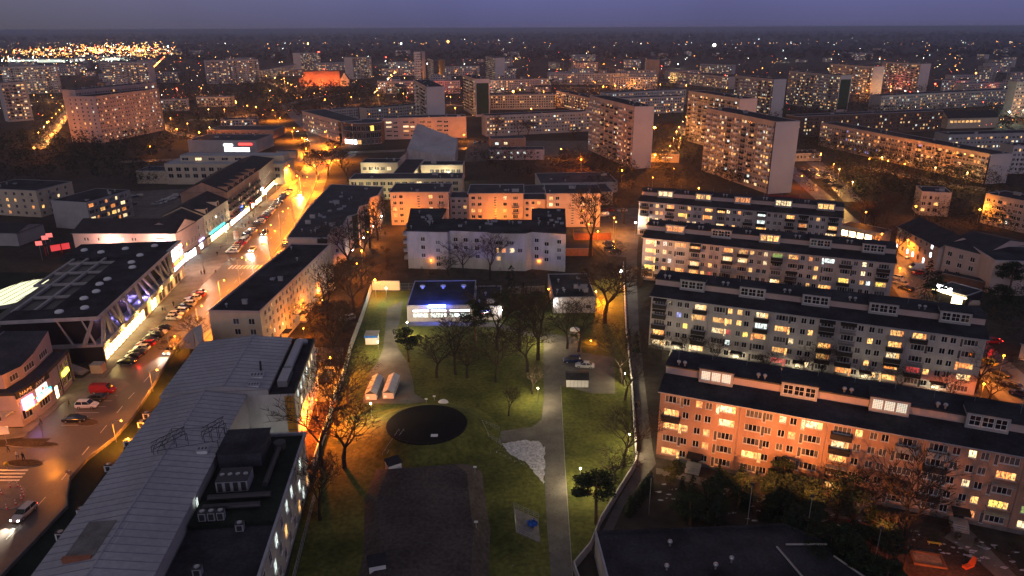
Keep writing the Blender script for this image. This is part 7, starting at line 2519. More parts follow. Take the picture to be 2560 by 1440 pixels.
PD = ['in a black coat', 'in a red jacket', 'in a blue-grey jacket', 'in a pale jacket and jeans', 'in a brown coat']
PP = [(504, 688, 0, 'left of a pair on the crossing by the shopping hall'), (512, 687, 4, 'right of a pair on the crossing by the shopping hall'), (408, 782, 0, 'left one of a pair on the yellow-lit pavement'), (414, 781, 2, 'right one of a pair on the yellow-lit pavement'), (435, 767, 0, 'alone near the parked cars on the yellow-lit pavement'), (281, 882, 4, 'at the lit shop windows under the shopping hall'),
      (451, 708, 2, 'by the signs of the shopping hall'), (544, 640, 0, 'walking past the first shop house'), (577, 652, 2, 'between the parked cars and the crossing'), (539, 682, 3, 'bending over a bicycle near the crossing'), (552, 622, 3, 'at the windows of the first shop house'), (606, 567, 0, 'leftmost of the group before the cyan-fronted shop'), (614, 569, 2, 'second of the group before the cyan-fronted shop'), (622, 562, 1, 'rightmost of the group before the cyan-fronted shop'), (631, 561, 4, 'alone right of the cyan-fronted shop group'), (634, 544, 0, 'nearer the cyan-fronted shop than the group'), (624, 549, 1, 'behind the cyan-fronted shop group'), (651, 523, 1, 'at the pink-lit shop window'), (668, 502, 0, 'crossing the greenish-lit pavement'), (700, 472, 2, 'under the bright shop lamp near the red shop front'), (731, 454, 0, 'walking on the square towards the roundabout'), (743, 462, 4, 'on the square before the last shop house'), (741, 436, 2, 'far across the orange-lit square'), (756, 444, 0, 'at the far end of the square'),
      (45, 1148, 3, 'left of a pair waiting above the zebra crossing'), (60, 1152, 0, 'right of a pair waiting above the zebra crossing'), (22, 1132, 2, 'farther left by the junction'), (103, 1062, 4, 'at the foot of the repair shop building'), (174, 1018, 4, 'beside the white car in the bays'), (1590, 1022, 0, 'walking up the lane beside the boundary wall'), (1596, 1020, 4, 'beside another walker on the lane, with a bicycle'), (2157, 1262, 0, 'on the steps before the nearest block'), (2150, 1256, 0, 'inside the lit doorway of the nearest block')]
for i, (px, py, k, d) in enumerate(PP):
    x, y = XY(px, py)
    solo('person', PM[k], f'person {PD[k]} {d}', 'person', 'passers-by', T(x, y, .1 if px < 800 else .06) @ Matrix.Rotation(random.uniform(0, 6.28), 4, 'Z'))
# cones and posts on the junction island
b = MB()
b.lathe([(.12, 0), (.10, .28)], 8, REDP)
b.lathe([(.10, .28), (.085, .5)], 8, WHITE)
b.lathe([(.085, .5), (.07, .72)], 8, REDP)
b.lathe([(.07, .72), (.05, .95), (.01, 1.0)], 8, WHITE)
bm = b.mesh('bollard')
for i, (px, py) in enumerate(((5, 1238), (27, 1220), (46, 1219), (55, 1229), (58, 1236), (61, 1243), (55, 1252), (41, 1264), (18, 1275))):
    solo('bollard', bm, f'{ORD[i]} red and white bollard round the island, clockwise from the left', 'bollard', 'bollards on the island', T(*XY(px, py), .16) @ Matrix.Scale(1.15, 4))
b = MB()
b.tube((0, 0, 0), (0, 0, .9), .06, .06, 6, STEEL)
b.ball((0, 0, 1.2), .42, YELLOWP, 10, 6)
solo('yellow_beacon', b, 'round yellow beacon on a post at the head of the zebra crossing', 'beacon', M=T(*XY(19, 1175), .1))
b = MB()
b.tube((0, 0, 0), (0, 0, 2.4), .05, .05, 6, STEEL)
b.face([(-.6, -.02, 2.6), (0, -.02, 1.7), (.6, -.02, 2.6)], mat('give_way_sign', (.6, .25, .1), .6, .1, 1))
b.face([(.6, .02, 2.6), (0, .02, 1.7), (-.6, .02, 2.6)], STEEL)
solo('give_way_sign', b, 'triangular give-way sign at the curve of the dark terrace roof', 'sign', M=T(*XY(180, 1210), 0))
b = MB()
b.tube((0, 0, 0), (0, 0, 1.1), .9, .9, 14, WHITE)
b.lathe([(.9, 1.1), (.9, 2.9), (1.0, 3.0), (.01, 3.3)], 14, mat('poster_column', (.55, .42, .40), .7, .35, 1.5))
solo('advertising_column', b, 'round advertising column standing on the broad pavement', 'column', M=T(*XY(591, 598), .1))
# ------------------------------------------------------------------ park furniture, huts, walls
def wall_run(name, label, pts, h, step, m, th=.14, cat='wall', cap=RIM, z=0.0):
    t = thing(name, label, cat, (pts[0][0], pts[0][1], z))
    o = Vector(pts[0])
    me = {}
    k = 0
    for i in range(len(pts) - 1):
        a, c = Vector(pts[i]), Vector(pts[i + 1])
        L = (c - a).length
        n_ = max(1, round(L / step))
        s = L / n_
        key = round(s, 2)
        if key not in me:
            b = MB()
            b.box(.03, -th / 2, 0, s - .03, th / 2, h, m)
            b.box(-.06, -th, 0, .06, th, h + .06, m)
            b.box(.06, -th * .7, h, s - .06, th * .7, h + .06, cap)
            me[key] = b.mesh('wall_panel')
        for j in range(n_):
            if k >= 290:
                break
            p = a + (c - a) * (j / n_) - o
            link('wall_panel', me[key], t, Matrix.Translation((p.x, p.y, 0)) @ Matrix.Rotation(atan2(c.y - a.y, c.x - a.x), 4, 'Z'))
            k += 1
    return t
wall_run('boundary_wall', 'long concrete boundary wall between the park and the dark yard on its left', [(-43.3, 208.1), (-41.6, 184.9), (-40.6, 166.3), (-38.9, 148.7), (-38.4, 137.4), (-37.2, 124), (-36.4, 112)], 2.2, 2.5, CONC)
wall_run('garden_wall', 'pale yellow rendered wall at the upper left corner of the park', [(-43.0, 209.2), (-34.6, 209.0)], 3.0, 2.8, PLASTER_CREAM, .3)
wall_run('boundary_wall', 'white boundary wall between the park and the lane on its right', [XY(1558, 668), (30.2, 175.7), (27.2, 148), (23.4, 118)], 1.9, 2.4, WHITE)
wall_run('boundary_wall', 'lower boundary wall bending along the lane towards the garage roof', [(23.2, 115.8), (22.4, 112.8), (14.2, 97), (12.0, 91), (9.0, 86.5), (9.4, 84), (10.0, 80)], 1.6, 2.0, CONC)
wall_run('yard_wall', 'low brownish wall behind the pump house', [(-1.0, 205), (10, 206)], 2.2, 2.6, CONCD)
def fence(name, label, pts, h=1.8, step=2.5):
    t = thing(name, label, 'fence', (pts[0][0], pts[0][1], 0))
    o = Vector(pts[0])
    for i in range(len(pts) - 1):
        a, c = Vector(pts[i]), Vector(pts[i + 1])
        L = (c - a).length
        n_ = max(1, round(L / step))
        s = L / n_
        b = MB()
        b.tube((0, 0, 0), (0, 0, h + .1), .04, .04, 5, STEEL)
        b2 = MB()
        for z in (.15, h - .05, h * .5):
            b2.tube((0, 0, z), (s, 0, z), .02, .02, 4, STEEL)
        k = int(s / .16)
        for j in range(1, k):
            b2.tube((j * s / k, 0, .1), (j * s / k, 0, h), .010, .010, 3, STEEL)
        me1, me2 = b.mesh('post'), b2.mesh('fence_panel')
        for j in range(n_):
            p = a + (c - a) * (j / n_) - o
            M = Matrix.Translation((p.x, p.y, 0)) @ Matrix.Rotation(atan2(c.y - a.y, c.x - a.x), 4, 'Z')
            link('post', me1, t, M)
            link('fence_panel', me2, t, M)
    return t
fence('gate_fence', 'pale metal gate fence between the yellow wall and the blue-lit hall', [(-34.4, 209.0), (-24, 209.4)], 2.2, 2.6)
# white hut with blue band
x, y = XY(914, 862)
t = thing('hut', 'small white hut with a flat roof and a blue band, left in the park', 'hut', (x, y, 0), radians(2))
b = MB()
b.box(0, 0, 0, 3.0, 3.2, 1.9, WHITE)
link('wall', b.mesh('wall'), t)
b = MB()
b.box(-.2, -.15, 1.9, 3.2, -.02, 2.5, BLUEP)
link('blue_band', b.mesh('blue_band'), t)
b = MB()
b.box(-.25, -.01, 2.3, 3.25, 3.5, 2.5, CONC)
b.box(0, .02, 1.9, 3, 3.2, 2.3, WHITE)
link('roof', b.mesh('roof'), t)
# two long white tents
for i, (px, py, d) in enumerate(((928, 1000, 'left'), (971, 997, 'right'))):
    x, y = XY(px, py)
    t = thing('market_tent', f'{d} one of two long white gabled tents side by side', 'tent', (x, y, 0), radians(-1), 'two white tents')
    W_, D_ = 2.4, 8.2
    b = MB()
    b.box(-W_ / 2, 0, 0, W_ / 2, D_, 1.6, PLASTER_GREY, skip='u')
    link('wall', b.mesh('wall'), t)
    b = MB()
    b.face([(-W_ / 2 - .1, -.25, 1.55), (0, -.25, 2.3), (0, D_ + .1, 2.3), (-W_ / 2 - .1, D_ + .1, 1.55)], mat('tent_cloth', (.62, .60, .60), .7, .08, 1.0))
    b.face([(0, -.25, 2.3), (W_ / 2 + .1, -.25, 1.55), (W_ / 2 + .1, D_ + .1, 1.55), (0, D_ + .1, 2.3)][::1], MATS['tent_cloth'])
    b.face([(-W_ / 2, -.1, 1.5), (W_ / 2, -.1, 1.5), (0, -.1, 2.25)], DARKM)
    link('roof', b.mesh('roof'), t)
    rib = MB()
    for s in (-1, 1):
        rib.tube((0, 0, .03), (s * (W_ / 2 + .1), 0, -.72), .03, .03, 4, STEEL)
    me = rib.mesh('roof_rib')
    for j in range(5):
        link('roof_rib', me, t, (0, j * D_ / 4, 2.32))
    b = MB()
    b.box(-.9, -.35, .5, -.3, -.28, .95, WHITE)
    link('notice', b.mesh('notice'), t)
# grey shed with dark roof
x, y = XY(1416, 968)
t = thing('shed', 'grey panelled shed with a black pitched roof beside the parked cars', 'shed', (x, y, 0), radians(-3))
b = MB()
b.box(0, 0, 0, 4.9, 4.2, 1.9, WHITE, skip='ud')
b.face([(0, 0, 1.9), (0, 4.2, 1.9), (0, 2.1, 2.5)][::-1], WHITE)
b.face([(4.9, 0, 1.9), (4.9, 4.2, 1.9), (4.9, 2.1, 2.5)], WHITE)
link('wall', b.mesh('wall'), t)
for i in range(1, 6):
    b = MB()
    b.box(i * .82, -.03, 0, i * .82 + .04, -.003, 1.9, CONCD)
    link('wall_joint', b.mesh('wall_joint'), t)
b = MB()
b.face([(-.2, -.2, 1.86), (5.1, -.2, 1.86), (5.1, 2.1, 2.55), (-.2, 2.1, 2.55)], TAR)
b.face([(5.1, 4.4, 1.86), (-.2, 4.4, 1.86), (-.2, 2.1, 2.55), (5.1, 2.1, 2.55)], TAR)
link('roof', b.mesh('roof'), t)
# two small concrete huts on the reservoir
for (px, py, rz, lb, z0) in ((984, 1170, .55, 'small concrete entrance hut at the foot of the round mound', .9), (944, 1425, .25, 'small white ventilation hut on the dark reservoir near the bottom edge', 1.2)):
    x, y = XY(px, py, 1)
    t = thing('ventilation_hut', lb, 'hut', (x, y, z0), rz)
    b = MB()
    b.box(-1.2, -.9, -.4, 1.2, .9, 1.5, WHITE)
    link('wall', b.mesh('wall'), t)
    b = MB()
    b.face([(-1.4, -1.1, 1.5), (1.4, -1.1, 1.5), (1.4, 1.1, 1.85), (-1.4, 1.1, 1.85)], TAR)
    b.box(-1.4, -1.12, 1.4, 1.4, -1.1, 1.5, TAR)
    b.face([(-1.2, .9, 1.5), (1.2, .9, 1.5), (1.2, .9, 1.8), (-1.2, .9, 1.8)][::-1], WHITE)
    link('roof', b.mesh('roof'), t)
    b = MB()
    for k in range(4):
        b.box(-1.24, -.7, .2 + k * .3, -1.21, .7, .35 + k * .3, CONCD)
    link('louvre', b.mesh('louvre'), t)
# dome lid, low posts, sign boards on the lawn
b = MB()
b.lathe([(1.15, .03), (1.05, .35), (.7, .62), (.3, .74), (.01, .76)], 18, WHITE)
o = solo('dome_lid', b, 'white dome-shaped lid lying on the lawn above the round black one', 'dome', M=T(*XY(1108, 1008), .03))
smooth(o)
b = MB()
b.lathe([(1.35, .03), (1.25, .4), (.8, .66), (.01, .8)], 18, WHITE)
o = solo('dome_lid', b, 'white dome-shaped lid in the boulder bed right of the main path', 'dome', M=T(*XY(1437, 826), .03))
for i, (px, py, lb) in enumerate(((1066, 1010, 'small tilted notice board on the lawn'), (1191, 1338, 'small post with a plate right on the reservoir'), (1188, 1198, 'tiny white post at the edge of the reservoir'), (1086, 1003, 'white post left of the dome-shaped lid'))):
    b = MB()
    b.tube((0, 0, 0), (0, 0, 1.0), .05, .05, 5, STEEL)
    b.box(-.3, -.03, 1.0, .3, .03, 1.35, WHITE)
    solo('marker_post', b, lb, 'post', 'marker posts', T(*XY(px, py), .05 if px != 1191 and px != 1188 else 1.4))
# ramps with handrails
for (pts, lb, z) in (([(1205, 1062), (1248, 1078), (1252, 1112), (1222, 1098)], 'metal-railed ramp beside the round black lid', .5), ([(1284, 1270), (1346, 1298), (1350, 1358), (1290, 1332)], 'steel railing frame with a blue cover inside, left of the main path', .3)):
    q = [XY(*p) for p in pts]
    t = thing('railed_ramp', lb, 'ramp', (*q[0], 0))
    b = MB()
    qq = [(p[0] - q[0][0], p[1] - q[0][1]) for p in q]
    b.prism(qq, 0, .06, CONCD)
    link('slab', b.mesh('slab'), t)
    for i in (0, 2, 3):
        a, c = Vector(qq[i]), Vector(qq[(i + 1) % 4])
        b = MB()
        for zz in (.4, .75, 1.1):
            b.tube((a.x, a.y, zz), (c.x, c.y, zz), .028, .028, 4, STEEL)
        n_ = max(2, int((c - a).length / .9))
        for j in range(n_ + 1):
            p = a.lerp(c, j / n_)
            b.tube((p.x, p.y, .1), (p.x, p.y, 1.1), .03, .03, 4, STEEL)
        link('handrail', b.mesh('handrail'), t)
R2 = random.Random(2)
b = MB()
leafcloud(b, R2, (0, 0, .2), .75, 60, .5, BLUEP, .35)
solo('blue_tarpaulin', b, 'crumpled blue tarpaulin lying in the steel-railed frame', 'tarpaulin', M=T(*XY(1331, 1312), .15))
b = MB()
R2 = random.Random(12)
for i in range(3):
    pass
t = thing('stair_railing', 'curved handrail climbing the grassy mound next to the entrance hut', 'railing', (0, 0, 0))
b = MB()
a, c = Vector((*XY(957, 1148), .3)), Vector((*XY(1000, 1108), 2.2))
for s in (0, .9):
    for z in (.5, 1.0):
        b.tube(a + Vector((s, 0, z)), c + Vector((s, 0, z)), .03, .03, 4, STEEL)
    for j in range(7):
        p = a.lerp(c, j / 6)
        b.tube(p + Vector((s, 0, 0)), p + Vector((s, 0, 1)), .03, .03, 4, STEEL)
link('handrail', b.mesh('handrail'), t)
# boulders
for i in range(9):
    R2 = random.Random(100 + i)
    b = MB()
    n_ = 9
    b.lathe([(.01, .0), (.42, .02), (.5, .2), (.36, .42), (.01, .5)], n_, CONCD)
    b.v = [(v[0] * R2.uniform(.8, 1.2), v[1] * R2.uniform(.8, 1.2), v[2] * R2.uniform(.85, 1.2)) for v in b.v]
    x, y = XY(1425 + i % 3 * 12 + R2.uniform(-4, 4), 835 + i // 3 * 10 + R2.uniform(-3, 3))
    solo('boulder', b, f'{ORD[i]} grey boulder of the bed between path and lawn, counted row by row', 'boulder', 'boulders of the bed', T(x, y, .05))
# playground
x, y = XY(2120, 1330)
t = thing('swing_frame', 'red-painted swing frame on the playground before the nearest block', 'swing', (x, y, 0), radians(-30))
for s in (0, 3.6):
    b = MB()
    b.tube((s, -1.1, 0), (s, 0, 2.4), .06, .06, 5, REDP)
    b.tube((s, 1.1, 0), (s, 0, 2.4), .06, .06, 5, REDP)
    link('leg', b.mesh('leg'), t)
b = MB()
b.tube((0, 0, 2.4), (3.6, 0, 2.4), .06, .06, 5, REDP)
link('crossbar', b.mesh('crossbar'), t)
for s in (1.1, 2.5):
    b = MB()
    b.box(s - .25, -.12, .5, s + .25, .12, .55, WOOD)
    b.tube((s - .22, 0, .55), (s - .22, 0, 2.4), .012, .012, 3, STEEL)
    b.tube((s + .22, 0, .55), (s + .22, 0, 2.4), .012, .012, 3, STEEL)
    link('seat', b.mesh('seat'), t)
x, y = XY(2284, 1412)
t = thing('sand_pit', 'rectangular sand pit with wooden edges, lit orange', 'sand pit', (x, y, 0), radians(-14))
for (a, c, d, e) in ((0, 0, 4.6, .35), (0, 2.85, 4.6, 3.2), (0, .36, .35, 2.84), (4.25, .36, 4.6, 2.84)):
    b = MB()
    b.box(a, c, 0, d, e, .35, WOOD)
    link('board', b.mesh('board'), t)
b = MB()
b.box(.36, .36, 0, 4.24, 2.84, .12, mat('play_sand', (.28, .20, .13), .95, .25, 2.0))
link('sand', b.mesh('sand'), t)
x, y = XY(2420, 1418)
b = MB()
b.prism([(-.9, -.35), (.9, -.35), (.9, .35), (-.9, .35)], 0, .35, ORANGEP)
b.prism([(.3, -.3), (1.1, -.3), (1.1, .3), (.3, .3)], .36, [.5, 1.5, 1.5, .5], ORANGEP)
b.tube((-.9, 0, .3), (-1.5, 0, .9), .12, .08, 6, ORANGEP)
solo('play_figure', b, 'orange plastic play figure at the lower right of the playground', 'toy', M=T(x, y, .05) @ Matrix.Rotation(.4, 4, 'Z'))
for i, (px, py, lb) in enumerate(((2318, 1362, 'bench with a yellow seat above the sand pit'), (2100, 1340, 'bench half in shadow beside the swing frame'))):
    t = thing('bench', lb, 'bench', (*XY(px, py), 0), radians(-15))
    b = MB()
    b.box(0, 0, .4, 2.0, .4, .47, YELLOWP if i == 0 else WOOD)
    link('seat', b.mesh('seat'), t)
    for s in (.2, 1.7):
        b = MB()
        b.box(s, .05, 0, s + .1, .35, .4, CONC)
        link('leg', b.mesh('leg'), t)
for i, (px, py, lb) in enumerate(((1488, 600, 'upper lean-to garage with an orange-lit roof'), (1440, 640, 'lower lean-to garage in the dark garden'))):
    x, y = XY(px, py)
    block('garage', lb, (x - 8, y), 0, 14, 6, 2.8, {'f': []}, BRICK, TAR2, None, .1, group='garages right of the pale block')
x, y = XY(2350, 705)
block('yard_fence_shed', 'brown wooden shed wall along the forecourt of the corner shop', (x, y), -48, 16, 3, 3.0, {'f': []}, BROWN, TILE, None, .1)
x, y = XY(2388, 765)
t = thing('covered_boat', 'pale covered boat on a trailer under the trees before the corner shop', 'boat', (x, y, .5), radians(-8))
b = MB()
loft(b, [[(s, -w, .3), (s, -w, 1.0), (s, 0, 1.5), (s, w, 1.0), (s, w, .3), (s, 0, 0)] for s, w in ((0, .2), (1.2, .9), (3.5, 1.1), (5.8, .95), (6.2, .7))], mat('boat_cover', (.55, .45, .38), .7, .1, 1.0))
link('hull', b.mesh('hull'), t)

# ------------------------------------------------------------------ trees
random.seed(1234)
BT = [  # px, py of the foot, height, kind, label
    (1092, 945, 11, 0, 'bare tree standing alone left in the park, with drooping twigs'), (1138, 935, 11, 1, 'bare tree right of the lone one, below the blue-lit hall'), (1168, 945, 10, 2, 'third bare tree below the blue-lit hall'), (1243, 875, 14, 3, 'tall bare tree before the neon-signed annexe'), (1240, 955, 10, 4, 'bare tree in the middle of the lawn'), (1318, 930, 13, 0, 'bare tree left of the main path, upper one'), (1345, 900, 14, 5, 'tall bare tree beside the top of the main path'), (1300, 868, 13, 2, 'bare tree between the hall and the main path'), (1418, 872, 10, 1, 'leaning bare tree in front of the pump house'), (1446, 880, 10, 4, 'bare tree at the right corner of the pump house front'), (1512, 808, 18, 0, 'huge bare tree throwing long shadows on the orange lawn'), (1330, 985, 6, 3, 'young pale bare tree on the lawn left of the main path'), (1272, 1040, 5, 5, 'thin sapling on the lawn above the snow patch'),
    (1563, 1000, 9, 3, 'pollarded tree at the boundary wall, upper one'), (1556, 960, 10, 4, 'bare tree at the wall near the grey shed'), (1560, 1165, 9, 1, 'pollarded tree at the end of the boundary wall'), (1538, 1208, 8, 2, 'gnarled bare tree above the lane bend'),
    (862, 1170, 13, 0, 'spreading bare tree against the orange glow beside the park wall'), (806, 1165, 12, 3, 'bare tree left of the spreading one, by the hospital'), (800, 1300, 9, 5, 'thin leaning bare tree on the lower left lawn'), (870, 1010, 9, 4, 'bare tree at the foot of the park wall, orange-lit'), (840, 1060, 11, 1, 'bare tree between the car park and the wall'),
    (905, 720, 13, 2, 'bare tree beside the big orange lamp'), (870, 735, 12, 0, 'bare tree in the dark yard, right of centre'), (880, 690, 14, 4, 'bare tree glowing orange beside the salmon block'), (915, 660, 13, 3, 'bare tree in the middle of the orange glow'), (945, 600, 12, 1, 'bare tree beside the white doorway'), (960, 560, 12, 0, 'bare tree before the school windows'), (925, 620, 11, 5, 'bare tree behind the middle orange lamp'), (860, 830, 11, 2, 'bare tree over the unlit yard, lower one'), (885, 780, 12, 3, 'bare tree close to the park wall, upper one'), (835, 900, 9, 1, 'bare tree glowing orange around the yard lamp'), (820, 800, 12, 5, 'bare tree over the parked dark cars'), (850, 960, 8, 4, 'small bare tree beside the yard car park'), (780, 830, 10, 2, 'bare tree at the foot of the cream-gabled block'),
    (503, 872, 8, 3, 'bare street tree before the cream gable end, lit orange'), (445, 915, 6, 1, 'small bare tree on the pavement edge by the oncoming car'),
    (1475, 640, 19, 5, 'very tall bare tree before the right pavilion'), (1463, 560, 15, 0, 'bare tree in front of the right pavilion wall'), (1120, 690, 8, 2, 'bare tree at the left entrance of the pale block'), (1160, 695, 9, 4, 'bare tree before the pale block, second from its left'), (1225, 700, 11, 1, 'bare tree before the lit windows of the pale block'), (1530, 690, 9, 3, 'bare tree at the corner of the lane'), (1600, 720, 9, 2, 'bare tree between the lane and the second long block'), (1640, 820, 8, 0, 'bare tree at the left end of the second long block'), (1560, 560, 10, 4, 'bare tree beside the turning place'),
    (2132, 1345, 9, 3, 'crooked bare tree on the playground'), (2260, 1370, 13, 5, 'tall bare tree on the playground before the nearest block'), (2258, 1425, 7, 1, 'forked bare tree just left of the sand pit'), (2180, 1280, 8, 0, 'bare tree beside the lit doorway of the nearest block'),
    (820, 440, 12, 4, 'bare tree right of the round island'), (855, 420, 13, 2, 'bare tree between the roundabout and the school'), (835, 395, 12, 0, 'bare tree behind the right-hand lamp of the roundabout'), (870, 455, 11, 3, 'bare tree before the school front'), (795, 450, 10, 1, 'bare tree over the brake lights at the roundabout'), (760, 400, 9, 5, 'bare tree on the square left of the roundabout'), (1435, 350, 12, 2, 'bare tree left of the blank-ended tower, by the lit shop'), (1320, 340, 12, 0, 'bare tree before the warm five-storey row, right one'), (1240, 345, 13, 5, 'thin tall bare tree before the warm five-storey row'), (1295, 350, 12, 3, 'second thin bare tree before the warm five-storey row'),
    (1690, 400, 12, 4, 'bare tree over the yellow-lit bays'), (1670, 350, 14, 0, 'bare tree beside the big orange floodlight'), (1715, 340, 13, 2, 'bare tree before the half hidden tower'), (2215, 560, 10, 1, 'bare tree before the lit canteen front'), (2240, 640, 9, 3, 'bare tree at the forecourt corner'), (2155, 560, 11, 0, 'bare tree at the end of the farthest long block'), (2180, 590, 10, 5, 'bare tree above the orange side street'), (2470, 1010, 8, 2, 'bare tree behind the nearest block at the right edge'), (2440, 980, 9, 4, 'bare tree over the pavement at the right edge')]
for px, py, H, k, lb in BT:
    x, y = XY(px, py)
    tree('bare%d' % k, x, y, H * 1.25, lb, 'bare trees', sx=1.12)
row_desc = [('second long block', A3, 5.5), ('third long block', A2, 6.0), ('farthest long block', A1, 6.0)]
for nm, A_, dd in row_desc:      # garden trees in front of the long blocks
    a = radians(-22.5)
    for i in range(9):
        s = 3 + i * 7.8 + random.uniform(-1.5, 1.5)
        x = A_[0] + cos(a) * s + sin(a) * dd * random.uniform(.7, 1.3)
        y = A_[1] + sin(a) * s - cos(a) * dd * random.uniform(.7, 1.3)
        tree('bare%d' % random.randrange(6), x, y, random.uniform(6, 9.5), f'{ORD[i]} small bare garden tree from the left before the {nm}', 'garden trees of the long blocks')
for (px, py, H, k, lb) in ((1490, 1310, 10.5, 'pine0', 'round-crowned dark pine standing free on the lawn right of the main path'), (1022, 905, 9.5, 'pine1', 'pine with a flat dark crown left of the blue-lit hall'), (1190, 855, 12, 'pine2', 'dark pine hiding the middle of the blue-lit hall'), (1278, 770, 14, 'spruce0', 'dark spruce before the lit windows of the pale block'), (1310, 790, 11, 'spruce1', 'smaller dark spruce beside the tall one'), (1252, 800, 9, 'pine3', 'dark pine above the neon-signed annexe'), (1340, 800, 9, 'pine0', 'dark pine left of the pump house'),
                            (2085, 1330, 11, 'pine2', 'broad dark pine standing before the orange-lit facade'), (1990, 1300, 9, 'pine3', 'dark pine left of the broad one before the nearest block'), (1930, 1290, 7, 'pine1', 'low dark pine left below the orange-lit facade'), (2310, 745, 13, 'spruce1', 'big dark fir on the corner of the forecourt'), (2330, 760, 9, 'pine1', 'dark pine right of the big fir'), (2520, 745, 12, 'pine0', 'dark pine at the right picture edge'), (2480, 790, 10, 'pine3', 'low dark pine at the right picture edge'), (925, 565, 6, 'spruce0', 'green spruce lit white beside the doorway of the salmon block'), (240, 372, 13, 'spruce0', 'spruce before the wide high block'), (1155, 427, 7, 'thuja0', 'columnar dark shrub right of the sports hall'), (1600, 590, 5, 'thuja0', 'yellow-green lit shrub at the end of the third long block'), (1590, 880, 6, 'thuja0', 'dark columnar shrub on the lane wall below the huge tree'), (1570, 870, 5.5, 'thuja0', 'second dark columnar shrub on the lane wall')):
    x, y = XY(px, py)
    tree(k, x, y, H, lb, 'evergreen trees', sx=1.25 if k.startswith('pine') else 1.0)
for i in range(26):      # dark conifers between lane and garage roof
    px = random.uniform(1590, 1960)
    py = random.uniform(1225, 1345) if px > 1640 else random.uniform(1260, 1345)
    x, y = XY(px, py)
    if y < 92 and x > 14:
        y = 92.5
    if hypot(x - 36.5, y - 93) < 4.5 or hypot(x - 38, y - 97) < 4 or hypot(x - 22.5, y - 99.5) < 2.5:
        x += 6
        y += 1.5
    tree(random.choice(['spruce0', 'spruce1', 'pine0', 'pine2', 'thuja0']), x, y, random.uniform(4.5, 7.5), f'{nth(i)} dark conifer of the thicket behind the garage roof', 'conifer thicket', sx=1.2)
for i in range(20):
    x, y = XY(random.uniform(1880, 2200), random.uniform(1335, 1480))
    if hypot(x + 2 - 52, y - 84) < 4:
        y -= 5
    tree(random.choice(['pine0', 'pine3', 'spruce1']), max(x + 2, 43 + (91 - y) * .8), y, random.uniform(6, 9), f'{nth(i)} dark pine of the group left of the playground', 'pines by the playground', sx=1.2)
for i in range(12):
    x, y = XY(1560 + i * 5 - (i % 2) * 3, 1290 - i * 6.5)
    tree('thuja0', x + .8, y, random.uniform(3.0, 4.2), f'{ORD[i]} pointed thuja along the pale lane, from the bottom up', 'thujas along the lane', sx=1.2)
# woods and tree masses
def woods(name, poly, n_, H, leaf, mats_, seed, per=46, bare=.0):
    R = random.Random(seed)
    xs = [p[0] for p in poly]
    ys = [p[1] for p in poly]
    def inside(x, y):
        c = False
        j = len(poly) - 1
        for i in range(len(poly)):
            if (poly[i][1] > y) != (poly[j][1] > y) and x < (poly[j][0] - poly[i][0]) * (y - poly[i][1]) / (poly[j][1] - poly[i][1]) + poly[i][0]:
                c = not c
            j = i
        return c
    V, F, Mi = [], [], []
    k = 0
    placed = 0
    while placed < n_:
        px, py = R.uniform(min(xs), max(xs)), R.uniform(min(ys), max(ys))
        if not inside(px, py):
            continue
        placed += 1
        x, y = XY(px, py)
        h = H * R.uniform(.6, 1.15)
        r = h * R.uniform(.26, .40)
        mi = R.randrange(len(mats_))
        for q in range(per):
            a, cz, rr = R.uniform(0, 6.283), R.uniform(-1, 1), R.uniform(.55, 1) ** .5
            s_ = sqrt(1 - cz * cz)
            c = (x + cos(a) * s_ * r * rr, y + sin(a) * s_ * r * rr, h * .62 + cz * h * .38 * rr)
            L = leaf * R.uniform(.5, 1.3)
            u = (R.uniform(-1, 1) * L, R.uniform(-1, 1) * L, R.uniform(-.6, .6) * L)
            v = (R.uniform(-1, 1) * L * .6, R.uniform(-1, 1) * L * .6, R.uniform(-.8, .8) * L * .6)
            V += [(c[0] - u[0], c[1] - u[1], c[2] - u[2]), (c[0] + v[0], c[1] + v[1], c[2] + v[2]), (c[0] + u[0], c[1] + u[1], c[2] + u[2])]
            F.append((k, k + 1, k + 2))
            Mi.append(mi)
            k += 3
    me = bpy.data.meshes.new(name)
    me.from_pydata(V, [], F)
    for m in mats_:
        me.materials.append(m)
    me.polygons.foreach_set('material_index', Mi)
    me.update()
    return link(name, me, kind='stuff')
EV = [NEEDLE, SPRUCE]
BR = [mat('far_bare_crowns', (.050, .038, .032), .95, .3, .2), WOODS]
woods('woods', [(-40, 355), (160, 350), (420, 372), (400, 400), (350, 440), (420, 470), (280, 470), (150, 450), (-40, 450)], 190, 12, .8, EV, 1, 90)
woods('woods', [(300, 440), (420, 400), (430, 460), (380, 490), (300, 470)], 30, 10, .5, BR, 2, 110)
woods('woods', [(600, 200), (760, 205), (860, 215), (920, 190), (930, 240), (900, 270), (760, 262), (600, 245)], 260, 13, 1.4, BR + EV, 3, 50)
woods('woods', [(380, 195), (520, 180), (560, 215), (560, 330), (420, 310), (400, 240)], 150, 11, 1.2, BR, 4, 50)
woods('woods', [(60, 205), (160, 200), (160, 330), (80, 320)], 60, 12, 1.1, BR + EV, 5, 50)
woods('woods', [(1185, 395), (1330, 395), (1330, 450), (1200, 462)], 34, 11, .55, BR, 6, 140)
woods('woods', [(1380, 380), (1560, 395), (1580, 440), (1600, 470), (1520, 470), (1400, 430)], 60, 10, .6, BR + EV, 7, 120)
woods('woods', [(1640, 420), (1850, 380), (1960, 470), (1900, 480), (1600, 480)], 80, 10, .6, BR, 8, 100)
woods('woods', [(2060, 340), (2240, 400), (2420, 440), (2480, 470), (2300, 530), (2150, 470), (2050, 400)], 150, 11, .7, EV + BR, 9, 90)
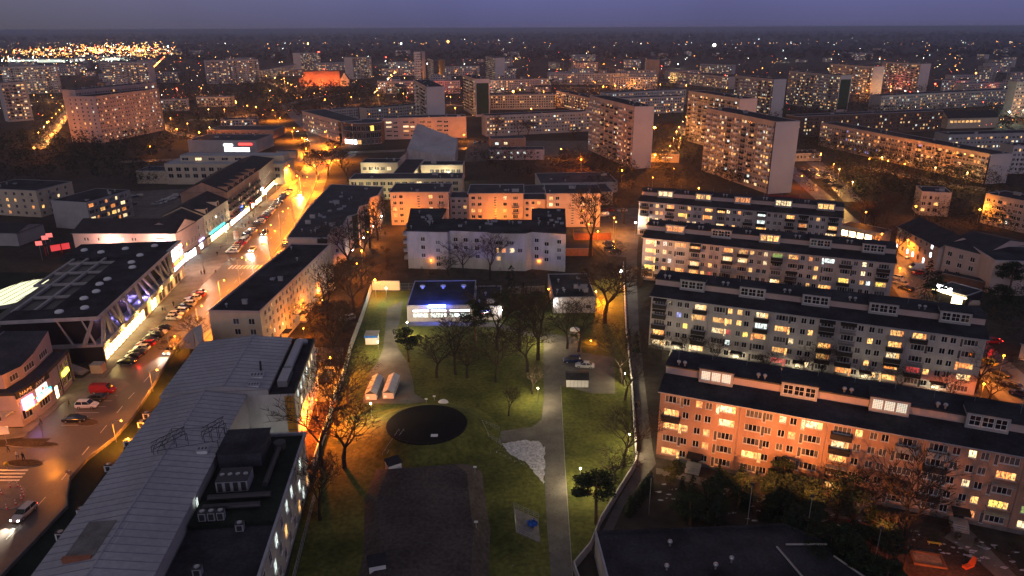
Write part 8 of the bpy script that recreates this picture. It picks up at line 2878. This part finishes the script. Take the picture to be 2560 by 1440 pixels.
woods('woods', [(2130, 500), (2300, 540), (2560, 560), (2560, 600), (2420, 610), (2300, 570), (2160, 540)], 70, 10, .5, EV + BR, 10, 110)
woods('woods', [(2400, 780), (2560, 740), (2560, 880), (2470, 840)], 18, 9, .35, EV, 11, 260)
woods('woods', [(1000, 210), (1600, 250), (1620, 300), (1200, 250)], 90, 9, 1.0, BR, 12, 40)
woods('woods', [(1560, 190), (2560, 240), (2560, 330), (2340, 320), (1990, 290)], 200, 9, 1.1, BR, 13, 40)
woods('woods', [(2340, 420), (2560, 410), (2560, 470), (2420, 470)], 30, 10, .6, BR + EV, 14, 80)
woods('woods', [(430, 340), (560, 300), (760, 250), (900, 280), (760, 275), (640, 330), (480, 360)], 60, 9, .9, BR, 25, 60)
woods('woods', [(880, 215), (1180, 215), (1180, 262), (960, 262)], 90, 9, 1.0, BR + EV, 26, 60)
woods('woods', [(1480, 330), (1760, 330), (1760, 430), (1560, 440)], 60, 10, .7, BR, 27, 80)
woods('woods', [(1960, 320), (2060, 330), (2080, 400), (1990, 400)], 40, 9, .7, BR + EV, 28, 80)
woods('woods', [(0, 440), (120, 440), (120, 470), (0, 470)], 16, 9, .6, BR, 29, 80)
woods('woods', [(2100, 590), (2260, 620), (2220, 560), (2120, 530)], 14, 8, .4, BR, 30, 140)
woods('town_trees', [(380, 150), (2600, 160), (2600, 330), (1700, 300), (1200, 260), (900, 280), (380, 330)], 1300, 9, 1.5, BR + EV, 31, 24)
woods('woods', [(1640, 420), (1850, 470), (1980, 480), (2140, 520), (2300, 530), (2290, 480), (2100, 440), (1900, 470), (1700, 430)], 90, 9, .6, BR + EV, 32, 90)
woods('woods', [(1985, 400), (2060, 350), (2300, 430), (2560, 470), (2560, 540), (2300, 540), (2150, 480)], 150, 10, .65, BR + EV, 33, 80)
woods('woods', [(60, 340), (430, 330), (560, 350), (430, 380), (400, 400), (60, 380)], 90, 10, .8, BR + EV, 34, 70)
woods('woods', [(1170, 390), (1500, 410), (1600, 480), (1520, 520), (1330, 450), (1180, 440)], 70, 9, .6, BR, 35, 90)
woods('woods', [(1560, 300), (1760, 300), (1740, 400), (1640, 420)], 50, 9, .7, BR + EV, 36, 70)
woods('woods', [(560, 230), (900, 235), (960, 300), (780, 290), (640, 300)], 110, 9, 1.1, BR + EV, 37, 50)
woods('far_woods', [(-60, 98), (2640, 92), (2640, 150), (-60, 158)], 2600, 15, 9, [WOODS], 15, 9)
woods('far_woods', [(-60, 82), (2640, 76), (2640, 98), (-60, 104)], 1500, 18, 30, [WOODS], 16, 6)
woods('town_trees', [(0, 160), (2600, 150), (2600, 240), (0, 260)], 900, 9, 2.0, BR, 17, 16)
woods('garden_shrubs', [(1630, 1180), (2560, 1350), (2560, 1400), (1650, 1225)], 60, 1.6, .16, [HEDGE, TWIG], 18, 160)
woods('garden_shrubs', [(1600, 870), (2400, 985), (2400, 1000), (1610, 910)], 40, 1.6, .2, [HEDGE, TWIG], 19, 120)
woods('garden_shrubs', [(1020, 675), (1400, 690), (1410, 700), (1020, 690)], 30, 1.8, .2, [HEDGE, TWIG], 20, 120)
woods('undergrowth', [(770, 720), (900, 700), (860, 850), (800, 860), (770, 840)], 60, 2.4, .22, [TWIG, BARK], 21, 120)
woods('undergrowth', [(880, 560), (960, 540), (990, 700), (890, 700)], 50, 3.0, .25, [TWIG, BARK], 22, 120)
woods('undergrowth', [(760, 1090), (850, 1080), (800, 1300), (740, 1300)], 40, 2.2, .16, [TWIG, BARK], 23, 140)
woods('island_shrubs', ellipse(795, 386, 34, 7), 60, 2.2, .4, [HEDGE, TWIG], 24, 60)
# ------------------------------------------------------------------ the evening air
hz = MB()
hz.box(-31000, -31000, -1, 31000, 31000, 79, MATS['plaster_white'])
hm = bpy.data.materials.new('haze_air')
hm.use_nodes = True
ht = hm.node_tree
for n_ in list(ht.nodes):
    ht.nodes.remove(n_)
ho = ht.nodes.new('ShaderNodeOutputMaterial')
hv = ht.nodes.new('ShaderNodeVolumePrincipled')
hv.inputs['Color'].default_value = (.66, .76, 1.0, 1)
hv.inputs['Density'].default_value = 0.00015
hv.inputs['Anisotropy'].default_value = 0.3
ht.links.new(hv.outputs[0], ho.inputs['Volume'])
me = hz.mesh('haze')
me.materials.clear()
me.materials.append(hm)
ho_ = link('haze', me, kind='stuff')
